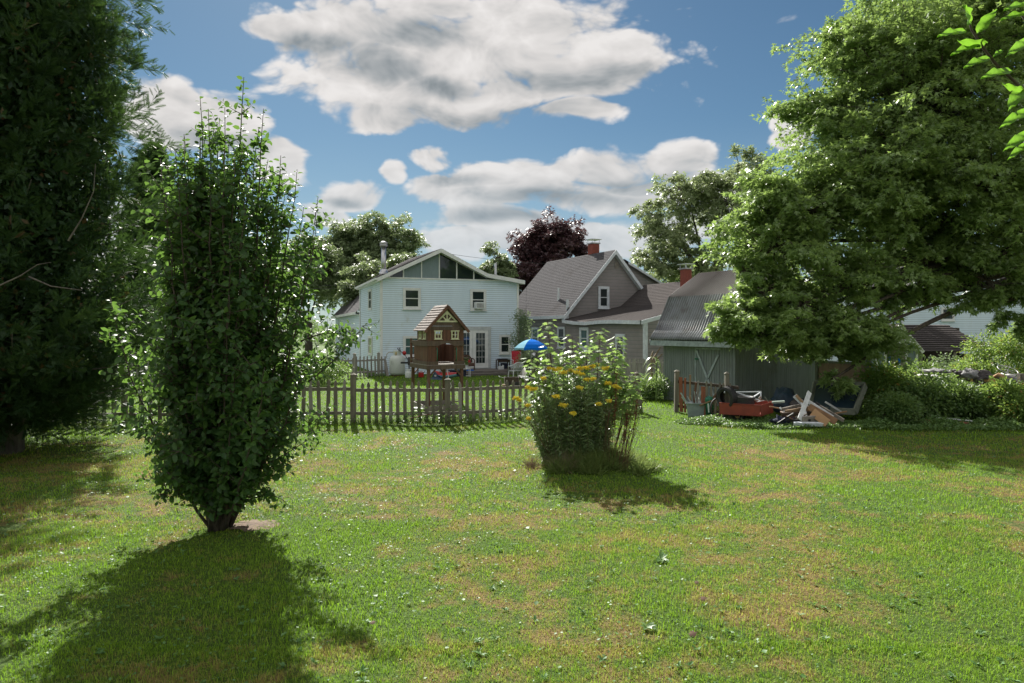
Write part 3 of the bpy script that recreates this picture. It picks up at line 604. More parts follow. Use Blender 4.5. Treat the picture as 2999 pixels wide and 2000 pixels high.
# french doors
dz0, dz1 = .30, H.pv(1405,967)[1]
u_l = H.pv(1339,1000)[0]; u_m = H.pv(1384,1000)[0]; u_r = H.pv(1429.8,1000)[0]
ft = MB(H); ft.box(u_l-.17,u_l,-.07,-.02,.25,dz1+.2); ft.box(u_r,u_r+.15,-.07,-.02,.25,dz1+.2); ft.box(u_l,u_r,-.07,-.02,dz1,dz1+.2); ft.box(u_l,u_r,-.12,-.02,.25,.30)
dfo = ft.build('door_frame', 'grey_trim', hr)
for ua, ub, hinge in ((u_l,u_m,0),(u_m,u_r,1)):
    uc = (ua+ub)/2; gwid = .26; g0 = H.pv(1405,1063)[1]; g1 = H.pv(1405,975)[1]
    dd = MB(H); dd.box(ua+.006,uc-gwid,-.055,-.02,dz0,dz1); dd.box(uc+gwid,ub-.006,-.055,-.02,dz0,dz1); dd.box(uc-gwid,uc+gwid,-.055,-.02,dz0,g0); dd.box(uc-gwid,uc+gwid,-.055,-.02,g1,dz1)
    do = dd.build('door', 'white_trim', hr); pn = MB(H); pn.box(uc-gwid,uc+gwid,-.04,-.03,g0,g1); pn.build('pane', 'glass', do)
    mt = MB(H)
    for k in (1,2): uu = uc-gwid+2*gwid*k/3; mt.box(uu-.008,uu+.008,-.048,-.04,g0,g1)
    for k in range(1,5): zz = g0+(g1-g0)*k/5; mt.box(uc-gwid,uc+gwid,-.047,-.039,zz-.008,zz+.008)
    mt.build('muntin', 'white_trim', do)
    if hinge:
        for zz in (1.24,1.10): kb = MB(H); kb.lathe(H.w(ua+.08,-.055,zz)-H.o*0, [(.03,0),(.035,.03),(.02,.06),(0,.065)], 10, ax=-H.v); kb.fr = None; kb.build('door_knob', 'black_metal', do)
# metal chimney flue through the roof and a vent pipe
cu, czb = H.pv(1124, 797, .7); ctop = H.pv(1124, 716, .7)[1]
cp = MB(); cb = H.w(cu,.7,0); cp.tube([cb+Vector((0,0,czb-.3)), cb+Vector((0,0,ctop-.1))], .135, 16); ch = cp.build('chimney_pipe', 'metal', hr, smooth=True)
cq = MB(); cq.lathe(cb, [(.15,ctop-.12),(.21,ctop-.10),(.21,ctop-.02),(.17,ctop),(.21,ctop+.03),(.20,ctop+.10),(.10,ctop+.16),(0,ctop+.17)], 18); cq.build('cap', 'metal_dull', ch, smooth=True)
cq = MB(); cq.lathe(cb, [(.26,czb-.10),(.17,czb+.16),(.14,czb+.17)], 18); cq.build('flashing', 'metal', ch, smooth=True)
vu, vz = H.pv(1452, 803, 5); vt = H.pv(1452, 770, 5)[1]; vp = MB(); vp.tube([H.w(vu,5,vz-.3), H.w(vu,5,vt)], .07, 8); vp.build('vent_pipe', 'white_plastic', hr)
# deck with its step
dk_ = thing('wooden_deck', H.w(5.5,-1.1,0), 'low grey weathered wooden deck with one step along the white house', 'deck')
d = MB(H); d0 = H.pv(1300,1085,-1.1)[0]; 
for k in range(8): d.box(3.2,9.2,-2.0+k*.243,-2.0+k*.243+.235,.20,.235+.002*(k%2))
d.build('boards', 'deck_wood', dk_); d = MB(H); d.box(3.2,9.2,-2.03,-2.002,.0,.215); d.build('skirt', 'deck_wood', dk_)
d = MB(H); d.box(3.6,6.35,-2.45,-2.035,.08,.12); d.box(3.6,6.35,-2.44,-2.42,0,.08); d.build('step', 'deck_wood', dk_)

# --- taupe shingle house: gable block plus long low wing
B = Frame(3.06, 38.3, 26.57)
br_ = thing('taupe_house', B.o, 'taupe shingled house with steep grey roof, brick chimneys and a lower side wing', 'house')
pk = B.pv(1804,731,-.25); pk0 = B.pv(1804,740,0); GR = 6.85; slope = (pk[1]-3.2)/(pk[0]+.3)
lz = pk[1]-(pk[0]+.32)*slope
roofL = [(-.32,lz),pk,(GR+.1,pk[1]-(GR+.1-pk[0])*slope)]
wb = MB(B); zE = 3.35
wb.lap((0,0,0),(GR,0,0),(GR,0,3.3),(0,0,3.3),.19,.016,(0,-1,0))
zL = pk[1]-(pk[0]-.0)*slope-.12; zR = pk[1]-(GR-pk[0])*slope-.12
nl = int((pk[1]-3.1)/.19)
for k in range(nl+1):
    z0_ = 3.3+k*.19; z1_ = min(z0_+.19, pk[1]-.1)
    if z1_ <= z0_: break
    def ul(z): return max(0, pk[0]-(pk[1]-.1-z)/slope)
    def ur(z): return min(GR, pk[0]+(pk[1]-.1-z)/slope)
    a0,b0,a1,b1 = ul(z0_),ur(z0_),ul(z1_),ur(z1_)
    wb.add([(a0,0,z0_),(b0,0,z0_),(a0,-.016,z0_),(b0,-.016,z0_),(b1,0,z1_),(a1,0,z1_)], [(0,1,3,2),(2,3,4,5)])
wb.prism([(0.01,0),(GR,0),(GR,zR),(pk[0],pk[1]-.12),(0.01,zL)], .02, .2)
wb.lap((0,7.7,0),(0,-7.1,0),(0,-7.1,2.75),(0,7.7,2.75),.19,.016,(-1,0,0)); wb.lap((0,7.7,2.66),(0,0,2.66),(0,0,3.5),(0,7.7,3.5),.19,.0165,(-1,0,0))
wb.box(.02,.2,-7.08,7.68,0,2.9); wb.box(.02,.2,.1,7.68,2.8,3.4)
ANN = [B.pv(1666.6,925), B.pv(1818,897), B.pv(1882,837)]
ANN = [(-.25,2.86), (ANN[1][0], ANN[1][1]), (ANN[2][0]+.1, ANN[2][1]+.05)]
wb.lap((0,-7.1,0),(9.5,-7.1,0),(9.5,-7.1,2.7),(0,-7.1,2.7),.19,.016,(0,-1,0))
wb.prism([(0,2.7),(0,2.8),(ANN[1][0],ANN[1][1]-.1),(ANN[2][0],ANN[2][1]-.1),(9.5,3.2),(9.5,2.7)], -7.1, -7.0)
# rear block seen past the right-hand rake
q = [B.pv(1834,769,1.6), B.pv(1936,832,1.6)]
wb.prism([(q[0][0],0),(q[0][0],q[0][1]),(q[1][0],q[1][1]),(q[1][0]+.6,q[1][1]-.45),(q[1][0]+.6,0)], 1.6, 1.75)
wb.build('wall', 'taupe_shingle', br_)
rb = MB(B); VL = 7.8
rb.lap((roofL[0][0],VL,lz),(roofL[0][0],-.25,lz),(pk[0],-.25,pk[1]),(pk[0],VL,pk[1]),.15,.012,(-slope,0,1)); rb.lap((roofL[2][0],-.25,roofL[2][1]),(roofL[2][0],VL,roofL[2][1]),(pk[0],VL,pk[1]),(pk[0],-.25,pk[1]),.15,.012,(slope,0,1))
rb.build('roof', 'roof_grey', br_)
r2 = MB(B); s2 = (q[1][1]-q[0][1])/(q[1][0]-q[0][0]); zz = q[1][1]+s2*.75
r2.lap((q[1][0]+.75,1.35,zz+.04),(q[1][0]+.75,VL,zz+.04),(q[0][0]-.3,VL,q[0][1]-s2*.3+.04),(q[0][0]-.3,1.35,q[0][1]-s2*.3+.04),.15,.012,(-s2,0,1)); r2.build('rear_roof', 'roof_grey', br_)
f2 = MB(B); f2.prism([(q[0][0],q[0][1]+.04),(q[1][0]+.75,zz+.03),(q[1][0]+.75,zz-.12),(q[0][0],q[0][1]-.11)], 1.32, 1.35)
for a, b in ((roofL[0],pk),(pk,roofL[2])):
    f2.prism([(a[0],a[1]-.005),(b[0],b[1]-.005),(b[0],b[1]-.26),(a[0],a[1]-.26)], -.29, -.25); f2.prism([(a[0],a[1]-.24),(b[0],b[1]-.24),(b[0],b[1]-.26),(a[0],a[1]-.26)], -.25, .0)
f2.box(-.36,-.32,-.25,VL,lz-.17,lz+.01); f2.box(-.05,.12,-.05,-.018,2.9,4.1); f2.box(-.05,-.018,-.02,.1,2.9,3.3)
f2.build('fascia', 'blue_white_trim', br_)
ra = MB(B)
sag = [2.95,2.84,2.80,2.86,2.87,2.84,2.82]; vs_ = [0-1.18*k for k in range(7)]
for k in range(6):
    ra.lap((-.28,vs_[k],sag[k]),(-.28,vs_[k+1],sag[k+1]),(ANN[1][0],vs_[k+1],ANN[1][1]),(ANN[1][0],vs_[k],ANN[1][1]),.15,.012,(-.3,0,1))
ra.lap((ANN[1][0],0,ANN[1][1]),(ANN[1][0],-7.2,ANN[1][1]),(ANN[2][0],-7.2,ANN[2][1]),(ANN[2][0],0,ANN[2][1]),.15,.012,(-.6,0,1))
ra.lap((9.7,-7.2,3.1),(9.7,0,3.1),(ANN[2][0],0,ANN[2][1]),(ANN[2][0],-7.2,ANN[2][1]),.15,.012,(.6,0,1))
ra.build('wing_roof', 'roof_brown', br_)
f3 = MB(B)
for k in range(6): f3.add([(-.31,vs_[k],sag[k]+.005),(-.31,vs_[k+1],sag[k+1]+.005),(-.31,vs_[k+1],sag[k+1]-.17),(-.31,vs_[k],sag[k]-.17),(-.27,vs_[k],sag[k]+.005),(-.27,vs_[k+1],sag[k+1]+.005),(-.27,vs_[k+1],sag[k+1]-.17),(-.27,vs_[k],sag[k]-.17)],
    [(0,1,2,3),(7,6,5,4),(4,5,1,0),(3,2,6,7)])
f3.prism([(-.31,2.82),(ANN[1][0],ANN[1][1]-.01),(ANN[1][0],ANN[1][1]-.2),(-.31,2.64)], -7.24, -7.2); f3.prism([(ANN[1][0],ANN[1][1]-.01),(ANN[2][0],ANN[2][1]-.01),(ANN[2][0],ANN[2][1]-.2),(ANN[1][0],ANN[1][1]-.2)], -7.24, -7.2)
f3.box(-.05,.10,-7.16,-7.12,0,2.7); f3.box(-.05,-.02,-7.12,-6.98,0,2.7)
f3.build('wing_fascia', 'blue_white_trim', br_)
a = B.pv(1757,845,0); b = B.pv(1778,897,0); window(B, br_, -.02, a[0],b[0],b[1],a[1], .13, mat='blue_white_trim')
a = B.pv(1800,767,0); b = B.pv(1811,787,0); vtm = MB(B)
for k in range(9): zz = b[1]+(a[1]-b[1])*k/9; vtm.box(a[0],b[0],-.045,-.018,zz,zz+.045)
vtm.build('gable_vent', 'grey_wood', br_)
for (xa,ya,xb,yb,g,t) in ((1562,963,1577,1015,'glass_green',.10),(1638,962,1654,1014,'glass',.10),(1704,966,1722,1016,'glass_green',.14),(1810,986,1828,1040,'glass_purple',.14)):
    va, za = B.pu(xa,ya,0); vb, zb = B.pu(xb,yb,0); window(B, br_, -.02, min(va,vb),max(va,vb),za and min(za,zb),max(za,zb), t, axis='u', glass=g, mat='blue_white_trim')
def chimney(x0, x1, yt, yb, d):
    P0 = W(x0, yt, d); P1 = W(x1, yt, d); wd = (P1-P0).length; zt_ = P0.z; zb_ = W(x0,yb,d).z-.5; c = (P0+P1)/2
    cf = Frame(c.x, c.y, 26.57); s = wd*.40; cm = MB(cf); nn = int((zt_-zb_)/.075)
    for k in range(nn): e = .004 if k % 2 else 0; cm.box(-s-e,s+e,-s-e,s+e,zb_+k*.075,zb_+k*.075+.068)
    cm.box(-s+.012,s-.012,-s+.012,s-.012,zb_,zt_-.02); o = cm.build('chimney', 'brick', br_)
    cc_ = MB(cf); cc_.box(-s-.05,s+.05,-s-.05,s+.05,zt_-.02,zt_+.05); cc_.build('crown_slab', 'metal_dull', o)
    cc_ = MB(cf)
    for a_ in (-s,s):
        for b_ in (-s,s): cc_.tube([(a_,b_,zt_+.05),(a_,b_,zt_+.24)], .015, 4)
    cc_.box(-s-.12,s+.12,-s-.12,s+.12,zt_+.24,zt_+.27); cc_.build('chimney_cap', 'metal', o)
chimney(1724,1754,714,745,42); chimney(1995,2024,788,830,36.4)
v_, z_ = B.pu(1635,868,1.2); p0 = W(1636,872,40.2); p1 = W(1637,843,40.2); vp = MB(); vp.tube([p0-Vector((0,0,.2)),p1], .07, 8); vpo = vp.build('vent_pipe', 'white_plastic', br_)

# --- gambrel shed
S = Frame(5.20, 23.4, -60.5); SL, SD = 3.15, 3.9
sr = thing('garden_shed', S.o, 'grey-green gambrel shed with corrugated metal roof and braced plank door', 'shed')
sw = MB(S); zw = 1.98
n = 26
def grooved(mb, along0, along1, fixed, z0, z1f, ax, out):
    L_ = along1-along0; k = int(L_/.10)
    for i in range(k):
        a = along0+L_*i/k; b = along0+L_*(i+1)/k-.012; zz = z1f((a+b)/2)
        if ax == 'v': mb.box(a,b,*sorted((fixed,fixed+out*.012)),z0,zz)
        else: mb.box(*sorted((fixed,fixed+out*.012)),a,b,z0,zz)
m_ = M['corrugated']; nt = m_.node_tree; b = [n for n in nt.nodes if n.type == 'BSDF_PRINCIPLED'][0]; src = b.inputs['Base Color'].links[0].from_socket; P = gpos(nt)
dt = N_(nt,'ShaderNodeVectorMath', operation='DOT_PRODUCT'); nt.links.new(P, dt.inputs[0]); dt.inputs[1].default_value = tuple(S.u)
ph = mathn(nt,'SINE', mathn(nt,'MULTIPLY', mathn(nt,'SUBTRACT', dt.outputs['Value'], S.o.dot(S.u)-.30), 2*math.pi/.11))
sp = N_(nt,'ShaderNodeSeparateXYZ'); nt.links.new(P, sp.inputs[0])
valley_dark = mathn(nt,'MULTIPLY', ramp(nt, mathn(nt,'MULTIPLY', ph, -1.0), -.3, .7), .82)  # darkens the colour along each corrugation valley
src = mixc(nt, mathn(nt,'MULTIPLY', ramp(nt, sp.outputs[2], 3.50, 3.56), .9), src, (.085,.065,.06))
nt.links.new(mixc(nt, valley_dark, src, (.025,.026,.028)), b.inputs['Base Color'])
gp_ = [(-.38,2.06),(-.12,2.36),(.49,3.52),(1.95,4.42),(3.41,3.52),(4.02,2.36),(4.28,2.06)]
def gprof(v):
    for (a,b),(c,d) in zip(gp_[:-1],gp_[1:]):
        if a <= v <= c: return b+(d-b)*(v-a)/(c-a)
    return 2.0
grooved(sw, 0, SL, 0, .03, lambda a: zw, 'v', -1); grooved(sw, 0, SD, SL, .03, lambda a: gprof(a)-.06, 'u', 1); grooved(sw, 0, SD, 0, .03, lambda a: gprof(a)-.06, 'u', -1)
sw.box(.01,SL-.01,.01,SD-.01,0,2.05)
for e in (0.01, SL-.03): sw.prism([(0.01,2.0)]+[(min(max(v,.02),SD-.02),z-.07) for v,z in gp_[1:-1]]+[(SD-.01,2.0)], e, e+.02, 'u')
sw.build('wall', 'shed_paint', sr)
sf = MB(S); Ua, Ub = -.30, SL+.30; nr = int((Ub-Ua)/.11)*8; fine = []
for (a,b),(c,d) in zip(gp_[:-1],gp_[1:]):
    nv = Vector((0,-(d-b),c-a)).normalized(); st = 3
    for k in range(st+1): fine.append((a+(c-a)*k/st, b+(d-b)*k/st, nv))
vs2 = []; fs2 = []
for j, (v, z, nv) in enumerate(fine):
    for i in range(nr+1):
        u = Ua+(Ub-Ua)*i/nr; h = .036*math.sin(2*math.pi*(u-Ua)/.11)+.01*math.sin(j*.9+u*.7); vs2.append((u, v+nv.y*h, z+nv.z*h))
for j in range(len(fine)-1):
    for i in range(nr): a = j*(nr+1)+i; fs2.append((a,a+1,a+nr+2,a+nr+1))
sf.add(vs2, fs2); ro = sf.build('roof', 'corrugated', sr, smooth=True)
sm = ro.modifiers.new('s','SOLIDIFY'); sm.thickness = .006
sb = MB(S); sb.box(Ua,Ub,-.36,-.32,1.86,2.03); sb.box(Ua,Ub,-.32,-.0,1.86,1.885)
for e in (Ua,Ub-.03):
    for (a,b),(c,d) in zip(gp_[:-1],gp_[1:]): sb.prism([(a,b-.03),(c,d-.03),(c,d-.12),(a,b-.12)], e, e+.03, 'u')
sb.build('fascia', 'shed_trim', sr)
dx0 = S.pv(2042,1100)[0]; dx1 = S.pv(2110,1100)[0]; dzt = S.pv(2042,1022)[1]
dr = MB(S); grooved(dr, dx0, dx1, -.014, .06, lambda a: dzt, 'v', -1); dro = dr.build('door', 'shed_paint', sr)
db = MB(S); zc = .95; t = -.05
for A_, B_ in (((dx0+.03,t,dzt-.05),(dx1-.1,t,.12)),((dx1-.03,t,dzt-.15),(dx0+.1,t,.2))): db.beam(A_,B_,.075,.02,(0,1,0))
db.V = [tuple(v) for v in db.V]; db.build('brace', 'shed_trim', dro)
db = MB(S); db.box(dx0-.05,dx0-.012,-.04,-.012,.05,dzt+.05); db.box(dx0-.012,dx1+.05,-.035,-.012,dzt,dzt+.05); db.build('door_trim', 'shed_trim', dro)
db = MB(S); db.box(dx0-.05,dx0+.10,-.062,-.04,dzt-.34,dzt-.29); db.build('hinge', 'green_plastic', dro)
cb_ = MB(S); cb_.box(SL-.06,SL+.03,-.035,-.012,.02,1.86); cb_.box(SL+.012,SL+.03,-.012,.07,.02,1.86); cb_.build('corner_board', 'shed_paint', sr)

# --- right-hand neighbours behind the big maple
K = Frame(0,0,0)
def kz(y, d): return CH+(HY-y)/F*d
def kx(x, d): return (x-CX)/F*d
d = 42; nr_ = thing('blue_white_house', (kx(2790,d),d,0), 'pale blue-white clapboard house with grey shingle roofs, half hidden behind the big maple', 'house')
nh = MB(); xa, xb = kx(2640,d), kx(2955,d); xm = (xa+xb)/2; ze = kz(868,d); zp = kz(690,d)
nh.lap((xa,d,0),(xb,d,0),(xb,d,ze),(xa,d,ze),.12,.02,(0,-1,0)); nh.lap((xa,d,ze),(xb,d,ze),(xm+.05,d,zp),(xm-.05,d,zp),.12,.02,(0,-1,0)); nh.box(xa,xb,d+.02,d+8,0,ze)
nh.lap((kx(2440,d),d+1,0),(xa,d+1,0),(xa,d+1,kz(853,d)),(kx(2440,d),d+1,kz(853,d)),.12,.02,(0,-1,0)); nh.lap((xb,d+1,0),(xb+9,d+1,0),(xb+9,d+1,kz(853,d)),(xb,d+1,kz(853,d)),.12,.02,(0,-1,0))
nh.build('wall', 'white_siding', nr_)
nh = MB(); 
nh.lap((xa-.4,d+9,ze-.35),(xa-.4,d-.35,ze-.35),(xm,d-.35,zp+.15),(xm,d+9,zp+.15),.16,.014,(-.8,0,.6)); nh.lap((xb+.4,d-.35,ze-.35),(xb+.4,d+9,ze-.35),(xm,d+9,zp+.15),(xm,d-.35,zp+.15),.16,.014,(.8,0,.6))
zv = kz(735,d)
nh.lap((kx(2430,d),d+.7,kz(850,d)),(xa+.3,d+.7,kz(850,d)),(xa+1.8,d+5,zv),(kx(2430,d),d+5,zv),.16,.014,(0,-.6,.8)); nh.lap((xb-.3,d+.7,kz(850,d)),(xb+9,d+.7,kz(850,d)),(xb+9,d+5,zv),(xb-1.8,d+5,zv),.16,.014,(0,-.6,.8))
nh.build('roof', 'roof_pale', nr_)
nh = MB(); 
for s_, x_ in ((1,xa-.4),(-1,xb+.4)): nh.beam((x_,d-.38,ze-.42),(xm,d-.38,zp+.06),.05,.2,(0,0,1))
nh.box(xa,xa+.12,d-.03,d,0,ze); nh.build('fascia', 'blue_white_trim', nr_)
for (x0,y0,x1,y1) in ((2708,842,2729,870),(2760,905,2790,935),(2850,850,2872,880)): window(K, nr_, d-.02, kx(x0,d),kx(x1,d),kz(y1,d),kz(y0,d), .1)
# long low outbuilding with dark shingle roof and an open front, and a gabled entry
d = 31; cs_ = thing('open_barn', (kx(2800,d),d,0), 'low open-fronted barn under a dark wide-coursed shingle roof', 'barn')
cm = MB(); cm.lap((kx(2682,d),d,kz(1030,d)),(kx(2912,d),d,kz(1028,d)),(kx(2880,d),d+2.6,kz(951,d+2.6)),(kx(2640,d),d+2.6,kz(951,d+2.6)),.23,.05,(0,-.5,.8)); cm.build('roof', 'roof_brown', cs_)
cm = MB(); cm.box(kx(2600,d),kx(2912,d),d+2.4,d+2.6,0,kz(960,d+2.4)); cm.box(kx(2912,d)-.1,kx(2912,d),d+.1,d+2.5,0,kz(1040,d)); cm.build('back_wall', 'dark_wood', cs_)
for x in (2700,2800,2900): cm = MB(); cm.box(kx(x,d)-.07,kx(x,d)+.07,d+.05,d+.19,0,kz(1032,d)); cm.build('post', 'fence_wood', cs_)
d = 29; es = thing('playhouse_shed', (kx(2628,d),d,0), 'small gabled grey-blue shed with white trim and dark plank door, beside the open barn', 'shed')
xa, xb, xm = kx(2564,d), kx(2688,d), kx(2632,d); zp = kz(955,d); ze = kz(1018,d)
em = MB(); em.lap((xa,d,0),(xb,d,0),(xb,d,ze),(xa,d,ze),.14,.018,(0,-1,0)); em.lap((xa,d,ze),(xb,d,ze),(xm+.02,d,zp),(xm-.02,d,zp),.14,.018,(0,-1,0)); em.box(xa,xb,d+.02,d+1.8,0,ze); em.build('wall', 'grey_board', es)
em = MB(); em.lap((xa-.15,d+2,ze-.12),(xa-.15,d-.15,ze-.12),(xm,d-.15,zp+.1),(xm,d+2,zp+.1),.2,.02,(-.7,0,.7)); em.lap((xb+.15,d-.15,ze-.12),(xb+.15,d+2,ze-.12),(xm,d+2,zp+.1),(xm,d-.15,zp+.1),.2,.02,(.7,0,.7)); em.build('roof', 'roof_brown', es)
em = MB(); em.beam((xa-.15,d-.17,ze-.2),(xm,d-.17,zp+.02),.03,.14); em.beam((xb+.15,d-.17,ze-.2),(xm,d-.17,zp+.02),.03,.14)
for x in (xa+.0,xb-.1): em.box(x,x+.1,d-.04,d-.018,0,ze)
for x in (2592,2654): em.box(kx(x,d)-.05,kx(x,d)+.05,d-.05,d-.018,0,kz(1003,d))
em.build('trim', 'white_trim', es)
em = MB(); em.box(kx(2597,d),kx(2650,d),d-.035,d-.018,.05,kz(1005,d)); eo = em.build('door', 'grey_wood', es)
em = MB(); em.add([(kx(2584,d),d-.5,kz(1003,d-.5)),(kx(2656,d),d-.5,kz(1003,d-.5)),(kx(2656,d),d-.02,kz(992,d)),(kx(2584,d),d-.02,kz(992,d)),(kx(2584,d),d-.5,kz(1003,d-.5)-.03),(kx(2656,d),d-.5,kz(1003,d-.5)-.03),(kx(2656,d),d-.02,kz(992,d)-.03),(kx(2584,d),d-.02,kz(992,d)-.03)], [(0,1,2,3),(7,6,5,4),(0,4,5,1),(1,5,6,2),(3,7,4,0)]); em.build('canopy', 'white_paint', es)
for x in (2604,2633): em = MB(); em.box(kx(x,d)-.05,kx(x,d)+.03,d-.06,d-.036,kz(1085,d),kz(1042,d)); em.build('handle_strip', 'blue_fabric', eo)
# lap courses meet the wall grid: 5.12/.112 and 3.3/.19 keep the painted shadow lines on the course joints

# ------------------------------------------------------------------ picket fences
def picket_poly(cx, w, z0, z1):
    h = w/2; n = .055; t = z1
    return [(cx-h,z0),(cx+h,z0),(cx+h,t-.17),(cx+h*.55,t-.155),(cx+h*.55,t-.14),(cx+h*.95,t-.115),(cx+h*.8,t-.06),(cx+h*.3,t-.01),(cx,t),(cx-h*.3,t-.01),(cx-h*.8,t-.06),(cx-h*.95,t-.115),(cx-h*.55,t-.14),(cx-h*.55,t-.155),(cx-h,t-.17)]
def seg_frame(a, b): return Frame(a.x, a.y, math.degrees(math.atan2(b.y-a.y, b.x-a.x))), (b-a).length
def fence_seg(root, a, b, us, w, zt, rails, mat='fence_wood', pk_front=-1, zb=.03):
    fr, L = seg_frame(a, b)
    for z in rails:
        m = MB(fr); m.box(.04, L-.04, 0, .035, z-.04, z+.045); m.build('rail', mat, root)
    for u in us:
        m = MB(fr); m.prism(picket_poly(0, w*random.uniform(.94,1.05), zb, zt+random.uniform(-.012,.012)), -.022, -.002)
        ln = random.uniform(-.03,.03); m.V = []; m.Fc = []
        pp = [(x+u+ln*z, z) for x, z in picket_poly(0, w*random.uniform(.94,1.05), zb, zt+random.uniform(-.03,.025))]
        m.prism(pp, -.022, -.002); m.build('picket', 'fence_grey' if mat == 'fence_wood' and random.random() < .25 else mat, root)
def post(root, p, zt, s=.09, mat='fence_wood', deg=0, lean=(0,0)):
    c = Vector((p.x, p.y, 0)); m = MB(); f = Frame(0,0,deg); m.fr = None
    A = c+Vector((0,0,-.1)); Bp = c+Vector((lean[0],lean[1],zt-.035)); m.beam(A, Bp, s, s, f.v)
    m.beam(Bp-Vector((0,0,.0)), Bp+Vector((0,0,.012)), s*1.25, s*1.25, f.v)
    q = [Bp+f.u*a*s*.62+f.v*b_*s*.62+Vector((0,0,.012)) for a, b_ in ((-1,-1),(1,-1),(1,1),(-1,1))]+[Bp+Vector((0,0,.06))]
    m.add(q, [(0,1,4),(1,2,4),(2,3,4),(3,0,4)]); return m.build('post', mat, root)
ff = thing('picket_fence', GX(1035,17.3), 'long weathered grey-brown picket fence crossing the middle of the lawn', 'fence')
def pxline(a, b, x):   # distance along a-b where the pixel column x meets it
    k = (x-CX)/F; d = b-a; t = (k*a.y-a.x)/(d.x-k*d.y); return t*d.length
P0, P1, P2, P3, P4 = GX(60,16.5), GX(365,16.9), GX(1035,17.3), GX(1312,17.3), GX(1878,19.75)
def xs_(a, b, s0, s1):
    o = []; x = a
    while x < b: o.append(x); x += s0+(s1-s0)*(x-a)/(b-a)
    return o
fence_seg(ff, P0, P1, [pxline(P0,P1,x) for x in xs_(75,350,29,29)], .10, 1.16, (.30,.92))
fence_seg(ff, P1, P2, [pxline(P1,P2,x) for x in xs_(385,1020,28.7,23)], .095, 1.13, (.285,.89))
fence_seg(ff, P2, P3, [pxline(P2,P3,x) for x in xs_(1061,1300,21.2,20.6)], .09, 1.085, (.27,.86))
fence_seg(ff, P3, P4, [pxline(P3,P4,x) for x in xs_(1329,1868,19.7,17)], .088, 1.09, (.27,.865))
post(ff, P1, 1.2, .11); post(ff, P2, 1.28, .125); post(ff, P3+Vector((0,-.05,0)), 1.16, .13); post(ff, GX(1600,18.45), 1.15, .1); post(ff, P4, 1.16, .11, lean=(-.12,0))
cr = MB(); pc = W(1273,1128,17.15)
for k in range(26): a = k*.9; r_ = .02+.018*math.sin(k*1.3); cr.tube([pc+Vector((r_*math.cos(a),-.03+r_*.4*math.sin(a),.10-k*.017)), pc+Vector((r_*math.cos(a+1),-.03+r_*.4*math.sin(a+1),.085-k*.017))], .007, 5)
tag(cr.build('rusty_chain', 'rust_metal'), 'rusty chain looped over a picket beside the middle fence post', 'chain')
cr = MB(); cr.tube([W(1262,1213,17.1),W(1236,1216,17.0),W(1218,1222,16.9),W(1196,1225,16.9)], [.012,.016,.012,.01], 5); tag(cr.build('rusty_rod', 'rust_metal'), 'rusty rod lying along the bottom rail of the lawn fence', 'rod')
# far side fence running back to the white house
f2_ = thing('picket_fence', GX(1035,33.8), 'grey picket fence in front of the left side of the white house', 'fence')
A_, B_, C_, D_ = GX(250,26), GX(560,28.6), GX(1039,33.8), GX(1109,35.0)
fence_seg(f2_, A_, B_, [pxline(A_,B_,x) for x in xs_(262,555,14,13.5)], .08, 1.04, (.26,.86), 'fence_grey')
fence_seg(f2_, B_, C_, [pxline(B_,C_,x) for x in xs_(570,1035,17,15)], .08, 1.04, (.26,.86), 'fence_grey')
fence_seg(f2_, C_, D_, [pxline(C_,D_,x) for x in (1044,1055,1065.5,1076.5,1088,1099.5)], .09, 1.06, (.26,.84), 'fence_grey')
fence_seg(f2_, D_, GX(1128,35.3), [.21,.42], .09, 1.02, (.26,.84), 'fence_grey')
post(f2_, C_, 1.22, .12, 'fence_grey'); post(f2_, D_, 1.22, .12, 'fence_grey'); post(f2_, B_, 1.2, .1, 'fence_grey')
for k, x in enumerate((1131,1134.5)):
    m = MB(); m.beam(GX(x+3.5,35.0), W(x-5,1052+3*k,35.3), .08, .02, (0,1,0)); tag(m.build('fence_board', 'fence_grey'), ('grey board leaning at the end of the fence by the gas tank','second, shorter grey board leaning by the gas tank')[k], 'board')
# grey fence between the two houses and behind the goldenrod
f3_ = thing('picket_fence', GX(1840,28.5), 'tall grey picket fence in front of the taupe house, behind the goldenrod', 'fence')
A_, B_ = GX(1572,34), GX(1832,28.6); C_ = GX(1960,27.6)
fence_seg(f3_, A_, B_, [pxline(A_,B_,x) for x in xs_(1577,1826,7,8)], .10, 1.22, (.3,.95), 'fence_grey')
fence_seg(f3_, B_, C_, [pxline(B_,C_,x) for x in xs_(1840,1950,7.2,7.2)], .085, 1.20, (.3,.98), 'fence_grey')
post(f3_, B_, 1.45, .12, 'fence_grey'); post(f3_, A_, 1.3, .12, 'fence_grey')
# patched gate section beside the shed
f4 = thing('patched_fence', GX(1981,19.7), 'short patched fence of odd rust-coloured boards between two capped posts by the shed', 'fence')
A_, B_ = GX(1981,19.7), GX(2129,17.95); post(f4, A_, 1.22, .12, lean=(0.02,0)); post(f4, B_, 1.27, .10); fr, L = seg_frame(A_, B_); BB = B_+(B_-A_)*.25
for z in (.9,.2): m = MB(fr); m.box(.04,L*1.2,0,.035,z-.04,z+.04); m.build('rail', 'dark_wood', f4)
for x, w_b, zt_, ln, mt_ in ((1997,.13,1.04,-.03,'rust_board'),(2008,.065,1.03,0,'rust_board'),(2021,.055,1.13,.03,'tan_wood'),(2031,.07,.93,.12,'play_wood'),(2041,.05,.98,.08,'fence_grey'),(2062,.17,.84,0,'rust_board')):
    u = pxline(A_,B_,x); m = MB(fr); m.prism([(u-w_b/2,.05),(u+w_b/2,.05),(u+w_b/2+ln,zt_),(u-w_b/2+ln,zt_)], -.022, -.002); m.build('board', mt_, f4)
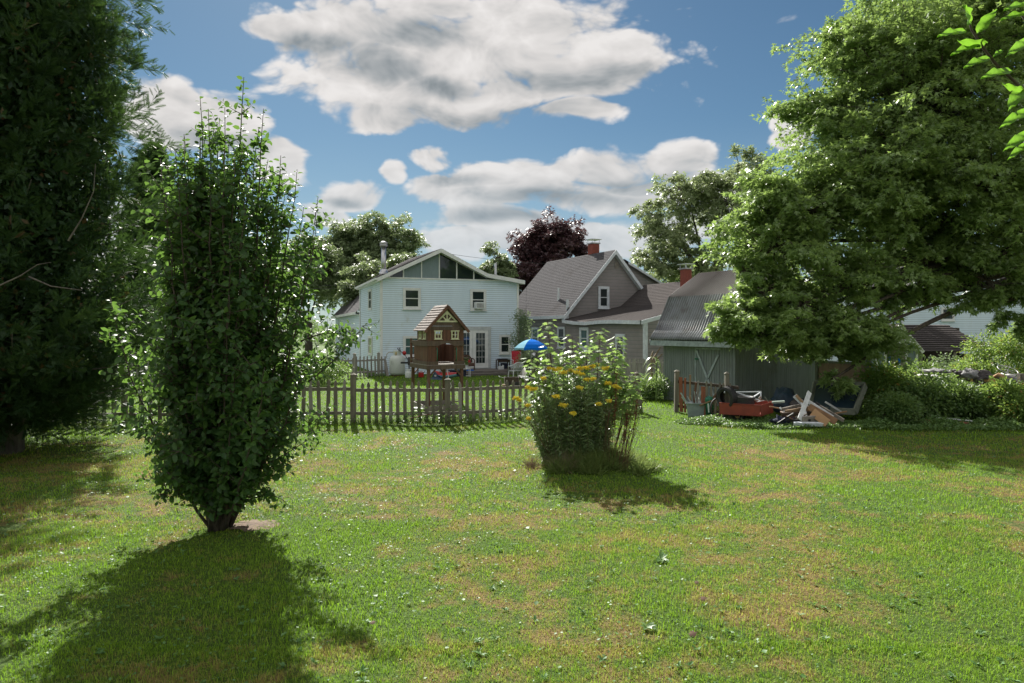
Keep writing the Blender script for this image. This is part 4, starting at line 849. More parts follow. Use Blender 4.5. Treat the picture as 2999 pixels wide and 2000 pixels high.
for x in (2071,2084,2097,2110,2120,2140):
    u = pxline(A_,B_,x); m = MB(fr); m.prism([(p[0]+u,p[1]) for p in picket_poly(0,.07,.05,1.0 if x!=2097 else .88)], -.022, -.002); m.build('picket', 'fence_wood', f4)

# ------------------------------------------------------------------ wooden play fort
PF = Frame(-2.60, 21.0, 25); PW = 1.19; PD = 1.05; DD = 1.75
def pz(y): return PF.pv(1300, y, 0)[1]
pr_ = thing('play_fort', PF.o, 'raised wooden playhouse on legs with shake roof and cream window trim', 'playhouse')
zd = 1.33
def board_wall(mb, a0, a1, fx, z0, z1, ax, out, step=.075):
    k = max(1, round((a1-a0)/step))
    for i in range(k):
        a = a0+(a1-a0)*i/k+.003; b = a0+(a1-a0)*(i+1)/k-.003; t_ = .018+.003*(i%2)
        (mb.box(a,b,*sorted((fx,fx+out*t_)),z0,z1) if ax == 'v' else mb.box(*sorted((fx,fx+out*t_)),a,b,z0,z1))
du0 = PF.pv(1283,1040)[0]; du1 = PF.pv(1330,1040)[0]; zA = pz(1011); zB = pz(966); zH0 = pz(1011); zH1 = pz(998)
pwm = MB(PF)
board_wall(pwm, 0, du0, 0, zd, zA, 'v', 1); board_wall(pwm, du1, PW, 0, zd, zA, 'v', 1); board_wall(pwm, 0, DD-.35, 0, zd, zA, 'u', 1)
board_wall(pwm, PW*.30, PW, DD-.1, zd, zA+.35, 'v', 1); board_wall(pwm, 0.1, DD-.1, PW, zd, zA, 'u', -1)
# upper storey front with its two window holes, side with two
wh = [hp_ for hp_ in (PF.pv(1273.5,968)+PF.pv(1293.5,995), PF.pv(1322.5,968)+PF.pv(1342.5,995))]
def holewall(mb, a0, a1, z0, z1, holes, fx, ax, out):
    k = round((a1-a0)/.06)
    for i in range(k):
        a = a0+(a1-a0)*i/k+.002; b = a0+(a1-a0)*(i+1)/k-.002; c = (a+b)/2; seg = [(z0,z1)]
        for h0,h1,y0,y1 in holes:
            if h0 < c < h1: seg = [(z0,y0),(y1,z1)]
        for s0,s1 in seg:
            if ax == 'v': mb.box(a,b,*sorted((fx,fx+out*.02)),s0,s1)
            else: mb.box(*sorted((fx,fx+out*.02)),a,b,s0,s1)
H1 = []
for a in wh: H1.append((a[0]+.03,a[2]-.03,a[3]+.06,a[1]-.03))
holewall(pwm, 0, PW, zH1, zB+.02, H1, 0, 'v', 1)
zs0, zs1 = H1[0][2], H1[0][3]; SH = [(.18,.36,zs0,zs1),(.62,.80,zs0,zs1)]
holewall(pwm, 0, PD, zH1, zB+.02, SH, 0, 'u', 1); holewall(pwm, 0, PD, zH1, zB+.02, SH, PW, 'u', -1)
holewall(pwm, 0, PW, zH1, zB+.02, [(.62,.9,zs0,zs1)], PD, 'v', 1)
pwm.build('wall', 'play_wood', pr_)
pm = MB(PF); nn = 12; arch = [(0,zH1),(0,zH0-.02)]+[(du0+(du1-du0)*k/nn, zH0-.02+.085*math.sin(math.pi*k/nn)) for k in range(nn+1)]+[(PW,zH0-.02),(PW,zH1)]
pm.prism(arch, -.03, -.003); pm.box(-.03,-.003,-.03,DD-.3,zH0-.03,zH1); ho = pm.build('header_board', 'play_wood_grey', pr_)
pm = MB(PF); pm.box(du1,PW+.01,-.03,-.003,zd-.02,zd+.085); pm.build('base_board', 'play_wood_grey', pr_)
pm = MB(PF); pm.box(-.01,du0,-.03,-.003,zd-.02,zd+.085); pm.box(-.03,-.003,-.03,DD-.3,zd-.02,zd+.085); pm.build('base_board', 'play_wood_grey', pr_)
pm = MB(PF); pm.box(-.02,PW+.02,-.045,-.005,pz(1081),zd-.04); pm.box(-.045,-.02,-.045,DD,pz(1081),zd-.04); pm.box(-.02,PW+.02,DD-.03,DD,pz(1081),zd-.04); pm.box(PW+.02,PW+.045,-.045,DD,pz(1081),zd-.04); pm.build('floor_beam', 'play_wood_grey', pr_)
pm = MB(PF)
for k in range(16): pm.box(-.04,PW+.04,k*DD/16-.03,(k+1)*DD/16-.038,zd-.04,zd-.01)
pm.build('floor_deck', 'grey_wood', pr_)
for (u, v) in ((.05,.04),(PW-.06,.04),(.05,DD-.06),(PW-.06,DD-.06)):
    pm = MB(PF); pm.box(u-.045,u+.045,v-.045,v+.045,-.05,pz(1081)+.02); lg = pm.build('leg', 'play_wood', pr_)
    s_ = 1 if u < .5 else -1; pm = MB(PF); pm.beam((u,v-.02,pz(1081)-.24),(u+s_*.22,v-.02,pz(1081)+.0),.035,.07,(0,1,0)); pm.build('brace', 'play_wood', lg)
pm = MB(PF); pm.box(-.035,.03,DD-.06,DD,zd-.1,zH1+.06); pm.build('railing_post', 'play_wood', pr_)
pm = MB(PF); pm.box(-.02,.01,PD,DD-.06,zH1-.09,zH1); pm.box(-.02,.01,PD,DD-.06,zd+.06,zd+.12); pm.build('railing', 'play_wood_grey', pr_)
for k, (h0,h1,y0,y1) in enumerate(H1+SH):
    ax = 'v' if k < 2 else 'u'; m = MB(PF); t_ = .035
    def bx(a0,a1,b0,b1,d=.02,e=0):
        m.box(a0,a1,-d-.0,-e,b0,b1) if ax == 'v' else m.box(-d,-e,a0,a1,b0,b1)
    bx(h0-t_,h0,y0-t_,y1); bx(h1,h1+t_,y0-t_,y1); bx(h0-t_-.02,h1+t_+.02,y1,y1+t_,.03); bx(h0,h1,y0-t_,y0); bx(h0-t_-.02,h1+t_+.02,y0-t_-.02,y0-t_,.045)
    bx((h0+h1)/2-.01,(h0+h1)/2+.01,y0,y1,.012); bx(h0,h1,(y0+y1)/2-.01,(y0+y1)/2+.01,.013)
    m.build('window_frame', 'cream_trim', pr_)
zpk = pz(892); ze_ = pz(968); uc = PF.pv(1309,900)[0]; ov = -.10; uL = PF.pv(1245,968,ov)[0]; uR = PF.pv(1374,969,ov)[0]; Rd = 1.12
sl_ = (zpk-ze_)/(uc-uL)
rm = MB(PF); rm.lap((uL,Rd,ze_),(uL,ov,ze_),(uc,ov,zpk),(uc,Rd,zpk),.115,.022,(-.75,0,.66),.3); rm.lap((uR,ov,ze_),(uR,Rd,ze_),(uc,Rd,zpk),(uc,ov,zpk),.115,.022,(.75,0,.66),.3)
rm.lap((uL,ov,ze_-.02),(uL,Rd,ze_-.02),(uc,Rd,zpk-.03),(uc,ov,zpk-.03),2,.001,(.7,0,-.6)); rm.build('roof', 'cedar_shake', pr_)
rm = MB(PF)
for a in (uL,uR): rm.beam((a,ov-.015,ze_-.05),(uc,ov-.015,zpk-.055),.03,.085,(0,0,1))
rm.build('rake_board', 'play_wood', pr_)
gm = MB(PF)
zz = zB+.02; wl = lambda z: uc-(zpk-.05-z)/sl_; wr = lambda z: uc+(zpk-.05-z)/sl_
for z0_, z1_ in ((zB+.0,pz(955)),(pz(955)+.006,pz(945))):
    gm.prism([(max(wl(z0_),0),z0_),(min(wr(z0_),PW),z0_),(min(wr(z1_),PW),z1_),(max(wl(z1_),0),z1_)], -.012, .0)
gm.prism([(wl(pz(946)),pz(946)),(wr(pz(946)),pz(946)),(uc,zpk-.05)], .0, .012); gm.build('gable_board', 'play_wood_grey', pr_)
gm = MB(PF); zb_ = pz(943.5); zt_ = pz(909)
tri = [(PF.pv(1276,943)[0],zb_),(PF.pv(1341,943)[0],zb_),(PF.pv(1309,909)[0],zt_)]; u3 = tri[2][0]
def band(a, b, w_): a = Vector((a[0],-.028,a[1])); b = Vector((b[0],-.028,b[1])); gm.beam(a, b, w_, .014, (0,1,0))
c3 = Vector((u3, 0, zb_+.03)); gm.prism([(tri[0][0],zb_),(tri[1][0],zb_),(tri[1][0]-.05,zb_+.05),(tri[0][0]+.05,zb_+.05)], -.035, -.02)
gm.prism([(tri[0][0],zb_),(tri[0][0]+.11,zb_+.05),(u3,zt_-.08),(u3,zt_)], -.034, -.02); gm.prism([(tri[1][0],zb_),(u3,zt_),(u3,zt_-.08),(tri[1][0]-.11,zb_+.05)], -.034, -.02)
for a_ in (90,47,133):
    e_ = Vector((math.cos(R(a_)),0,math.sin(R(a_)))); gm.beam(Vector((u3,-.027,zb_+.03)), Vector((u3,-.027,zb_+.03))+e_*.21, .035, .012, (0,1,0))
gm.prism([(u3-.09,zb_+.04),(u3+.09,zb_+.04),(u3+.06,zb_+.09),(u3,zb_+.11),(u3-.06,zb_+.09)], -.036, -.019)
gm.prism([(u3-.10,zt_-.10),(u3,zt_-.02),(u3+.10,zt_-.10),(u3+.05,zt_-.13),(u3-.05,zt_-.13)], -.033, -.019)
gm.build('sunburst_trim', 'cream_trim', pr_)
for x in (1279,1335):
    u = PF.pv(x,1040)[0]; m = MB(PF); pts = [(u,-.01,pz(1018)),(u,-.075,pz(1022)),(u,-.08,pz(1040)),(u,-.075,pz(1054)),(u,-.01,pz(1057))]; m.tube([PF.w(*p) for p in pts], .015, 6); m.fr=None
    m2 = MB(); m2.tube([PF.w(*p) for p in pts], .016, 6); m2.build('grab_handle', 'green_plastic', pr_, smooth=True)
m = MB(); m.tube([W(1310,1083,21.0),W(1314,1105,20.8),W(1322,1128,20.6),W(1320,1140,20.5)], .009, 5); tag(m.build('hanging_rope', 'rope'), 'thin pale rope hanging under the wooden playhouse', 'rope')
# sandbox-like frame under it
sx = thing('sandbox', GX(1300,20.2), 'weathered board sandbox frame on the grass below the playhouse', 'sandbox')
a, b, c_, d_ = G(1212,1190), G(1312,1187), G(1345,1202), G(1250,1208)
for p, q in ((a,b),(b,c_),(a,d_),(d_,c_)): m = MB(); m.beam(p+Vector((0,0,.09)), q+Vector((0,0,.09)), .06, .15); m.build('side_board', 'grey_wood', sx)
m = MB(); m.beam(W(1212,1194,20.4), W(1245,1197,19.9), .22, .03); tag(m.build('pale_board', 'white_paint'), 'pale board lying across the left corner of the sandbox', 'board')
sb_ = thing('rung_bar', GX(1300,21.6), 'grey horizontal bar between the playhouse legs near the ground', 'bar'); m = MB(); m.beam(W(1254,1177,21.9), W(1344,1175,21.9), .03, .045); m.build('bar', 'grey_wood', sb_)

# ------------------------------------------------------------------ things round the deck
pt = thing('propane_tank', GX(1164,35.3), 'tall white upright propane tank standing against the white house', 'gas tank'); c = GX(1164,35.3)
m = MB(); m.lathe(c, [(.0,.06),(.30,.06),(.37,.10),(.405,.18),(.405,.86),(.37,.97),(.28,1.05),(.12,1.09),(0,1.10)], 28); m.build('body', 'tank_white', pt, smooth=True)
m = MB(); m.lathe(c, [(.19,1.06),(.20,1.26),(.22,1.30),(.12,1.33),(.11,1.31),(.17,1.27),(.17,1.06)], 24); m.build('collar', 'tank_white', pt, smooth=True)
m = MB(); m.lathe(c, [(.30,.0),(.30,.07),(.28,.07),(.28,.0)], 24); m.build('foot_ring', 'rust_metal', pt)
m = MB(); m.tube([c+Vector((-.03,-.2,1.07)),c+Vector((-.03,-.2,1.24))], .03, 8); m.build('valve', 'brass', pt, smooth=True)
m = MB(); m.tube([c+Vector((-.2,0,1.22)),c+Vector((-.45,.05,1.22)),c+Vector((-.6,.3,1.12)),c+Vector((-.66,.6,.9))], .014, 5); m.build('gas_line', 'brass', pt)
m = MB()
ec = R(-118)
def onT(a, z, r=.409): t_ = ec+a/.405; return c+Vector((r*math.cos(t_), r*math.sin(t_), z))
ring = [onT(.085*math.cos(t), .70+.085*math.sin(t)) for t in [k*math.pi/12 for k in range(25)]]; m.tube(ring, .005, 4)
for k in range(3): m.tube([onT(-.045+.045*k-.012,.69), onT(-.045+.045*k,.715), onT(-.045+.045*k+.012,.69)], .004, 4)
m.tube([onT(-.05,.665),onT(.05,.665)], .004, 4); m.tube([onT(-.09,.59),onT(.09,.59)], .004, 4); m.build('emblem', 'metal_dull', pt)
st_ = thing('string_trimmer', GX(1184,35.0), 'string trimmer with a red motor leaning beside the gas tank', 'trimmer')
m = MB(); m.tube([W(1168,1018,35.2),W(1175,1030,35),W(1188,1042,34.9),W(1198,1058,34.8),W(1203,1090,34.7)], [.014,.016,.018,.016,.014], 6); m.build('shaft', 'black_plastic', st_)
m = MB(); m.tube([W(1164,1019,35.2),W(1170,1028,35.1)], .02, 6); m.tube([W(1172,1017,35.2),W(1172,1028,35.1)], .02, 6); m.build('handle', 'black_plastic', st_)
m = MB(); cc_ = W(1185,1035,34.85); m.lathe(cc_-Vector((.1,0,0)), [(0,0),(.07,.01),(.11,.05),(.11,.13),(.07,.18),(0,.19)], 14, ax=(1,.1,.2)); m.build('motor', 'red_plastic', st_, smooth=True)
gr_ = thing('barbecue_grill', GX(1199,34.2), 'black barbecue grill with side shelf left of the playhouse legs', 'grill'); g = GX(1202,34.2)
m = MB(); m.box(g.x-.1,g.x+.42,g.y-.2,g.y+.2,.62,.78); m.build('firebox', 'black_metal', gr_, bevel=.02)
m = MB(); m.prism([(g.y-.2,.79),(g.y+.2,.79),(g.y+.17,.97),(g.y+.04,1.03),(g.y-.12,.98)], g.x-.1, g.x+.42, 'u'); m.V = [(a,b,c2) for a,b,c2 in m.V]; m.build('lid', 'black_metal', gr_, bevel=.02)
m = MB(); m.box(g.x-.46,g.x-.1,g.y-.16,g.y+.16,.70,.78); m.build('side_shelf', 'black_plastic', gr_, bevel=.01)
for x in (-.05,.37):
    for y in (-.17,.17): m = MB(); m.tube([(g.x+x,g.y+y,.62),(g.x+x+(.02 if x>0 else -.02),g.y+y,0)], .018, 6); m.build('leg', 'black_metal', gr_)
gc = thing('gas_cylinder', GX(1196,33.8), 'small squat white gas cylinder on the grass under the grill shelf', 'gas bottle'); g = GX(1196,33.6)
m = MB(); m.lathe(g, [(0,.0),(.13,.0),(.15,.05),(.155,.10),(.155,.26),(.13,.33),(.05,.36),(0,.36)], 18); m.build('body', 'tank_white', gc, smooth=True)
m = MB(); m.lathe(g, [(.10,.33),(.11,.45),(.10,.46),(.09,.35)], 16); m.build('collar', 'white_plastic', gc)
rcn = thing('fuel_can', GX(1234,34.3), 'red plastic fuel can on the grass under the playhouse', 'fuel can'); g = GX(1234,34.3)
m = MB(); m.box(g.x-.13,g.x+.13,g.y-.09,g.y+.09,0,.24); m.build('body', 'red_plastic', rcn, bevel=.03)
m = MB(); m.tube([(g.x-.09,g.y,.24),(g.x-.07,g.y,.29),(g.x+.05,g.y,.29),(g.x+.07,g.y,.24)], .014, 6); m.build('handle', 'red_plastic', rcn)
m = MB(); m.tube([(g.x+.1,g.y,.22),(g.x+.2,g.y,.33)], .014, 6); m.build('spout', 'black_plastic', rcn)
# kayak: red deck over a pale blue hull, bow to the right
ky = thing('kayak', GX(1305,32.7), 'red and pale blue kayak on the grass behind the playhouse legs', 'kayak')
ka = W(1276,1096,33.6); kb = W(1340,1106,32.6); kd = (kb-ka).normalized(); ks = Vector((-kd.y,kd.x,0))
def hull(zf, lo, name, mat, e=0):
    vs3=[];fs3=[];n1=16;n2=8
    for i in range(n1+1):
        t=i/n1; wd=.30*math.sin(math.pi*min(1,max(0,.04+.92*t)))**.75; cz=.16+.10*(2*t-1)**2
        for j in range(n2+1):
            a=math.pi*j/n2; y=math.cos(a)*wd; z=(math.sin(a)*(.15 if not lo else -.15))*math.sin(math.pi*min(1,max(0,.06+.9*t)))**.4
            p=ka.lerp(kb,t); vs3.append(Vector((p.x,p.y,cz+z+.03))+ks*y)
    for i in range(n1):
        for j in range(n2): a=i*(n2+1)+j; fs3.append((a,a+1,a+n2+2,a+n2+1))
    m=MB(); m.add(vs3,fs3); return m.build(name, mat, ky, smooth=True)
hull(1,True,'hull','pale_blue_fabric'); hull(1,False,'deck','red_plastic')
m = MB(); pc = ka.lerp(kb,.42); m.lathe(Vector((pc.x,pc.y,.33)), [(.24,0),(.26,.03),(.20,.05),(.20,.0)], 18); m.build('cockpit_rim', 'grey_cloth', ky, smooth=True)
m = MB(); tpts = [W(1256,1113,32.6),W(1302,1112,32.4),W(1310,1105,33.4),W(1262,1106,33.8)]; tp_ = W(1273,1085,33.2); 
tb = [Vector((p.x,p.y,.0)) for p in tpts]; mid = [tb[i].lerp(tb[(i+1)%4],.5)*.5+tp_*.5-Vector((0,0,.12)) for i in range(4)]
m.add(tb+mid+[tp_], [(0,1,4),(1,2,5),(2,3,6),(3,0,7),(0,4,7),(4,1,5),(5,2,6),(6,3,7),(7,4,8),(4,5,8),(5,6,8),(6,7,8)])
tg = m.build('folded_tarp', 'dark_tarp'); tag(tg, 'dark blue tarp pitched in a peak beside the red kayak', 'tarp')
m = MB(); q0 = W(1274,1100,32.55); 
for k in range(2): m.box(q0.x+.05*k,q0.x+.05*k+.035,q0.y-.14,q0.y-.13,q0.z-.03,q0.z+.05)
m.build('emblem', 'white_paint', tg)
sto = thing('plastic_tote', GX(1362,35.4), 'dark blue plastic tote under the end of the deck', 'tote'); g = GX(1345,34.6); m = MB(); m.box(g.x-.5,g.x+.35,g.y-.2,g.y+.2,0,.32); m.build('box', 'navy_cloth', sto, bevel=.03); m = MB(); m.box(g.x-.53,g.x+.38,g.y-.23,g.y+.23,.32,.36); m.build('lid', 'dark_tarp', sto, bevel=.01)
# wicker armchair on the deck by the door
DK = .206
wc = thing('wicker_chair', H.w(4.55,-.75,DK), 'brown wicker armchair beside the left glass door', 'chair'); CF = Frame(*H.w(4.55,-.75,0)[:2], 20)
m = MB(CF); m.box(-.28,.28,-.25,.25,.22,.40); m.V=[(a,b,c2+DK) for a,b,c2 in m.V]; m.build('seat', 'wicker', wc, bevel=.03)
m = MB(); pts = [CF.w(.30*math.cos(t), .26+.02*math.cos(t), DK+.42+.38*math.sin(t)) for t in [math.pi*k/12 for k in range(13)]]; m.tube(pts, .035, 8)
for k in range(-4,5): m.tube([CF.w(k*.06,.25,DK+.38), CF.w(k*.06,.26,DK+.42+.37*math.sqrt(max(0,1-(k*.06/.3)**2)))], .022, 5)
m.build('backrest', 'wicker', wc, smooth=True)
for s_ in (-1,1): m = MB(); m.tube([CF.w(s_*.30,.25,DK+.62),CF.w(s_*.32,0,DK+.60),CF.w(s_*.30,-.25,DK+.55),CF.w(s_*.28,-.25,DK+.0)], .03, 6); m.build('arm', 'wicker', wc, smooth=True)
cu_ = MB(); p = W(1376,1060,37); cu_.lathe(p-Vector((.1,0,0)), [(0,0),(.10,.02),(.13,.08),(.10,.14),(0,.16)], 12, ax=(1,0,0)); tag(cu_.build('red_cushion', 'red_plastic'), 'round red cushion on the arm of the wicker chair', 'cushion')
# plant stand and potted plant
ps_ = thing('plant_stand', GX(1362,34.4), 'small white metal plant stand in front of the deck', 'table'); PS = Frame(*GX(1362,34.6)[:2], 15)
for u in (-.24,.24):
    for v in (-.16,.16): m = MB(PS); m.box(u-.015,u+.015,v-.015,v+.015,0,.40); m.build('leg', 'white_paint', ps_)
m = MB(PS); m.box(-.26,.26,-.18,.18,.40,.43); m.build('top', 'white_paint', ps_); m = MB(PS); m.box(-.225,.225,-.17,-.15,.05,.075); m.box(-.225,.225,.15,.17,.05,.075); m.build('stretcher', 'white_paint', ps_)
pp = thing('potted_plant', PS.w(.06,0,.43), 'leggy green plant in a white pot on the white plant stand', 'plant'); m = MB(); c = PS.w(.06,0,0); m.lathe(c, [(0,.431),(.09,.431),(.12,.60),(.10,.60),(.09,.56),(0,.56)], 14); m.build('pot', 'white_plastic', pp)
leaves('foliage', np.array(c)+np.array([0,0,.58])+np.abs(rng.normal(size=(60,3)))*[.0,.0,.16]+rng.normal(size=(60,3))*[.06,.06,.01], rdir(60)+[0,0,.6], rdir(60), .10, .05, 'oval', 'bush_leaf', pp)
# deck table with clutter, bucket, red chair
wt = thing('wooden_bench_table', H.w(6.55,-.5,DK), 'dark wooden side table with shelf clutter between door and red chair', 'table'); TF = Frame(*H.w(6.62,-.55,0)[:2], 20)
m = MB(TF); m.box(-.36,.36,-.2,.2,DK+.50,DK+.54); m.build('top', 'dark_wood', wt)
for u in (-.33,.33):
    for v in (-.17,.17): m = MB(TF); m.box(u-.025,u+.025,v-.025,v+.025,DK,DK+.5); m.build('leg', 'dark_wood', wt)
m = MB(TF); m.box(-.33,.33,-.18,-.16,DK+.40,DK+.5); m.build('apron', 'dark_wood', wt)
m = MB(TF); m.box(-.3,.25,-.12,.12,DK+.545,DK+.58); tag(m.build('folded_cloth', 'navy_cloth', None, bevel=.015), 'dark blue folded cloth lying on the dark wooden side table', 'cloth')
m = MB(TF); m.box(-.10,.22,-.1,.12,DK,DK+.34); tag(m.build('storage_crate', 'navy_cloth', None, bevel=.02), 'dark blue crate under the dark wooden side table', 'crate')
wbk = thing('white_bucket', H.w(6.3,-.95,DK), 'white box bucket at the foot of the dark side table', 'bucket'); BF = Frame(*H.w(6.33,-1.0,0)[:2], 20); m = MB(BF); m.box(-.13,.13,-.11,.11,DK,DK+.19); m.build('tub', 'white_plastic', wbk, bevel=.015); m = MB(BF); m.box(.12,.15,-.12,.12,DK,DK+.26); m.build('lid', 'white_plastic', wbk)
mt_ = MB(H); mt_.box(4.7,5.6,-.75,-.25,DK,DK+.02); tag(mt_.build('door_mat', 'wicker'), 'dark brown mat in front of the glass doors', 'mat')
mt_ = MB(H); mt_.box(4.1,4.6,-1.75,-1.5,DK,DK+.07); tag(mt_.build('folded_towel', 'blue_fabric', None, bevel=.02), 'blue towel folded on the edge of the deck', 'towel')
rc = thing('patio_chair', H.w(7.75,-1.0,DK), 'high-backed patio chair with a red cushion at the right end of the deck', 'chair'); RF = Frame(*W(1514,1050,36.3)[:2], 10)
m = MB(RF); m.prism([(-.02,DK+.42),(.06,DK+.42),(.30,DK+1.05),(.22,DK+1.05)], -.24, .24, 'u'); m.build('back_cushion', 'red_fabric', rc, bevel=.02)
m = MB(RF); m.box(-.24,.24,-.42,.02,DK+.36,DK+.44); m.build('seat_cushion', 'red_fabric', rc, bevel=.02)
for s_ in (-1,1):
    m = MB(RF); m.beam((s_*.27,.02,DK+.1),(s_*.27,.27,DK+1.0),.03,.03); m.beam((s_*.27,-.42,DK+.58),(s_*.27,.14,DK+.60),.05,.025); m.beam((s_*.27,-.42,DK+.0),(s_*.27,-.42,DK+.58),.03,.03); m.beam((s_*.27,.14,DK),(s_*.27,-.05,DK+.5),.03,.03); m.build('side_frame', 'white_plastic', rc)
# white resin chair seen from behind
ch_ = thing('plastic_chair', GX(1512,33), 'white slatted plastic armchair on the grass in front of the deck', 'chair'); WC = Frame(*GX(1512,33.1)[:2], 28)
m = MB(); n_ = 12
def bk(t, z): return WC.w(.27*math.cos(t), -.16-.08*math.sin(t)-(z-.4)*.22, z)
top = [bk(math.pi*k/n_, .66+.16*math.sin(math.pi*k/n_)) for k in range(n_+1)]
m.tube(top, .028, 6)
for k in range(2,11): t=math.pi*k/n_; m.tube([bk(t,.42), bk(t,.55), bk(t,.64+.16*math.sin(t))], .016, 5)
m.tube([bk(math.pi*k/n_, .42) for k in range(n_+1)], .022, 6); m.build('backrest', 'white_plastic', ch_, smooth=True)
m = MB(WC); m.box(-.24,.24,-.16,.28,.38,.42); m.build('seat', 'white_plastic', ch_, bevel=.015)
for s_ in (-1,1): m = MB(); m.tube([bk(0 if s_ > 0 else math.pi,.68), WC.w(s_*.31,-.02,.64), WC.w(s_*.31,.20,.62), WC.w(s_*.28,.27,.42)], .026, 6); m.build('arm', 'white_plastic', ch_, smooth=True)
for u, v in ((-.25,-.2),(.25,-.2),(-.25,.27),(.25,.27)): m = MB(); m.tube([WC.w(u,v,.40), WC.w(u*1.1,v*1.15,0)], [.032,.022], 6); m.build('leg', 'white_plastic', ch_)
# parasol
um = thing('blue_parasol', GX(1556,33), 'bright blue parasol with one pale panel, open beside the white house', 'parasol'); c = GX(1556,33); zr, ztp, rr_ = 1.52, 1.93, .86; n8 = 8
for nm, mt2, ks_ in (('canopy','blue_fabric',range(8)),('pale_panel','pale_blue_fabric',(4,))):
    m = MB(); e = 0 if nm == 'canopy' else .004
    for k in ks_:
        if nm == 'canopy' and k == 4: continue
        for j in range(4):
            def pt_(a, t): r_ = rr_*t; z = ztp-(ztp-zr)*t**1.9+e; return c+Vector((r_*math.cos(a), r_*math.sin(a), z))
            a0 = 2*math.pi*k/8+.35; a1 = a0+math.pi/4
            m.add([pt_(a0,j/4),pt_(a0,(j+1)/4),pt_(a1,(j+1)/4),pt_(a1,j/4)], [(0,1,2,3)])
        p_,q_ = pt_(a0,1),pt_(a1,1); m.add([p_,q_,q_-Vector((0,0,.10)),p_.lerp(q_,.5)-Vector((0,0,.07)),p_-Vector((0,0,.10))], [(0,1,2,3,4)])
    o = m.build(nm, mt2, um); s5 = o.modifiers.new('s','SOLIDIFY'); s5.thickness = .004
m = MB(); m.tube([c, c+Vector((0,0,ztp+.05))], .02, 8); m.build('pole', 'metal_dull', um); m = MB(); m.lathe(c, [(.03,ztp),(.035,ztp+.03),(0,ztp+.06)], 8); m.build('finial', 'blue_fabric', um)
kg = thing('kettle_grill', GX(1563,34.5), 'round silver-lidded kettle grill behind the parasol pole', 'grill'); c = GX(1565,34.5)
m = MB(); m.lathe(c, [(.24,.98),(.23,1.08),(.17,1.18),(.07,1.23),(0,1.24)], 18); m.build('lid', 'metal', kg, smooth=True); m = MB(); m.lathe(c, [(.24,.97),(.22,.86),(.13,.77),(0,.74)], 18); m.build('bowl', 'black_metal', kg, smooth=True)
for k in range(3): a = 2.1*k; m = MB(); m.tube([c+Vector((.1*math.cos(a),.1*math.sin(a),.8)), c+Vector((.28*math.cos(a),.28*math.sin(a),0))], .015, 5); m.build('leg', 'tan_cloth', kg)
# hammock
hm = thing('hammock', GX(1560,31), 'white rope hammock with spreader bar, partly behind the maple shoots', 'hammock')
s0, s1 = W(1519,1101,31.2), W(1541,1103,30.4); s0 = W(1519,1101,31.2); apx = W(1537,1074,31.4); e0 = W(1519,1101,31.2)
m = MB(); m.tube([e0, W(1548,1104,30.2)], .02, 6); m.build('spreader_bar', 'white_paint', hm)
m = MB()
for k in range(11): m.tube([apx, e0.lerp(W(1548,1104,30.2), k/10)], .006, 4)
m.build('ropes', 'rope', hm)
m = MB(); a0, a1 = e0, W(1548,1104,30.2); b0, b1 = W(1606,1090,32.0), W(1622,1094,31.0); gv = []; gf = []; nn = 10
for i in range(nn+1):
    for j in range(nn+1):
        p = a0.lerp(b0,i/nn).lerp(a1.lerp(b1,i/nn), j/nn); p.z -= .16*math.sin(math.pi*i/nn)+.06*math.sin(math.pi*j/nn)-.02*math.sin(i*2.1+j*1.7); gv.append(p)
for i in range(nn):
    for j in range(nn): a = i*(nn+1)+j; gf.append((a,a+1,a+nn+2,a+nn+1))
m.add(gv, gf); o = m.build('bed', 'white_cloth', hm, smooth=True); s5 = o.modifiers.new('s','SOLIDIFY'); s5.thickness = .02
m = MB(); pe = apx+Vector((.25,.25,0)); m.tube([apx, pe-Vector((0,0,.02))], .008, 4); m.tube([Vector((pe.x,pe.y,0)),pe+Vector((0,0,.12))], .03, 6); m.build('stand_post', 'black_metal', hm)
wg_ = thing('wooden_wagon', GX(1497,28.4), 'dark wooden crate wagon with a pale pull handle behind the fence', 'wagon'); WF2 = Frame(*GX(1499,28.5)[:2], 5)
m = MB(WF2); 
for k in range(7): m.box(-.28+k*.08,-.28+k*.08+.07,-.2,-.18,.10,.42); m.box(-.28+k*.08,-.28+k*.08+.07,.18,.2,.10,.42)
m.box(-.28,.28,-.18,.18,.10,.13); m.box(-.30,-.28,-.2,.2,.10,.42); m.box(.28,.30,-.2,.2,.10,.42); m.build('box', 'dark_wood', wg_)
for u in (-.2,.2): m = MB(); m.lathe(WF2.w(u,-.26,.12), [(0,0),(.11,0),(.12,.01),(.12,.035),(.11,.045),(0,.045)], 16, ax=WF2.v); m.build('wheel', 'rubber', wg_)
m = MB(); m.tube([WF2.w(-.25,-.1,.36), W(1463,1103,27.9)], .012, 6); m.tube([W(1461,1101,27.95),W(1465,1104,27.9)], .02, 6); m.build('handle', 'white_paint', wg_)
m = MB(); g = GX(1476,28.2); m.box(g.x-.07,g.x+.07,g.y-.07,g.y+.07,.02,.14); tag(m.build('wood_block', 'tan_wood', None, bevel=.01), 'small tan wooden block left of the dark wagon', 'block')

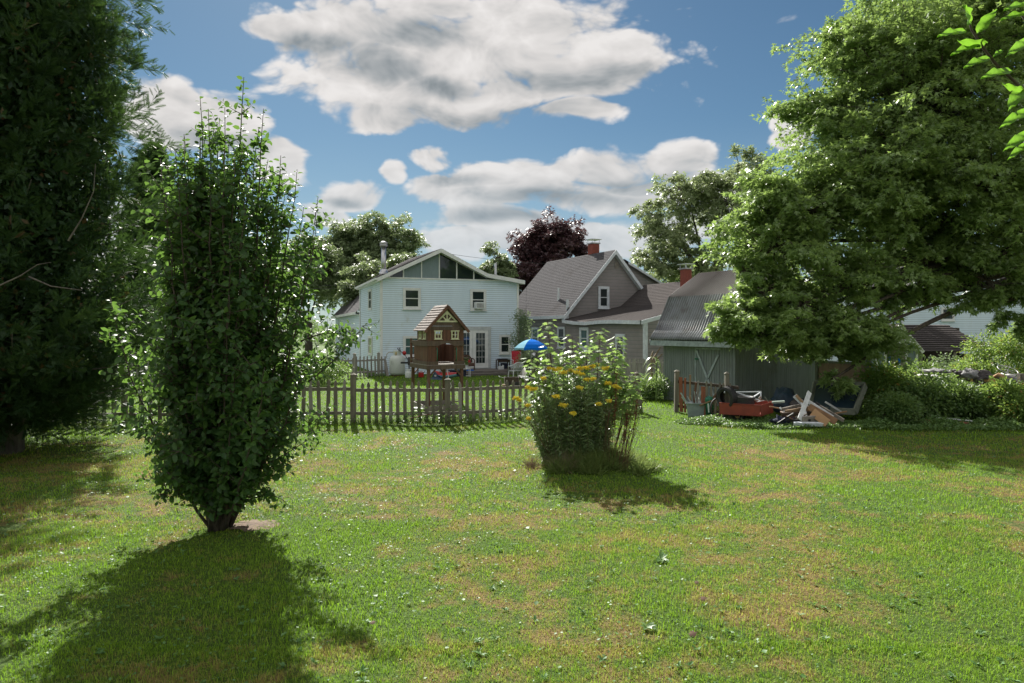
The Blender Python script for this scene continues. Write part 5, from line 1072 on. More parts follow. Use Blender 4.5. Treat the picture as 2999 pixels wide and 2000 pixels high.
# ------------------------------------------------------------------ cart and junk by the shed
ct = thing('dump_cart', GX(2170,17.45), 'small red tipping garden cart loaded with tyres and scrap', 'cart')
CFm = Frame(*GX(2107,18.0)[:2], 0); a = GX(2107,17.75); b = GX(2229,17.25); c = GX(2266,18.1)
A = Vector((a.x,a.y,0)); Bq = Vector((b.x,b.y,0)); Cq = Vector((c.x,c.y,0)); Dq = A+(Cq-Bq)
def zat(y, d): return CH+(HY-y)/F*d
zt0, zb0 = zat(1180,17.75), zat(1213,17.6); zt1, zb1 = zat(1183,17.25), zat(1215,17.4)
def cartpanel(p, q, zt_a, zb_a, zt_b, zb_b, in_=.03, name='side_panel'):
    m = MB(); d_ = (q-p).normalized(); nrm = Vector((d_.y,-d_.x,0)); u0 = p+d_*in_; u1 = q-d_*in_
    f_ = [u0+Vector((0,0,zb_a)), u1+Vector((0,0,zb_b)), q+Vector((0,0,zt_b)), p+Vector((0,0,zt_a))]
    m.add(f_+[v-nrm*.015 for v in f_], [(0,1,2,3),(7,6,5,4),(0,4,5,1),(1,5,6,2),(2,6,7,3),(3,7,4,0)])
    o = m.build(name, 'cart_red', ct); m = MB(); m.tube([p+Vector((0,0,zt_a)), q+Vector((0,0,zt_b))], .014, 6); m.build('rim', 'cart_red', o); return o
cartpanel(A,Bq,zt0,zb0,zt0-.01,zb0-.01); cartpanel(Bq,Cq,zt0-.01,zb0-.01,zt0,zb0); cartpanel(Cq,Dq,zt0,zb0,zt0,zb0); cartpanel(Dq,A,zt0,zb0,zt0,zb0)
m = MB(); m.add([p+Vector((0,0,zb0+.0)) for p in (A,Bq,Cq,Dq)]+[p+Vector((0,0,zb0-.015)) for p in (A,Bq,Cq,Dq)], [(0,1,2,3),(7,6,5,4),(0,4,5,1),(1,5,6,2),(2,6,7,3),(3,7,4,0)]); m.build('floor', 'cart_red', ct)
mid = (A+Bq+Cq+Dq)/4; fwd = (Bq-A).normalized(); sd_ = (Cq-Bq).normalized()
for s_ in (-1,1):
    wcn = mid+sd_*s_*.30+Vector((0,0,.17))-fwd*.12; m = MB(); m.lathe(wcn, [(.07,-.05),(.15,-.06),(.17,-.04),(.175,0),(.17,.04),(.15,.06),(.07,.05)], 20, ax=sd_); wh_ = m.build('wheel', 'rubber', ct, smooth=True)
    m = MB(); m.lathe(wcn, [(0,-.045),(.07,-.05),(.075,0),(.07,.05),(0,.045)], 16, ax=sd_); m.build('rim', 'yellow_foam', wh_)
m = MB(); m.tube([mid-sd_*.3+Vector((0,0,.17))-fwd*.12, mid+sd_*.3+Vector((0,0,.17))-fwd*.12], .015, 6); m.tube([mid+Vector((0,0,zb0)), mid+Vector((0,0,.17))-fwd*.12], .03, 6); m.build('axle', 'black_metal', ct)
m = MB(); m.tube([Dq.lerp(A,.5)+Vector((0,0,zb0)), Dq.lerp(A,.5)-fwd*.35+Vector((0,0,.05))], .02, 6); m.build('tow_bar', 'black_metal', ct)
m = MB(); m.tube([A+sd_*.1+fwd*.1+Vector((0,0,zb0)), A+sd_*.1+fwd*.1+Vector((0,0,0))], .015, 6); m.build('stand', 'black_metal', ct)
def tyre(c, ax, Ro, wd, label, name='tyre'):
    m = MB(); h = wd/2; prf = [(Ro*.62,-h*.7),(Ro*.80,-h*1.02),(Ro*.94,-h*.92)]
    for k in range(5): z = -h*.8+k*h*.4; prf += [(Ro,z-h*.14),(Ro,z+h*.12),(Ro*.975,z+h*.14),(Ro*.975,z+h*.24)]
    prf += [(Ro*.94,h*.92),(Ro*.80,h*1.02),(Ro*.62,h*.7),(Ro*.66,h*.4),(Ro*.86,h*.5),(Ro*.86,-h*.5),(Ro*.66,-h*.4),(Ro*.62,-h*.7)]
    m.lathe(c, prf, 32, ax=ax); return tag(m.build(name, 'rubber'), label, 'tyre', 'old tyres in the red cart')
tyre(W(2131,1164,17.75)+Vector((.0,.05,.0)), Vector((.85,.5,.08)), .28, .20, 'black tyre standing upright at the left end of the red cart')
tyre(W(2178,1172,17.75)+Vector((0,.05,0)), Vector((.05,-.05,1)), .30, .20, 'black tyre lying flat in the middle of the red cart')
sf_ = thing('scrap_frame', W(2190,1170,17.8), 'pale blue-white tubular metal frame thrown on top of the cart', 'frame')
for p, q in (((2126,1137),(2156,1149)),((2156,1148),(2230,1147)),((2229,1147),(2228,1170)),((2158,1149),(2226,1173)),((2226,1150),(2208,1162)),((2156,1148),(2158,1160)),((2126,1137),(2122,1150))):
    m = MB(); m.beam(W(*p,17.9), W(*q,17.7), .025, .025); m.build('bar', 'blue_white_trim', sf_)
scrap = [((2208,1170),(2216,1178),.07,'grey_wood','grey wood offcut on the right end of the cart'),((2222,1166),(2236,1172),.03,'cardboard','tan splinter among the scraps in the red cart'),((2218,1177),(2238,1172),.035,'white_paint','small white lath on top of the red cart'),((2240,1162),(2252,1178),.02,'pale_green_wood','thin greenish stick standing in the red cart'),((2228,1160),(2224,1168),.05,'white_paint','white lump of scrap under the frame in the cart')]
for p, q, w_b, mt_, lb in scrap: m = MB(); m.beam(W(*p,17.6), W(*q,17.7), w_b, w_b*.5); tag(m.build('wood_scrap', mt_, None, bevel=.004), lb, 'scrap', 'scraps in the red cart')
bw = thing('bicycle_wheel', GX(2108,18.1), 'old bicycle wheel with thin spokes standing behind the red cart', 'wheel'); c = GX(2108,18.15)+Vector((0,0,.30)); axw = Vector((.35,-.93,.1)).normalized(); a_ = axw.orthogonal().normalized(); b_ = axw.cross(a_)
ring = [c+(a_*math.cos(t)+b_*math.sin(t))*.29 for t in [2*math.pi*k/36 for k in range(37)]]; m = MB(); m.tube(ring, .017, 6); m.build('tyre', 'rubber', bw, smooth=True)
ring = [c+(a_*math.cos(t)+b_*math.sin(t))*.27 for t in [2*math.pi*k/36 for k in range(37)]]; m = MB(); m.tube(ring, .008, 5); m.build('rim', 'metal', bw)
m = MB()
for k in range(20): t = 2*math.pi*k/20; m.tube([c+axw*(.02 if k%2 else -.02), c+(a_*math.cos(t)+b_*math.sin(t))*.27], .002, 3)
m.build('spokes', 'metal', bw)
m = MB(); m.tube([W(2090,1172,18.3),W(2093,1162,18.3),W(2102,1155,18.2),W(2116,1152,18.1),W(2124,1153,18)], [.03,.045,.05,.045,.03], 8); tag(m.build('rusty_mudguard', 'rust_metal', None, smooth=True), 'rusty curved mudguard over the bicycle wheel', 'mudguard')
m = MB(); g = W(2080,1168,18.5); m.lathe(g-Vector((0,0,.12)), [(0,-.39),(.11,-.39),(.12,.01),(.14,.08),(.13,.14),(.07,.19),(0,.20)], 16); tag(m.build('green_pail', 'green_plastic', None, smooth=True), 'dark green plastic pail with a rounded lid behind the grey tub', 'pail')
tb_ = thing('storage_tub', GX(2035,18.8), 'pale grey plastic tub of scrap metal beside the patched fence', 'tub'); TB = Frame(*GX(2010,18.75)[:2], -14)
m = MB(TB); wz = .38
def ring_(s, z): return [(-.0+s,0+s,z),(.56-s,s,z),(.56-s,.36-s,z),(s,.36-s,z)]
vs4 = ring_(.05,.0)+ring_(0,wz)+ring_(.02,wz)+ring_(.07,.03); m.add(vs4, [(3,2,1,0),(0,1,5,4),(1,2,6,5),(2,3,7,6),(3,0,4,7),(4,5,9,8),(5,6,10,9),(6,7,11,10),(7,4,8,11),(8,9,13,12),(9,10,14,13),(10,11,15,14),(11,8,12,15),(12,13,14,15)]); m.build('body', 'tub_grey', tb_)
m = MB(TB)
for (a,b,c2,d2) in ((-.03,.59,-.03,0),(-.03,.59,.36,.39),(-.03,0,0,.36),(.56,.59,0,.36)): m.box(a,b,c2,d2,wz-.02,wz+.01)
m.build('rim', 'tub_grey', tb_)
for k, (x0,y0,x1,y1,w_b,mt_) in enumerate(((1994,1150,2020,1192,.07,'pale_green_wood'),(1997,1162,2022,1195,.05,'pale_green_wood'),(2014,1160,2032,1195,.02,'metal'),(2024,1158,2036,1196,.015,'metal'),(2040,1148,2056,1195,.02,'white_paint'),(2048,1158,2060,1196,.018,'metal'),(2034,1146,2040,1195,.014,'pale_green_wood'),(2056,1140,2044,1190,.012,'pale_green_wood'))):
    m = MB(); m.beam(W(x1,y1,18.8), W(x0,y0,18.95), w_b, .018); tag(m.build(('lath' if k in (0,1,6,7) else 'metal_rod'), mt_), ('wide pale green lath leaning out of the left of the grey tub','narrower pale green lath under the wide one in the grey tub','leftmost thin metal rod sticking out of the grey tub','second thin metal rod from the left in the grey tub','white painted bar standing in the grey tub','short metal rod at the right of the grey tub','upright greenish stick in the middle of the grey tub','greenish stick leaning right out of the grey tub')[k], 'stick')
m = MB(); m.beam(W(2050,1188,18.7), W(2083,1174,18.3), .06, .03); tag(m.build('plank', 'tan_wood'), 'tan plank end poking out between the grey tub and bicycle wheel', 'plank')
m = MB(); m.beam(W(2075,1182,18.2), W(2077,1208,18.1), .03, .03); tag(m.build('stake', 'pale_green_wood'), 'short pale stake standing left of the bicycle wheel', 'stake')
# planks and boards in the heap right of the cart
pl = [((2372,1148),(2342,1228),.13,.02,'white_paint',17.0,16.6,'wide white board standing upright in the scrap heap'),((2350,1180),(2362,1228),.10,.02,'white_paint',17.1,16.7,'white board crossing behind the upright one in the heap'),
 ((2368,1176),(2440,1222),.09,.02,'white_paint',17.2,16.6,'white board sliding down the right side of the heap'),((2400,1190),(2472,1232),.09,.02,'grey_wood',17.4,16.7,'dark weathered board at the far right of the heap'),
 ((2328,1158),(2362,1192),.12,.02,'blue_white_trim',17.3,17.2,'broad pale board tilted at the top of the heap'),((2332,1157),(2358,1186),.07,.03,'tan_wood',17.26,17.14,'tan board lying on the broad tilted pale one'),
 ((2290,1200),(2366,1182),.09,.03,'grey_wood',17.1,17.3,'grey plank pointing left from the middle of the heap'),((2300,1208),(2372,1196),.12,.03,'tan_wood',17.0,17.2,'tan plank under the grey one on the left of the heap'),
 ((2290,1214),(2380,1210),.10,.04,'dark_wood',16.9,17.1,'dark plank low on the left of the heap'),((2370,1190),(2450,1236),.16,.02,'cardboard',16.9,16.5,'wide brown board leaning on the right of the heap'),
 ((2380,1206),(2425,1240),.20,.02,'tan_cloth',16.7,16.4,'sunlit tan panel at the foot of the heap'),((2325,1241),(2412,1243),.09,.08,'blue_white_trim',16.6,16.5,'long pale beam lying on the grass before the heap'),
 ((2262,1178),(2298,1176),.05,.05,'pale_green_wood',17.8,17.8,'short pale block between the cart and the heap'),((2284,1193),(2298,1206),.04,.03,'white_paint',17.2,17.1,'small white lath left of the heap'),((2350,1234),(2400,1230),.25,.05,'grey_wood',16.6,16.7,'grey slab resting behind the long pale beam'),
 ((2345,1205),(2355,1222),.12,.03,'cardboard',17.0,16.9,'brown offcut behind the upright white board'),((2390,1178),(2462,1226),.04,.03,'black_metal',17.5,16.9,'thin dark bar over the right side of the heap')]
for p, q, w_b, t_, mt_, da, db_, lb in pl:
    m = MB(); m.beam(W(*p,da), W(*q,db_), w_b, t_, (0,1,.3)); tag(m.build('plank', mt_, None, bevel=.003), lb, 'board', 'boards in the scrap heap')
for k in range(18):
    x = random.uniform(2285,2455); y = random.uniform(1185,1232); d_ = 16.6+(1240-y)*.015; ln = random.uniform(14,40); a_ = random.uniform(-.9,.9)
    m = MB(); m.beam(W(x-ln*math.cos(a_),y+ln*.5*math.sin(a_),d_), W(x+ln*math.cos(a_),y-ln*.5*math.sin(a_),d_+random.uniform(-.2,.3)), random.uniform(.02,.06), .015, (0,1,.4)); tag(m.build('splintered_lath', random.choice(['grey_wood','tan_wood','dark_wood','white_paint','cardboard','black_metal'])), 'thin splintered lath in the tangle of scrap boards right of the cart', 'lath', 'laths tangled in the scrap heap')
def crumple(name, c, rx, ry, rz_, mat, label, cat, seed=0, amp=.35, n1=22, n2=12, deg=0):
    m = MB(); vs5=[];fs5=[]; ca, sa = math.cos(R(deg)), math.sin(R(deg))
    for i in range(n2+1):
        th = math.pi*i/n2
        for j in range(n1):
            ph = 2*math.pi*j/n1; d_ = Vector((math.sin(th)*math.cos(ph), math.sin(th)*math.sin(ph), math.cos(th)))
            k = 1+amp*mnoise.noise(d_*2.3+Vector((seed,0,0)))+amp*.5*mnoise.noise(d_*6+Vector((0,seed,0))); x = d_.x*rx*k; y = d_.y*ry*k; z = max(-rz_*.55, d_.z*rz_*k)
            vs5.append(Vector((c.x+x*ca-y*0, c.y+y, c.z+z+x*sa)))
    for i in range(n2):
        for j in range(n1): fs5.append((i*n1+j, i*n1+(j+1)%n1, (i+1)*n1+(j+1)%n1, (i+1)*n1+j))
    m.add(vs5, fs5); return tag(m.build(name, mat, None, smooth=True), label, cat)
crumple('navy_jacket', GX(2295,17.0)+Vector((0,0,.09)), .27, .2, .16, 'navy_cloth', 'dark navy cloth lying crumpled on the grass between cart and heap', 'cloth', 1, .8)
crumple('light_cloth', GX(2264,17.1)+Vector((0,0,.05)), .14, .1, .07, 'grey_cloth', 'pale bluish cloth beside the navy one on the grass', 'cloth', 2, .8)
crumple('bin_bag', GX(2300,19.2)+Vector((0,0,.3)), .34, .3, .42, 'dark_tarp', 'black rubbish bag against the shaded shed wall', 'bag', 3, .5)
crumple('bin_bag', GX(2335,19.0)+Vector((0,0,.2)), .30, .25, .28, 'dark_cloth', 'second, lower rubbish bag right of the first by the shed', 'bag', 4, .5)
crumple('earth_heap', GX(2370,17.6)+Vector((0,0,.1)), .75, .5, .28, 'dead_leaf', 'brown heap of rubble beneath the loose boards', 'rubble', 5, .4)
lw = thing('leaning_frame', GX(2450,18.8), 'large olive wooden frame with dark mesh leaning behind the scrap heap', 'frame')
LA, LB, LC, LD = W(2372,1198,18.2), W(2505,1206,17.6), W(2535,1128,18.4), W(2388,1122,19.0)
for p, q in ((LA,LD),(LD,LC),(LC,LB),(LA,LB)): m = MB(); m.beam(p, q, .16, .05, (0,1,.2)); m.build('rail', 'olive_frame', lw)
m = MB(); off = Vector((0,.04,0)); m.add([LA+off,LB+off,LC+off,LD+off,LA+off*1.6,LB+off*1.6,LC+off*1.6,LD+off*1.6], [(0,1,2,3),(7,6,5,4)]); m.build('mesh_panel', 'dark_screen', lw)
m = MB(); m.beam(W(2441,1155,18.3), W(2428,1200,17.8), .03, .02, (0,1,0)); m.build('bar', 'dark_screen', lw)
bf = thing('panel_fence', GX(2460,20.2), 'beige board panel fence with olive rails between shed and hedge', 'fence')
q0, q1 = 20.6, 19.2
a, b = GX(2396,q0), GX(2545,q1); fr, L = seg_frame(a,b); m = MB(fr)
for k in range(9): m.box(L*k/9,L*(k+1)/9-.012,0,.02,.35,1.42)
m.build('boards', 'beige_panel', bf)
for z0_, z1_ in ((1.40,1.47),(.55,.72)): m = MB(fr); m.box(-.05,L,-.04,-.002,z0_,z1_); m.build('rail', 'olive_frame', bf)
m = MB(fr); m.box(-.06,.02,-.05,.05,0,1.5); m.build('post', 'olive_frame', bf); m = MB(fr); m.box(L-.05,L+.05,-.05,.05,0,1.7); m.build('post', 'olive_frame', bf)
# ------------------------------------------------------------------ vegetation
def lobe(x, y, d, rx, ry, rz=None, wt=1.0):   # an ellipsoid of crown centred where a pixel's ray reaches depth d; rx, rz from px
    c = W(x, y, d); return (c.x, c.y, c.z, rx*d/F, (ry or rx)*d/F if ry and ry > 0 else rx*d/F, (rz or rx)*d/F, wt)
# arborvitae at the far left
def cedar(name, x, y, h, rad, n, label, seed, skirt=.95, top_pow=.62, size=(.15,.30)):
    T = thing(name, (x,y,0), label, 'tree', None)
    npl = n//26; z = skirt+(h-skirt)*rng.random(npl)**1.4; fr_ = (z-skirt)/(h-skirt)
    prof_ = np.minimum(1, .80+fr_*2.0)*np.clip(1-fr_, 0, 1)**top_pow
    a = rng.uniform(0, 2*np.pi, npl); lump = 1+.16*np.sin(a*3+z*1.1+seed)+.12*np.sin(a*7-z*2.3)+.12*np.sin(z*4.1+a*2)+.09*rng.normal(size=npl)
    z[:npl//9] = rng.uniform(.35,1.3,npl//9); rr = rad*prof_*lump*(1-.62*rng.random(npl)**1.7)-.2; C0 = np.stack([x+rr*np.cos(a), y+rr*np.sin(a), z], 1)
    out0 = np.stack([np.cos(a), np.sin(a), rng.uniform(-.25,1.1,npl)], 1)+rng.normal(size=(npl,3))*.25; out0 = unit(out0); pl = rng.uniform(.28,.62,npl)
    kc = C0[:,2] > .35+.85*np.maximum(0, C0[:,0]-(x+.45)) if name == 'cedar_tree' and h > 14 else np.ones(npl, bool); C0 = C0[kc]; out0 = out0[kc]; pl = pl[kc]; npl = len(C0)
    C0 = np.repeat(C0, 26, 0); O0 = np.repeat(out0, 26, 0); PL = np.repeat(pl, 26); nn_ = len(C0); t = rng.random(nn_)
    sdv = rdir(nn_); sdv -= O0*(sdv*O0).sum(1, keepdims=True); sdv = unit(sdv)
    P = C0+O0*(PL*t)[:,None]+sdv*(.12*(1-t)*rng.random(nn_))[:,None]; P[:,2] -= .12*t*t*PL
    D = O0*.9+sdv*.75+rdir(nn_)*.25; N = np.cross(D, sdv)+rdir(nn_)*.6
    L = rng.uniform(*size, nn_)*(1.1-.45*t); leaves('crown', P, D, N, L, L*.62, 'spray', 'cedar_leaf', T, rnd=np.clip(np.repeat(rng.random(npl),26)*.7+.3*rng.random(nn_),0,1))
    ni = int(n*.8); zi = skirt+.25+(h*.93-skirt)*rng.random(ni); fi = (zi-skirt)/(h-skirt); ri = rad*np.minimum(1,.86+fi*1.6)*np.clip(1-fi,0,1)**top_pow*rng.uniform(.15,.80,ni); ai = rng.uniform(0,6.283,ni)
    Pi = np.stack([x+ri*np.cos(ai), y+ri*np.sin(ai), zi],1); Pi = Pi[Pi[:,2] > .6+.85*np.maximum(0, Pi[:,0]-(x+.3))] if h > 14 else Pi; ni = len(Pi)
    leaves('inner_crown', Pi, rdir(ni), rdir(ni), .15, .08, 'diamond', 'cedar_leaf', T)
    mb = MB(); mb.tube([(x,y,-.1),(x,y,h*.35),(x+.05,y,h*.95)], [.22,.16,.03], 9)
    for k in range(46):
        zz = random.uniform(.4,h*.85); aa = random.uniform(0,6.28); f = rad*.92*min(1,.62+zz/h*3)*(1-zz/h)**top_pow
        p0 = Vector((x,y,zz)); p2 = p0+Vector((math.cos(aa)*f, math.sin(aa)*f, f*random.uniform(.05,.5))); mb.tube(bez(p0, p0.lerp(p2,.5)-Vector((0,0,.1*f)), p2, 6), [.035,.03,.024,.018,.012,.006], 5)
    mb.build('trunk', 'bark_grey', T, smooth=True); return T
cedar('cedar_tree', -9.75, 13.3, 15.0, 2.70, 112000, 'huge dark cedar filling the left edge of the photo', 1, .22, .36, (.14,.27))
c3 = GX(450,33); cedar('cedar_tree', c3.x, c3.y, 11.2, 2.3, 22000, 'dark conifer showing in the gap between the huge cedar and the apple tree', 5, 1.3, .6, (.3,.55))
# bare twigs caught in the cedar
for k, (pts, d_) in enumerate(((((-30,850),(60,808),(110,775),(150,768)),10.6),(((200,705),(240,640),(275,560),(280,480)),11.0),(((85,810),(150,838),(240,850)),10.8))):
    m = MB(); m.tube([W(x,y,d_) for x,y in pts], [.015,.011,.007,.004][:len(pts)], 5)
    tag(m.build('bare_branch', 'bark_grey'), ('pale bare branch low on the left side of the huge cedar','thin bare branch rising through the middle of the huge cedar','fine bare twig crossing below the low branch of the cedar')[k], 'branch')

# upright many-stemmed apple tree in the foreground
ax_, ay_ = G(640,1548).x, G(640,1548).y
env = [(0,.16),(.25,.42),(.57,.84),(.94,1.02),(1.3,1.10),(1.84,1.24),(2.46,1.40),(3.08,1.36),(3.9,1.05),(4.3,.88),(4.74,.62),(5.15,.38),(5.45,.15)]
def envr(z, an=None):
    e = float(np.interp(z, [q[0] for q in env], [q[1] for q in env]))
    return e if an is None else e*(.90+.16*math.sin(an*3+z*1.9)+.12*math.sin(an*5-z*3.1)+.08*math.sin(z*6.0))
AT = thing('apple_tree', (ax_,ay_,0), 'tall upright many-stemmed apple tree standing alone on the lawn', 'tree')
sb = MB(); LP=[];LD_=[];LN=[];LL=[]
def shoot(pts, r0, leafstep, l0, l1, start=.1, szk=1.0):
    n = len(pts); sb.tube(pts, [r0*(1-.85*k/(n-1)) for k in range(n)], 5)
    Ls = [(pts[k+1]-pts[k]).length for k in range(n-1)]; tot = sum(Ls); s_ = tot*start; ph = random.uniform(0,6)
    while s_ < tot:
        q = s_; k = 0
        while k < n-2 and q > Ls[k]: q -= Ls[k]; k += 1
        p = pts[k].lerp(pts[k+1], min(1,q/Ls[k])); t = (pts[k+1]-pts[k]).normalized(); a = t.orthogonal().normalized(); b = t.cross(a)
        o = a*math.cos(ph)+b*math.sin(ph); D = o*.9+t*.35+Vector((0,0,-.15)); N = t*.6-o*.1+Vector((0,0,.45))+Vector(rng.normal(size=3))*.5
        LP.append(p+o*.01); LD_.append(D); LN.append(N); LL.append(random.uniform(l0,l1)*szk*(1-.35*(s_/tot)**4)); ph += 2.4; s_ += leafstep*random.uniform(.7,1.3)
leads = [(.30,.02,5.45),(-.22,.0,5.2),(-.05,.15,5.0),(.12,-.1,5.05),(.45,.1,4.85),(-.36,-.1,4.7),(.05,.2,4.75),(.22,.15,4.9),(-.15,-.15,4.6),(.36,-.15,4.6),(-.5,.1,4.35),(.6,0,4.45),(.0,-.2,4.5),(-.3,.2,4.5)]
for k in range(86):
    if k < len(leads): tx, ty, zt_ = leads[k]
    else:
        zt_ = random.choice([random.uniform(1.8,3.2), random.uniform(3.0,4.6), random.uniform(3.6,5.05)]); an = random.uniform(0,6.283); rr_ = envr(zt_, an)*random.uniform(.35,1.0)**.6; tx, ty = rr_*math.cos(an)*.97+.19*min(1,zt_/2), rr_*math.sin(an)
    b0 = Vector((ax_+tx*.05+random.uniform(-.09,.09), ay_+ty*.05+random.uniform(-.07,.07), 0)); tp = Vector((ax_+tx, ay_+ty, zt_))
    k_ = .78 if k >= len(leads) else .45; m1 = Vector((ax_+tx*k_, ay_+ty*k_, zt_*.50)); pts = bez(b0, m1, tp, 13)
    pts = [p+Vector((random.uniform(-.02,.02),random.uniform(-.02,.02),0)) if 0 < i < 12 else p for i, p in enumerate(pts)]
    shoot(pts, .014+.0022*zt_, .03, .06, .135, .12)
    for i in range(2, 12):
        for rep in range(2 if i < 7 else 3):
            p = pts[i]; an = random.uniform(0,6.283); ln = random.uniform(.14,.48)*(1.15-.45*i/12)
            o = Vector((math.cos(an), math.sin(an), random.uniform(.2,1.1))); q = p+o*ln
            r0 = math.hypot(q.x-ax_-.19*min(1,q.z/2), q.y-ay_)
            if r0 > envr(q.z, math.atan2(q.y-ay_, q.x-ax_))*(.88+.4*random.random()): q = p+(q-p)*.45
            if q.z > .45 or random.random() < .3: shoot(bez(p, p.lerp(q,.5)+Vector((0,0,-.02)), q, 4), .006, .034, .055, .13, .1)
for k in range(74):     # spreading side shoots that fill the lower sides and the skirt
    an = random.uniform(0,6.283); z0_ = random.uniform(.35,2.6); rr_ = envr(z0_, an)*random.uniform(.55,1.02); p0 = Vector((ax_+.12*math.cos(an), ay_+.12*math.sin(an), z0_*.62))
    p2 = Vector((ax_+.1*min(1,z0_)+rr_*math.cos(an), ay_+rr_*math.sin(an), z0_+random.uniform(-.08,.15))); pts = bez(p0, p0.lerp(p2,.5)+Vector((0,0,.10)), p2, 8); shoot(pts, .009, .036, .06, .125, .3)
    for i in range(3,8):
        for rep in range(2): p = pts[i]; q = p+Vector((random.uniform(-.22,.22),random.uniform(-.22,.22),random.uniform(-.1,.28))); shoot(bez(p,p.lerp(q,.5),q,4), .005, .036, .06, .115, .1)
# low outlying boughs
for (x0,y0,x1,y1,x2,y2,d_) in ((600,1440,480,1330,392,1255,8.0),(620,1400,500,1390,425,1405,8.1),(700,1400,850,1330,925,1270,8.0),(700,1480,780,1430,830,1465,8.2),(610,1470,540,1440,470,1450,7.9),(720,1330,880,1290,945,1210,8.4),(760,1150,900,1090,1020,1000,8.2),(900,1120,1010,1040,1062,955,8.0),(880,1000,960,960,1035,985,8.3)):
    P_ = bez(W(x0,y0,8.2), W(x1,y1,d_), W(x2,y2,d_), 9); shoot(P_, .012, .04, .07, .10, .05)
    for i in range(2,9):
        for rep in range(2): p = P_[i]; q = p+Vector((random.uniform(-.2,.2),random.uniform(-.2,.2),random.uniform(-.12,.2))); shoot(bez(p,p.lerp(q,.5),q,4), .005, .035, .06, .09, .1)
sb.build('stems', 'bark', AT, smooth=True)
leaves('crown', np.array([tuple(v) for v in LP]), np.array([tuple(v) for v in LD_]), np.array([tuple(v) for v in LN]), np.array(LL), np.array(LL)*.66, 'oval', 'apple_leaf', AT)
# grass tuft and bare soil round its foot
m = MB(); nb = 26; m.add([(ax_+.42,ay_+.12,.04)]+[(ax_+.42+.33*math.cos(6.283*k/nb)*(1+.25*math.sin(k*2.1)), ay_+.12+.24*math.sin(6.283*k/nb)*(1+.2*math.sin(k*1.7)), .012) for k in range(nb)], [(0,k+1,(k+1)%nb+1) for k in range(nb)])
surf('bare_soil', (.20,.14,.10), (.13,.095,.07), rough=.95, sc1=14, bump=1, bsc=40); o = m.build('soil', 'bare_soil'); o['kind'] = 'structure'

# goldenrod clump with maple shoots
gc0 = Vector((1.17, 11.75, 0)); GR_ = thing('goldenrod_clump', gc0, 'dense clump of goldenrod with yellow flower plumes in mid lawn', 'plant')
def zpx(y, d): return CH+(HY-y)/F*d
sb = MB(); LP=[];LD_=[];LN=[];LL=[]; tips=[]
for k in range(215):
    an = random.uniform(0,6.283); r_ = math.sqrt(random.random()); bx_ = gc0.x-.08+r_*.55*math.cos(an); by_ = gc0.y+r_*.34*math.sin(an)
    sp_ = 1.0+.75*r_*random.uniform(.5,1.2); tx = gc0.x-.02+(bx_-gc0.x)*sp_+random.uniform(-.10,.10); ty = gc0.y+(by_-gc0.y)*1.25+random.uniform(-.08,.08)
    zt_ = (1.74-.42*r_**2.2*abs(math.cos(an)))*random.uniform(.62,1.02); g0 = float(gz(np.array(bx_),np.array(by_)))
    p0 = Vector((bx_,by_,g0)); p2 = Vector((tx,ty,zt_)); pts = bez(p0, Vector(((bx_*.7+tx*.3),(by_*.7+ty*.3),zt_*.55)), p2, 7)
    sb.tube(pts, [.006,.0055,.005,.0045,.004,.003,.002], 4); tips.append(p2)
    nlf = 74
    for i in range(nlf):
        t = .06+.94*i/nlf; q = t*6; kk_ = min(5,int(q)); p = pts[kk_].lerp(pts[kk_+1], q-kk_); a = i*2.4+k
        LP.append(p); LD_.append((math.cos(a),math.sin(a),random.uniform(-.7,1.0))); LN.append((random.uniform(-1,1),random.uniform(-1,1),.7)); LL.append(random.uniform(.08,.145)*(1.1-.40*t))
sb.build('stems', 'green_stalk', GR_); LL = np.array(LL)
leaves('foliage', np.array([tuple(v) for v in LP]), np.array(LD_), np.array(LN), LL, LL*.20, 'narrow', 'goldenrod_leaf', GR_)
FP=[];FD=[];FN=[];FL=[]
def plume(c, s_):
    for b in range(15):
        an = random.uniform(0,6.283); ln = s_*random.uniform(.45,1); e_ = Vector((math.cos(an)*ln, math.sin(an)*ln, random.uniform(-.05,.5)*s_))
        for i in range(34):
            t = (i+1)/34; p = c+e_*t+Vector((0,0,-.35*s_*t*t+.18*s_*t))+Vector(rng.normal(size=3))*.007*(1+s_*3); FP.append(tuple(p)); FD.append(tuple(rng.normal(size=3)+np.array([0,0,.6]))); FN.append(tuple(rng.normal(size=3))); FL.append(random.uniform(.012,.022))
for x, y, s_, d_ in ((1625,1083,.09,11.6),(1650,1092,.10,11.5),(1672,1086,.10,11.6),(1700,1080,.10,11.7),(1690,1092,.08,11.5),(1718,1078,.08,11.7),(1735,1074,.07,11.7),(1772,1080,.10,11.6),(1760,1070,.07,11.9),(1590,1109,.08,11.6),(1563,1141,.10,11.4),(1548,1136,.07,11.5),(1512,1167,.08,11.4),(1522,1172,.06,11.5),(1720,1113,.09,11.4),(1738,1110,.06,11.4),
                     (1698,1136,.08,11.3),(1782,1124,.08,11.4),(1800,1132,.08,11.4),(1628,1163,.09,11.2),(1650,1188,.09,11.2),(1753,1184,.07,11.2),(1680,1212,.07,11.15),(1547,1188,.06,11.4),(1548,1226,.05,11.3),(1785,1175,.05,11.3),(1638,1080,.08,11.9),(1608,1079,.06,11.9),(1705,1098,.06,11.5),(1812,1136,.05,11.4)):
    plume(W(x,y,d_), s_*.85)
leaves('flower_plumes', np.array(FP), np.array(FD), np.array(FN), np.array(FL), np.array(FL)*.9, 'diamond', 'goldenrod_yellow', GR_)
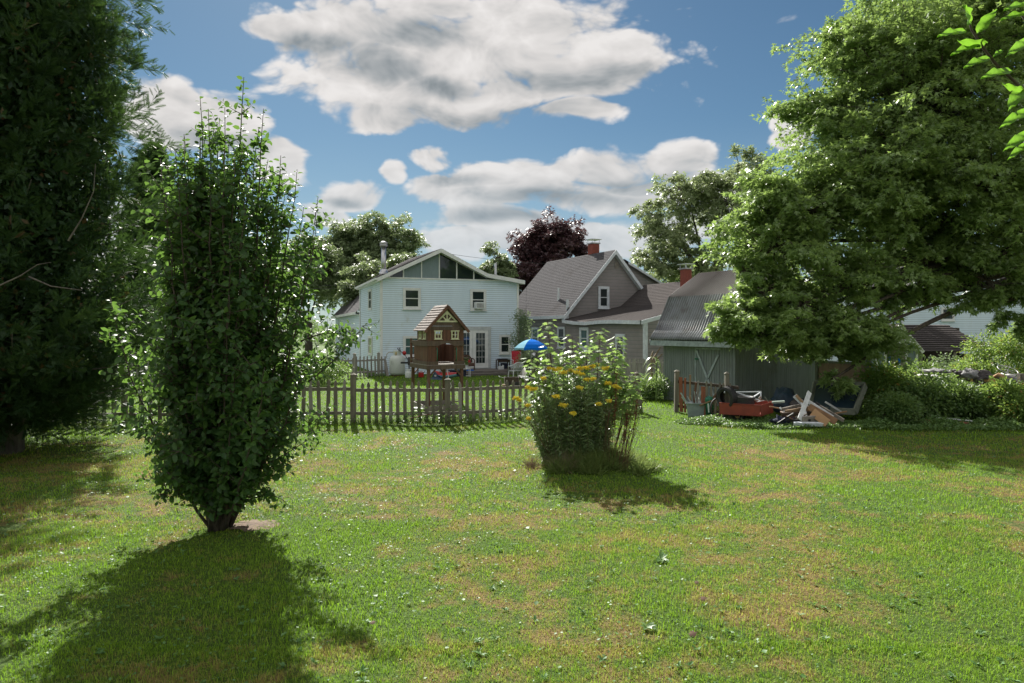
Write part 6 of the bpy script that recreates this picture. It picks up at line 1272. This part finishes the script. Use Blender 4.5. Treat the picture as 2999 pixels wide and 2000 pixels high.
# outlying spray at the left of the clump, so the outer flowers stand on stems
m = MB()
for x, y in ((1512,1172),(1563,1146),(1547,1190),(1548,1228),(1590,1112)): m.tube(bez(Vector((gc0.x-.45,gc0.y-.1,.1)), W((x+1600)/2,(y+1300)/2,11.4), W(x,y,11.45), 6), .004, 4)
m.build('side_stems', 'brown_stalk', GR_)
# dried brown stalks at the right side
for k, (x, lb) in enumerate(((1800,'tallest dark red-brown dried dock stalk right of the goldenrod'),(1848,'leaning red-brown dried stalk near the fence end'),(1825,'thin dried stalk between the two red-brown ones'))):
    dsx = thing('dried_stalk', GX(x,11.6), lb, 'plant', None); m = MB(); p0 = GX(x-14,11.6)+Vector((0,0,.1)); p2 = W((1806,1868,1838)[k],(1090,1168,1210)[k],11.5); pts = bez(p0,(p0+p2)/2+Vector((.05,0,0)),p2,8); m.tube(pts, .007, 4)
    for i in range(5): q = pts[2+i%5]; m.tube([q,q+Vector((random.uniform(-.12,.16),0,random.uniform(.1,.3)))], .003, 4)
    m.build('stalk', 'brown_stalk', dsx); nn = 240; tt = rng.uniform(.45,1,nn); pa = np.array([tuple(pts[min(7,int(t*7))].lerp(pts[min(7,int(t*7)+1)], t*7-int(t*7))) for t in tt])
    leaves('seed_head', pa+rng.normal(size=(nn,3))*.02, rdir(nn), rdir(nn), .022, .018, 'diamond', 'seed_red', dsx)
dsx = thing('dried_stalks', GX(1810,11.5), 'sheaf of thin bare brown stems rising at the right foot of the clump', 'plant'); m = MB()
for k in range(46):
    p0 = GX(random.uniform(1760,1840),random.uniform(11.2,11.8)); p0.z = .1; p2 = p0+Vector((random.uniform(-.05,.28),random.uniform(-.1,.1),random.uniform(.5,1.25))); m.tube(bez(p0,(p0+p2)/2+Vector((-.04,0,.0)),p2,5), .0035, 4)
m.build('stalks', 'brown_stalk', dsx)
for x, y in ((1592,1300),(1585,1360)): pass
def maple_shoot(base, top, n, l0, l1, label, seed=0, bend=(0,0), d0=.35, wid=.22, grp='young maple shoots in the goldenrod clump'):
    T = thing('maple_sapling', base, label, 'sapling', grp); m = MB(); pts = bez(base, (base+top)/2+Vector((bend[0],bend[1],0)), top, 12); m.tube(pts, [.014*(1-.85*k/11)+.002 for k in range(12)], 5)
    P=[];D=[];N=[];L=[]
    for i in range(n):
        t = d0+(1-d0)*(i//2*2+1)/n; q = min(.999,t)*11; p = pts[int(q)].lerp(pts[min(11,int(q)+1)], q-int(q)); a = (i%2)*math.pi+(i//2)*1.75+seed
        pet = wid*(1.0-.55*t)*random.uniform(.6,1.15)+.02; o = Vector((math.cos(a),math.sin(a),.35)); e_ = p+o*pet; m.tube([p,e_], .0022, 4)
        P.append(tuple(e_)); D.append((math.cos(a),math.sin(a),random.uniform(-.75,-.05))); N.append((math.cos(a)*.5+random.uniform(-.3,.3),math.sin(a)*.5+random.uniform(-.3,.3),.9)); L.append(random.uniform(l0,l1)*(1.05-.45*t*t))
    m.build('stem', 'brown_stalk', T); L = np.array(L); leaves('foliage', np.array(P), np.array(D), np.array(N), L, L*1.0, 'maple', 'young_maple_leaf', T); return T
MS = [((1640,1300),(1604,942),12.1,44,'tallest maple shoot, rising left of centre above the goldenrod flowers'),((1690,1300),(1676,985),12.2,34,'maple shoot directly right of the tallest one'),((1700,1300),(1722,1000),12.3,36,'middle maple shoot behind the goldenrod flowers'),
      ((1735,1300),(1758,966),12.0,50,'maple shoot with a pointed tip over the right half of the flowers'),((1770,1300),(1812,988),12.0,64,'bushiest maple shoot at the right of the clump'),((1650,1280),(1650,1035),12.2,40,'short maple shoot low between the two left ones'),
      ((1640,1280),(1556,1052),12.0,46,'maple shoot bending far left over the hammock'),((1790,1300),(1866,1096),11.9,46,'maple shoot bending right toward the fence end'),((1780,1300),(1795,1050),12.1,54,'second bushy maple shoot at the right side, lower than its neighbour'),((1640,1280),(1590,1075),11.9,36,'leafy maple shoot just right of the one bending over the hammock'),((1700,1290),(1700,1035),12.3,44,'short leafy maple shoot behind the middle flowers'),((1795,1300),(1842,1120),11.8,36,'low maple shoot above the dried brown stalks')]
for k, (b_, t_, d_, n_, lb) in enumerate(MS):
    b3 = GX(b_[0],d_); b3.z = .1; maple_shoot(b3, W(t_[0],t_[1],d_), int(n_*1.35), .13,.21, lb, k*1.3, d0=.50, wid=.2)
# long grass mound round the clump
def tuftfield(name, cx, cy, rx, ry, n, h0, h1, wd, mat, label, cat, kind='stuff', lean=.5, hole=0):
    nk = max(8, n//190); ak = rng.uniform(0,6.283,nk); rk = np.sqrt(rng.random(nk))*rng.uniform(.8,1.15,nk); kk = rng.integers(0,nk,n); a = ak[kk]; r_ = rk[kk]; gs = rng.normal(size=(n,2))*.05
    X = cx+rx*r_*np.cos(a)+gs[:,0]; Y = cy+ry*r_*np.sin(a)+gs[:,1]; hk = rng.uniform(.5,1.3,nk)[kk]; P = np.stack([X,Y,gz(X,Y)-.01],1)
    D = np.stack([np.cos(a)*lean*r_, np.sin(a)*lean*r_, np.ones(n)], 1)+rng.normal(size=(n,3))*.55; L = rng.uniform(h0,h1,n)*(1.25-.5*np.minimum(r_,1))*hk; D[:,:2] += gs*8
    o = leaves(name, P, D, rdir(n), L, wd, 'narrow', mat)
    return tag(o, label, cat, kind=kind)
tuftfield('long_grass', 1.45, 11.55, 1.0, .44, 13000, .10, .28, .018, 'long_grass', 'mound of long unmown grass round the foot of the goldenrod', 'grass')
tuftfield('dry_grass', .62, 11.5, .35, .35, 1400, .10, .40, .007, 'dry_twig', 'dry tan grass stems at the left foot of the goldenrod clump', 'grass')
# weeds along the foot of the fences
P=[];n=5200; t = rng.random(n); Xw = np.interp(t*5, [0,1,2,3,4,5], [P0.x,P1.x,(P1.x+P2.x)/2,P2.x,P3.x,P4.x]); Yw = np.interp(t*5, [0,1,2,3,4,5], [P0.y,P1.y,17.1,P2.y,P3.y,P4.y])
dn = .35+.65*(np.sin(Xw*2.1)*.5+.5)*(Xw > -6)+.35*(Xw > -1.9); k = rng.random(n) < dn; Xw = Xw[k]; Yw = Yw[k]; n = len(Xw)
hz = np.abs(rng.normal(size=n))*.10*(1+.9*np.sin(Xw*3.3)**2); Pw = np.stack([Xw+rng.normal(size=n)*.05, Yw+rng.normal(size=n)*.13-.08, hz+.02],1)
Lw = rng.uniform(.05,.11,n); o = leaves('fence_weeds', Pw, rdir(n)*[1,1,.5]+[0,0,.3], np.array([0,0,1.])+rdir(n)*.6, Lw, Lw*.5, 'oval', 'weed_leaf'); tag(o, 'low dark weeds growing along the foot of the lawn fence', 'weeds', kind='stuff')
n=5200; t = rng.random(n); Xw = np.interp(t,[0,1],[P0.x,P4.x]); Yw = np.interp(Xw,[P0.x,P1.x,P2.x,P3.x,P4.x],[P0.y,P1.y,P2.y,P3.y,P4.y]); Pw = np.stack([Xw, Yw+rng.normal(size=n)*.12-.06, np.zeros(n)],1)
o = leaves('fence_grass', Pw, rdir(n)*[.5,.5,.2]+[0,0,1], rdir(n), rng.uniform(.10,.26,n), .010, 'narrow', 'long_grass'); tag(o, 'uncut grass tufts standing under the lawn fence', 'grass', kind='stuff')
def weedpatch(name, cx, cy, rx, ry, h, n, label, mat='weed_leaf', size=.07, cat='weeds', kind='stuff'):
    a = rng.uniform(0,6.283,n); r_ = np.sqrt(rng.random(n)); X = cx+rx*r_*np.cos(a); Y = cy+ry*r_*np.sin(a)
    hh = h*(1-.6*r_**2)*(.6+.4*np.sin(X*4.1)*np.sin(Y*3.7)); Z = hh*rng.random(n)**.6+.02; L = rng.uniform(.6,1.2,n)*size
    return tag(leaves(name, np.stack([X,Y,Z],1), rdir(n)*[1,1,.6], np.array([0,0,1.])+rdir(n)*.7, L, L*.6, 'oval', mat), label, cat, kind=kind)
q = GX(2150,17.5); weedpatch('ivy_weeds', q.x, q.y, 1.5, .55, .22, 5200, 'leafy ground ivy round the red cart and tub', size=.06)
q = GX(2300,17.0); weedpatch('ivy_weeds', q.x, q.y-.1, 1.6, .5, .18, 3600, 'low ivy weeds between and before the scrap boards', size=.06)
q = GX(2700,17.6); weedpatch('verge_weeds', q.x, q.y-.9, 3.0, .7, .30, 7000, 'tangled low weeds at the foot of the hedge', size=.07)
q = GX(1080,35); weedpatch('wall_weeds', q.x, q.y, .9, .3, .25, 500, 'small weeds below the corner of the white house', size=.08)

# shrubs and garden plants on the right
def bush(name, lobes, ncl, nl, size, mat, label, seed, tm='oval', group=None, spread=.16):
    c = lobes[0]; T = thing(name, (c[0],c[1],0), label, 'bush', group); canopy('foliage', lobes, ncl, nl, size, mat, T, tm, spread, droop=.2, seed=seed, hollow=.5, thr=-.6, wr=.55)
    m = MB()
    for k in range(9): a = random.uniform(0,6.28); m.tube([(c[0]+.1*math.cos(a),c[1]+.1*math.sin(a),0),(c[0]+c[3]*.6*math.cos(a),c[1]+c[4]*.6*math.sin(a),c[2]+c[5]*.4)], [.02,.006], 4)
    m.build('stems', 'bark', T); return T
def blb(x, ytop, d, wpx, ry=.8): zt_ = zpx(ytop,d); c = GX(x,d); return (c.x, c.y, zt_*.45, wpx*d/F, ry, zt_*.58, 1)
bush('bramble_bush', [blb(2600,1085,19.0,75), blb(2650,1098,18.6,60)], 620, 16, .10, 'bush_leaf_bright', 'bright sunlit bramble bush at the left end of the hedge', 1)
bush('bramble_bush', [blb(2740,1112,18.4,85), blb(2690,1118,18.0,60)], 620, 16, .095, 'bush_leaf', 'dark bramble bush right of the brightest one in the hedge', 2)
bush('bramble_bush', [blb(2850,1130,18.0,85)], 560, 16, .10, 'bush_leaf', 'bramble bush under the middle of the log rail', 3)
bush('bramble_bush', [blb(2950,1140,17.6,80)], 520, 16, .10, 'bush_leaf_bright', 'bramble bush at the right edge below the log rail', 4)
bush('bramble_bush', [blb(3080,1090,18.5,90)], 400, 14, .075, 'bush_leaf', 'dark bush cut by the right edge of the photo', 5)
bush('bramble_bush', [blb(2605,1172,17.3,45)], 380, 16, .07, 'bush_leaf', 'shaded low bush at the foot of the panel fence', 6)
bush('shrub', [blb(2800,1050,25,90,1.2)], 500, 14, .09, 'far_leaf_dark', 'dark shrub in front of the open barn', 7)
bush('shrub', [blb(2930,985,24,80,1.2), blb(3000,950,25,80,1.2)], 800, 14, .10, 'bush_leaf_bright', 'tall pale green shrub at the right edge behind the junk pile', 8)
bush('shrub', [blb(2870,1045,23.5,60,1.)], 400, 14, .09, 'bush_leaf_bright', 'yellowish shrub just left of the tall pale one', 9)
bush('shrub', [blb(2730,1075,22,60,1.)], 360, 14, .09, 'bush_leaf', 'green shrub behind the white sheets', 10)
bush('garden_bush', [blb(1912,1112,23.6,42,.7), blb(1880,1120,23.8,30,.6)], 420, 16, .07, 'bush_leaf', 'low green vegetable patch bush against the left corner of the shed', 11)
bush('climbing_shrub', [(*GX(1530,37.2)[:2],1.9,.42,.4,1.5,1)], 260, 14, .09, 'far_leaf_dark', 'dark climbing shrub in the gap between the two houses', 12)
bush('garden_shrub', [blb(1545,1035,34.2,26,.5)], 200, 14, .09, 'far_leaf', 'leafy shrub behind the parasol pole', 13)
bush('garden_shrub', [blb(950,1060,30,50,1.2)], 300, 14, .10, 'bush_leaf', 'green shrub behind the apple tree by the side fence', 14)
cn = thing('corn_plant', GX(1920,22.8), 'tall pale sweetcorn-like plant with drooping blades by the shed', 'plant'); m = MB(); c = GX(1922,22.8); m.tube([c,c+Vector((.02,0,1.5))], .02, 6); m.build('stem', 'corn_leaf', cn)
P=[];D=[];N=[];
for k in range(16): a = k*2.5; P.append((c.x,c.y,.5+.065*k)); D.append((math.cos(a),math.sin(a),.9)); N.append((-math.cos(a),-math.sin(a),.9))
vs6=[];fs6=[]
for p_, d_ in zip(P, D):
    n0 = len(vs6); sd2 = Vector((-d_[1],d_[0],0)); L0 = random.uniform(.45,.7)
    for j in range(7):
        t = j/6; q = Vector(p_)+Vector((d_[0]*L0*t*.8, d_[1]*L0*t*.8, L0*(.75*t-1.15*t*t))); w2 = .035*math.sin(math.pi*min(1,.15+.85*t))+.004; vs6 += [q-sd2*w2, q+sd2*w2]
    fs6 += [(n0+2*j,n0+2*j+1,n0+2*j+3,n0+2*j+2) for j in range(6)]
npmesh('blades', np.array([tuple(v) for v in vs6]), [np.array(fs6)], 'corn_leaf', cn, rnd=rng.random(len(vs6)))
m = MB(); b0 = GX(1908,23.2)
for pts in (((1910,1105),(1907,1050),(1908,1040)),((1908,1060),(1920,1040),(1935,1017)),((1912,1062),(1928,1048),(1940,1037)),((1908,1045),(1911,1034),(1914,1028)),((1916,1066),(1922,1060),(1932,1058))): m.tube([W(x,y,23.2) for x,y in pts], [.035,.028,.02], 6)
tag(m.build('bare_sapling', 'dry_twig'), 'bare pruned sapling with stubby pale branches by the shed corner', 'sapling')

# rail, sheets and the heap of cloths on the right
lr = thing('log_rail', GX(2820,18.6), 'long grey log rail on posts running above the hedge', 'rail'); m = MB(); m.tube([W(2555,1128,19.4),W(2700,1140,18.8),W(2830,1141,18.4),W(2998,1139,17.9)], [.035,.04,.05,.055], 8); m.build('rail', 'bark_grey', lr, smooth=True)
for x, d_, y in ((3001,17.9,1095),(2700,18.9,1132)): m = MB(); m.box(kx(x,d_)-.07,kx(x,d_)+.07,d_-.07+.12,d_+.07+.12,0,zpx(y,d_)); m.build('post', 'bark_grey', lr)
pb = thing('plank_bench', GX(2900,18.9), 'low plank bench under the heap of cloths behind the log rail', 'bench'); q = GX(2915,18.8)
m = MB()
for k in range(3): m.box(q.x-.95,q.x+.85,q.y-.28+k*.2,q.y-.1+k*.2,.72,.76)
m.build('top', 'grey_wood', pb)
for u in (-.8,.7): m = MB(); m.box(q.x+u-.05,q.x+u+.05,q.y-.22,q.y+.22,0,.72); m.build('leg', 'grey_wood', pb)
crumple('tarpaulin', W(2868,1110,19.0), .52, .35, .22, 'dark_cloth', 'dark glossy tarpaulin heaped on top of the log rail', 'tarpaulin', 11, .7, 30, 16, -14)
crumple('grey_sheet', W(2838,1098,18.8), .20, .25, .15, 'grey_cloth', 'pale grey end of sheeting at the left of the tarpaulin heap', 'sheet', 12, .6)
crumple('yellow_foam', W(2915,1122,18.7), .32, .2, .12, 'yellow_foam', 'mottled yellow foam slab under the tarpaulin', 'foam', 13, .4, deg=-14)
m = MB(); m.tube([W(2912,1103,18.6),W(2925,1097,18.5),W(2937,1104,18.45),W(2943,1122,18.4)], [.04,.055,.055,.045], 8); tag(m.build('tan_roll', 'tan_cloth', None, smooth=True), 'tan fabric roll bent over the tarpaulin heap', 'cloth roll')
crumple('white_sheet', W(2970,1106,18.8), .28, .3, .07, 'white_cloth', 'white sheet sloping down at the right of the heap', 'sheet', 14, .5, deg=-14)
crumple('dark_bundle', W(2972,1120,18.5), .26, .25, .10, 'navy_cloth', 'dark bundle under the white sheet at the right edge', 'cloth', 15, .6)
crumple('white_sheet', W(2722,1102,20.0), .36, .25, .05, 'white_cloth', 'flat white sheet lying left of the heap, over the hedge', 'sheet', 16, .5, deg=-5)
crumple('grey_sheet', W(2748,1088,20.4), .34, .25, .07, 'grey_cloth', 'crumpled grey and white sheeting above the flat white sheet', 'sheet', 17, .8)
for k, x in enumerate((2960,2988)): crumple('blue_bottle', W(x,1133-3*k,18.2), .07, .07, .06, 'tub_grey', ('pale blue round container on the rail at the right','second pale blue container at the right end of the rail')[k], 'container', 20+k, .1, 14, 8)
m = MB(); c = W(2952,1083,19.0); axw = Vector((.1,-.45,.9)).normalized(); a_ = axw.orthogonal().normalized(); b_ = axw.cross(a_); m.tube([c+(a_*math.cos(t)+b_*math.sin(t))*.25 for t in [2*math.pi*k/30 for k in range(31)]], .013, 6); 
bwh = thing('wheel_rim', c, 'thin metal wheel rim lying tilted above the heap of cloths', 'wheel'); m.build('rim', 'metal_dull', bwh, smooth=True)
m = MB()
for k in range(6): t = k*math.pi/3; m.tube([c, c+(a_*math.cos(t)+b_*math.sin(t))*.25], .006, 4)
m.tube([c-Vector((0,0,.2)), c], .02, 6); m.build('spokes', 'metal_dull', bwh)
m = MB(); m.beam(W(2847,1106,18.7), W(2841,1138,18.5), .05, .04, (0,1,0)); tag(m.build('yellow_stake', 'yellow_foam'), 'yellow stake standing at the left of the tarpaulin', 'stake')
m = MB(); m.beam(W(2742,1222,17.2), W(2850,1233,16.9), .03, .03); tag(m.build('white_pipe', 'white_paint'), 'thin white pipe lying low in front of the hedge', 'pipe')
m = MB(); m.beam(W(2690,1232,17.0), W(2725,1234,17.0), .10, .08); tag(m.build('terracotta_block', 'rust_board', None, bevel=.01), 'terracotta block half hidden in weeds left of the white pipe', 'block')
m = MB(); m.beam(W(2815,1240,16.8), W(2835,1242,16.8), .10, .09); tag(m.build('terracotta_block', 'rust_board', None, bevel=.01), 'terracotta block in the weeds under the white pipe', 'block')

# big maple on the right: trunk out of frame, boughs reaching over the shed
def lb(x, y, d, r, k=1.0, wt=1): c = W(x,y,d); q = r*d/F; return (c.x,c.y,c.z,q,q*.85,q*k,wt)
ML = [lb(2700,330,21,360,.9),lb(2540,130,22,195,.7),lb(2850,80,22,320,.8),lb(2560,560,20,270,.75),lb(2350,620,19.5,210,.75),lb(2270,720,19,165,.7),lb(2180,790,18.8,90,.6),lb(2860,560,19.5,260,.7),
      lb(2250,850,18.6,95,.55),lb(2350,890,18.4,140,.6),lb(2500,800,19.2,170,.6),lb(2460,930,18.2,120,.55),lb(2560,960,18.6,70,.8),lb(2740,740,19.5,150,.4,.5),lb(2930,740,19,130,.5,.6),lb(2110,960,18.2,42,.6,2.4),
      lb(2225,985,18.0,60,.6,2),lb(2440,1110,18.0,42,.8,1.5),lb(2350,985,18.2,90,.5,1.8),lb(2490,990,18.3,120,.6,1.8),lb(2700,830,19,120,.55,1.1),lb(2890,820,19,140,.5,1.1),lb(2620,860,18.8,75,.5,1.2),lb(2985,940,19,80,.6,1.2),lb(2830,700,20,150,.5,1),lb(2960,880,19,80,.4,.5),lb(2790,880,19.5,90,.3,.35),lb(2170,920,18.3,75,.6,2.4),lb(2270,960,18.2,90,.5,1),lb(2400,330,21,120,.6),lb(2230,560,19.8,80,.9)]
T = tree('maple_tree', (18.2,21.5,0), 9, .42, ML, 10500, 20, .175, 'maple_leaf', 'huge maple filling the upper right, its boughs hanging over the shed', tmpl='tri', spread=.40, seed=3, nbr=9, fork_h=.5, hollow=.62, thr=-.14, nsc=.55, droop=.35)
# heavier limbs visible through the leaves
m = MB()
for pts, r0 in ((((3300,640),(3000,720),(2800,770),(2680,800),(2610,860)),.09),(((3000,715),(2840,690),(2700,745),(2600,790),(2500,870)),.11),(((3150,560),(2850,560),(2600,540),(2400,580)),.10),(((3100,850),(2990,830),(2860,870),(2790,930)),.04),(((2900,620),(2640,690),(2480,650),(2300,700)),.07)):
    L_ = [W(x,y,20.2) for x,y in pts]; m.tube(L_, [r0*(1-.8*k/(len(L_)-1)) for k in range(len(L_))], 8)
m.build('limbs', 'bark', T, smooth=True)
# lighter tree behind the shed and taupe house
TL = [lb(2010,560,44,110,.8),lb(1960,680,44,100,.7),lb(2120,600,44,130,.9),lb(1900,620,44,55,.8),lb(1920,760,44,90,.6),lb(2050,760,44,120,.5),lb(2180,500,45,90,.8),lb(2250,700,44,130,1)]
tree('poplar_tree', (*GX(2080,44)[:2],0), 12, .35, TL, 3600, 13, .24, 'pale_leaf', 'airy pale-leaved tree behind the corrugated shed roof', tmpl='tri', spread=.55, seed=8, nbr=20, fork_h=.45, hollow=.8, thr=-.05, nsc=.35)
tree('small_tree', (*GX(1960,47)[:2],0), 5, .2, [lb(1960,800,47,70,.6),lb(2060,810,47,80,.6)], 420, 14, .22, 'bush_leaf', 'low bright green tree behind the wing roof chimney', seed=9, spread=.5)
# trees beyond the white house
far = 'trees beyond the houses'
tree('maple_tree', (*GX(1105,66)[:2],0), 12, .4, [lb(1110,705,66,95,.9),lb(1040,720,66,90,.9),lb(1170,720,66,70,.9),lb(1090,790,65,120,.7),lb(985,740,66,70,.9),lb(1000,820,65,90,.7)], 4200, 14, .34, 'far_leaf', 'broad green tree rising behind the chimney pipe of the white house', group=far, seed=10, spread=.8, hollow=.85, thr=-.12, nsc=.28)
tree('maple_tree', (*GX(1150,55)[:2],0), 9, .35, [lb(1110,800,55,80,.7),lb(1200,765,55,60,.5),lb(1160,830,55,110,.6),lb(1070,850,55,70,.7)], 1900, 14, .28, 'far_leaf', 'lower bronze-green tree just above the white house roof', group=far, seed=11, spread=.6, hollow=.8)
tree('maple_tree', (*GX(905,60)[:2],0), 10, .35, [lb(900,740,60,75,.9),lb(860,820,60,90,.9),lb(950,800,60,70,.9),lb(780,800,60,90,1)], 2200, 14, .30, 'far_leaf', 'pale green tree glimpsed right of the apple tree crown', group=far, seed=12, spread=.7, hollow=.85)
tree('purple_maple', (*GX(1612,60)[:2],0), 12, .45, [lb(1615,690,60,82,.85),lb(1560,710,60,55,1),lb(1670,715,60,52,1),lb(1600,780,60,105,.7),lb(1540,800,60,60,.8),lb(1525,860,59,60,.7),lb(1640,820,60,80,.7)], 3600, 15, .30, 'purple_leaf', 'dark purple-leaved maple between the two houses', seed=13, spread=.62, hollow=.85, thr=-.16, nsc=.3)
tree('small_tree', (*GX(1455,57)[:2],0), 8, .2, [lb(1456,755,57,38,1),lb(1440,790,57,38,.9),lb(1478,790,57,35,.9),lb(1455,830,57,50,.9)], 800, 13, .26, 'far_leaf', 'small light green tree over the right end of the white house roof', seed=14, spread=.5, hollow=.9)
tree('maple_tree', (*GX(470,52)[:2],0), 10, .35, [lb(450,760,52,120,1.2),lb(560,800,52,110,1),lb(330,800,52,120,1),lb(640,850,52,90,1),lb(700,790,56,90,1)], 1300, 13, .32, 'far_leaf_dark', 'dark tree behind the side fence, seen between cedar and apple tree', group=far, seed=15, spread=.7)
tree('maple_tree', (*GX(1740,70)[:2],0), 8, .3, [lb(1745,800,70,50,.8),lb(1790,760,72,25,.6)], 300, 12, .3, 'far_leaf', 'tree top just visible behind the brick chimney', group=far, seed=16, spread=.6)
for k, (x, d_, h_) in enumerate(((2500,60,9),(2720,62,10),(2960,60,11),(3200,58,10))):
    tree('maple_tree', (*GX(x,d_)[:2],0), h_, .35, [(kx(x,d_),d_,h_*.62,4.2,4,h_*.4,1)], 500, 13, .36, 'far_leaf_dark', ('leftmost tree behind the blue-white house','second tree from the left behind the blue-white house','third tree behind the blue-white house','tree behind the blue-white house at the right frame edge')[k], group=far, seed=20+k, spread=.8)
# distant woods all round the horizon
n = 26000; a = rng.uniform(0,2*np.pi,n); rr = rng.uniform(105,150,n); hh = (5.5+2.5*np.sin(a*9)+1.5*np.sin(a*23+1)+1.2*np.sin(a*51)); Z = hh*rng.random(n)**.7
Pf = np.stack([rr*np.cos(a), rr*np.sin(a), Z],1); o = leaves('distant_woods', Pf, rdir(n), np.array([0,0,1.])+rdir(n), rng.uniform(1.2,2.2,n), 1.2, 'tri', 'far_leaf_dark'); tag(o, 'distant belt of trees along the horizon behind the houses', 'woods', kind='stuff')
# trees behind the viewer, for the window glass to reflect
for k, (x, y) in enumerate(((-14,-22),(-4,-26),(7,-24),(17,-20),(28,-16),(-26,-14))):
    tree('yard_tree', (x,y,0), 9, .3, [(x,y,6.2,4.6,4,3.6,1)], 420, 12, .38, 'far_leaf_dark', 'leafy yard tree standing behind the viewer, seen only in window reflections', group='trees behind the viewer', seed=40+k, spread=.8)

# bright apple branch close to the lens at the top right
AB = thing('apple_branch', W(3200,420,1.95), 'close out-of-focus-looking bright green leafy branch in the top right corner', 'branch'); AB['label'] = 'close bright green leafy branch hanging into the top right corner'
m = MB(); m.tube([W(3320,480,2.1),W(3060,330,1.98),W(2995,262,1.95),W(2960,228,1.93),W(2915,185,1.91),W(2880,140,1.9),W(2845,85,1.9),W(2838,62,1.9)], [.008,.006,.005,.0045,.004,.0035,.003,.002], 6); m.tube([W(3120,370,2),W(3060,420,1.95),W(3020,470,1.95)], .003, 5); m.tube([W(3120,60,2),W(3010,70,1.95),W(2990,40,1.95)], .003, 5)
m.build('twig', 'bark', AB, smooth=True)
def bl(b_, t_, w_, nrm, d0=1.9, d1=1.86):
    p = W(*b_, d0); q = W(*t_, d1); return p, q-p, Vector(nrm), w_
BL = [bl((2838,72),(2829,14),.036,(.15,-.9,.35)),bl((2830,92),(2750,100),.027,(0,-.75,.6)),bl((2862,98),(2920,26),.030,(-.3,-.8,.45)),bl((2890,126),(2808,122),.030,(.1,-.5,-.85)),bl((2868,132),(2788,154),.022,(0,-.7,.7)),
      bl((2900,170),(2826,192),.026,(.2,-.6,.75)),bl((2965,208),(2878,222),.032,(.1,-.7,.7)),bl((2992,262),(2956,318),.034,(-.3,-.8,.4),1.95,1.9),bl((3015,322),(2932,368),.028,(.2,-.7,.65)),bl((3020,385),(2943,436),.028,(.2,-.7,.65)),
      bl((3020,112),(2950,160),.026,(.2,-.7,.6)),bl((3030,10),(2944,22),.026,(0,-.6,.7)),bl((3030,38),(2935,50),.026,(.1,-.6,.75)),bl((3010,420),(2955,462),.02,(.5,-.3,.8)),bl((2998,262),(2938,248),.02,(0,-.4,-.9)),bl((3060,330),(3010,300),.03,(0,-.7,.7)),bl((2935,150),(2912,160),.012,(0,-.7,.7))]
tv = []; bf_ = []; n1 = 10; n2 = 6; vs7 = []; fs7 = []; rn7 = []
for p, D_, Nn, w_ in BL:
    L0 = D_.length; D1 = D_.normalized(); S_ = Nn.cross(D1).normalized(); U_ = D1.cross(S_); b0 = len(vs7); rv = random.random()
    for i in range(n1+1):
        t = i/n1; wd = w_*.5*1.05*math.sin(math.pi*min(1,max(0,t))**.80)**.85 if 0 < t < 1 else .0006
        for j in range(n2+1):
            c_ = 2*j/n2-1; ser = 1+.06*math.sin(i*9.0)*abs(c_); h = .10*L0*(-(t-.3)**2)+wd*.45*abs(c_)**1.3+.004*math.sin(t*14+j)
            vs7.append(tuple(p+D1*L0*t+S_*wd*c_*ser*1.0+U_*h)); rn7.append(rv)
    for i in range(n1):
        for j in range(n2): a = b0+i*(n2+1)+j; fs7.append((a,a+1,a+n2+2,a+n2+1))
o = npmesh('leaves', np.array(vs7), [np.array(fs7)], 'branch_leaf', AB, rnd=np.array(rn7))
for f in o.data.polygons: f.use_smooth = True

# pickup truck parked beyond the side fence
tk = thing('pickup_truck', GX(418,41.5), 'dark blue pickup truck parked on the drive beyond the far left fence', 'truck'); TK = Frame(*GX(418,41.5)[:2], 8)
m = MB(TK); body = [(-.95,.42),(.95,.42),(.98,.70),(.96,1.02),(.90,1.10),(-.90,1.10),(-.96,1.02),(-.98,.70)]; m.prism(body, -2.6, 2.4); m.build('body', 'car_paint', tk, bevel=.04)
m = MB(TK); m.prism([(-.88,1.10),(.88,1.10),(.74,1.68),(.66,1.74),(-.66,1.74),(-.74,1.68)], -.6, 1.2); cab = m.build('cab', 'car_paint', tk, bevel=.04)
m = MB(TK); m.prism([(-.76,1.16),(.76,1.16),(.66,1.62),(-.66,1.62)], -.625, -.598); m.build('window', 'car_glass', cab)
for s_ in (-1,1):
    m = MB(TK); m.box(s_*.90-.09,s_*.90+.05 if s_ > 0 else s_*.90+.09,-2.64,-2.602,.72,1.0); m.build('tail_light', 'red_lens', tk)
    for v in (-1.7,1.6):
        m = MB(); m.lathe(TK.w(s_*.80,v,.37), [(0,-.12),(.22,-.13),(.35,-.10),(.37,-.05),(.37,.05),(.35,.10),(.22,.13),(0,.12)], 20, ax=TK.u); wh_ = m.build('wheel', 'rubber', tk, smooth=True)
m = MB(TK); m.box(-.95,.95,-2.72,-2.62,.45,.60); m.build('bumper', 'metal', tk, bevel=.02); m = MB(TK); m.box(-.14,.14,-2.63,-2.61,.72,.84); m.build('number_plate', 'white_paint', tk)

# service wires
for k, (a, b, lb_) in enumerate(((W(1046,836,43.5), W(560,800,60), 'upper of two thin wires running left from the white house eave'),(W(1046,842,43.5), W(560,822,60), 'lower of two thin wires running left from the white house eave'),(W(1300,741,40), W(1740,770,62), 'thin wire crossing the sky between the two roofs'))):
    m = MB(); m.tube([a.lerp(b,t/10)-Vector((0,0,1.2*(t/10)*(1-t/10))) for t in range(11)], .012, 4); tag(m.build('service_wire', 'black_metal'), lb_, 'wire')
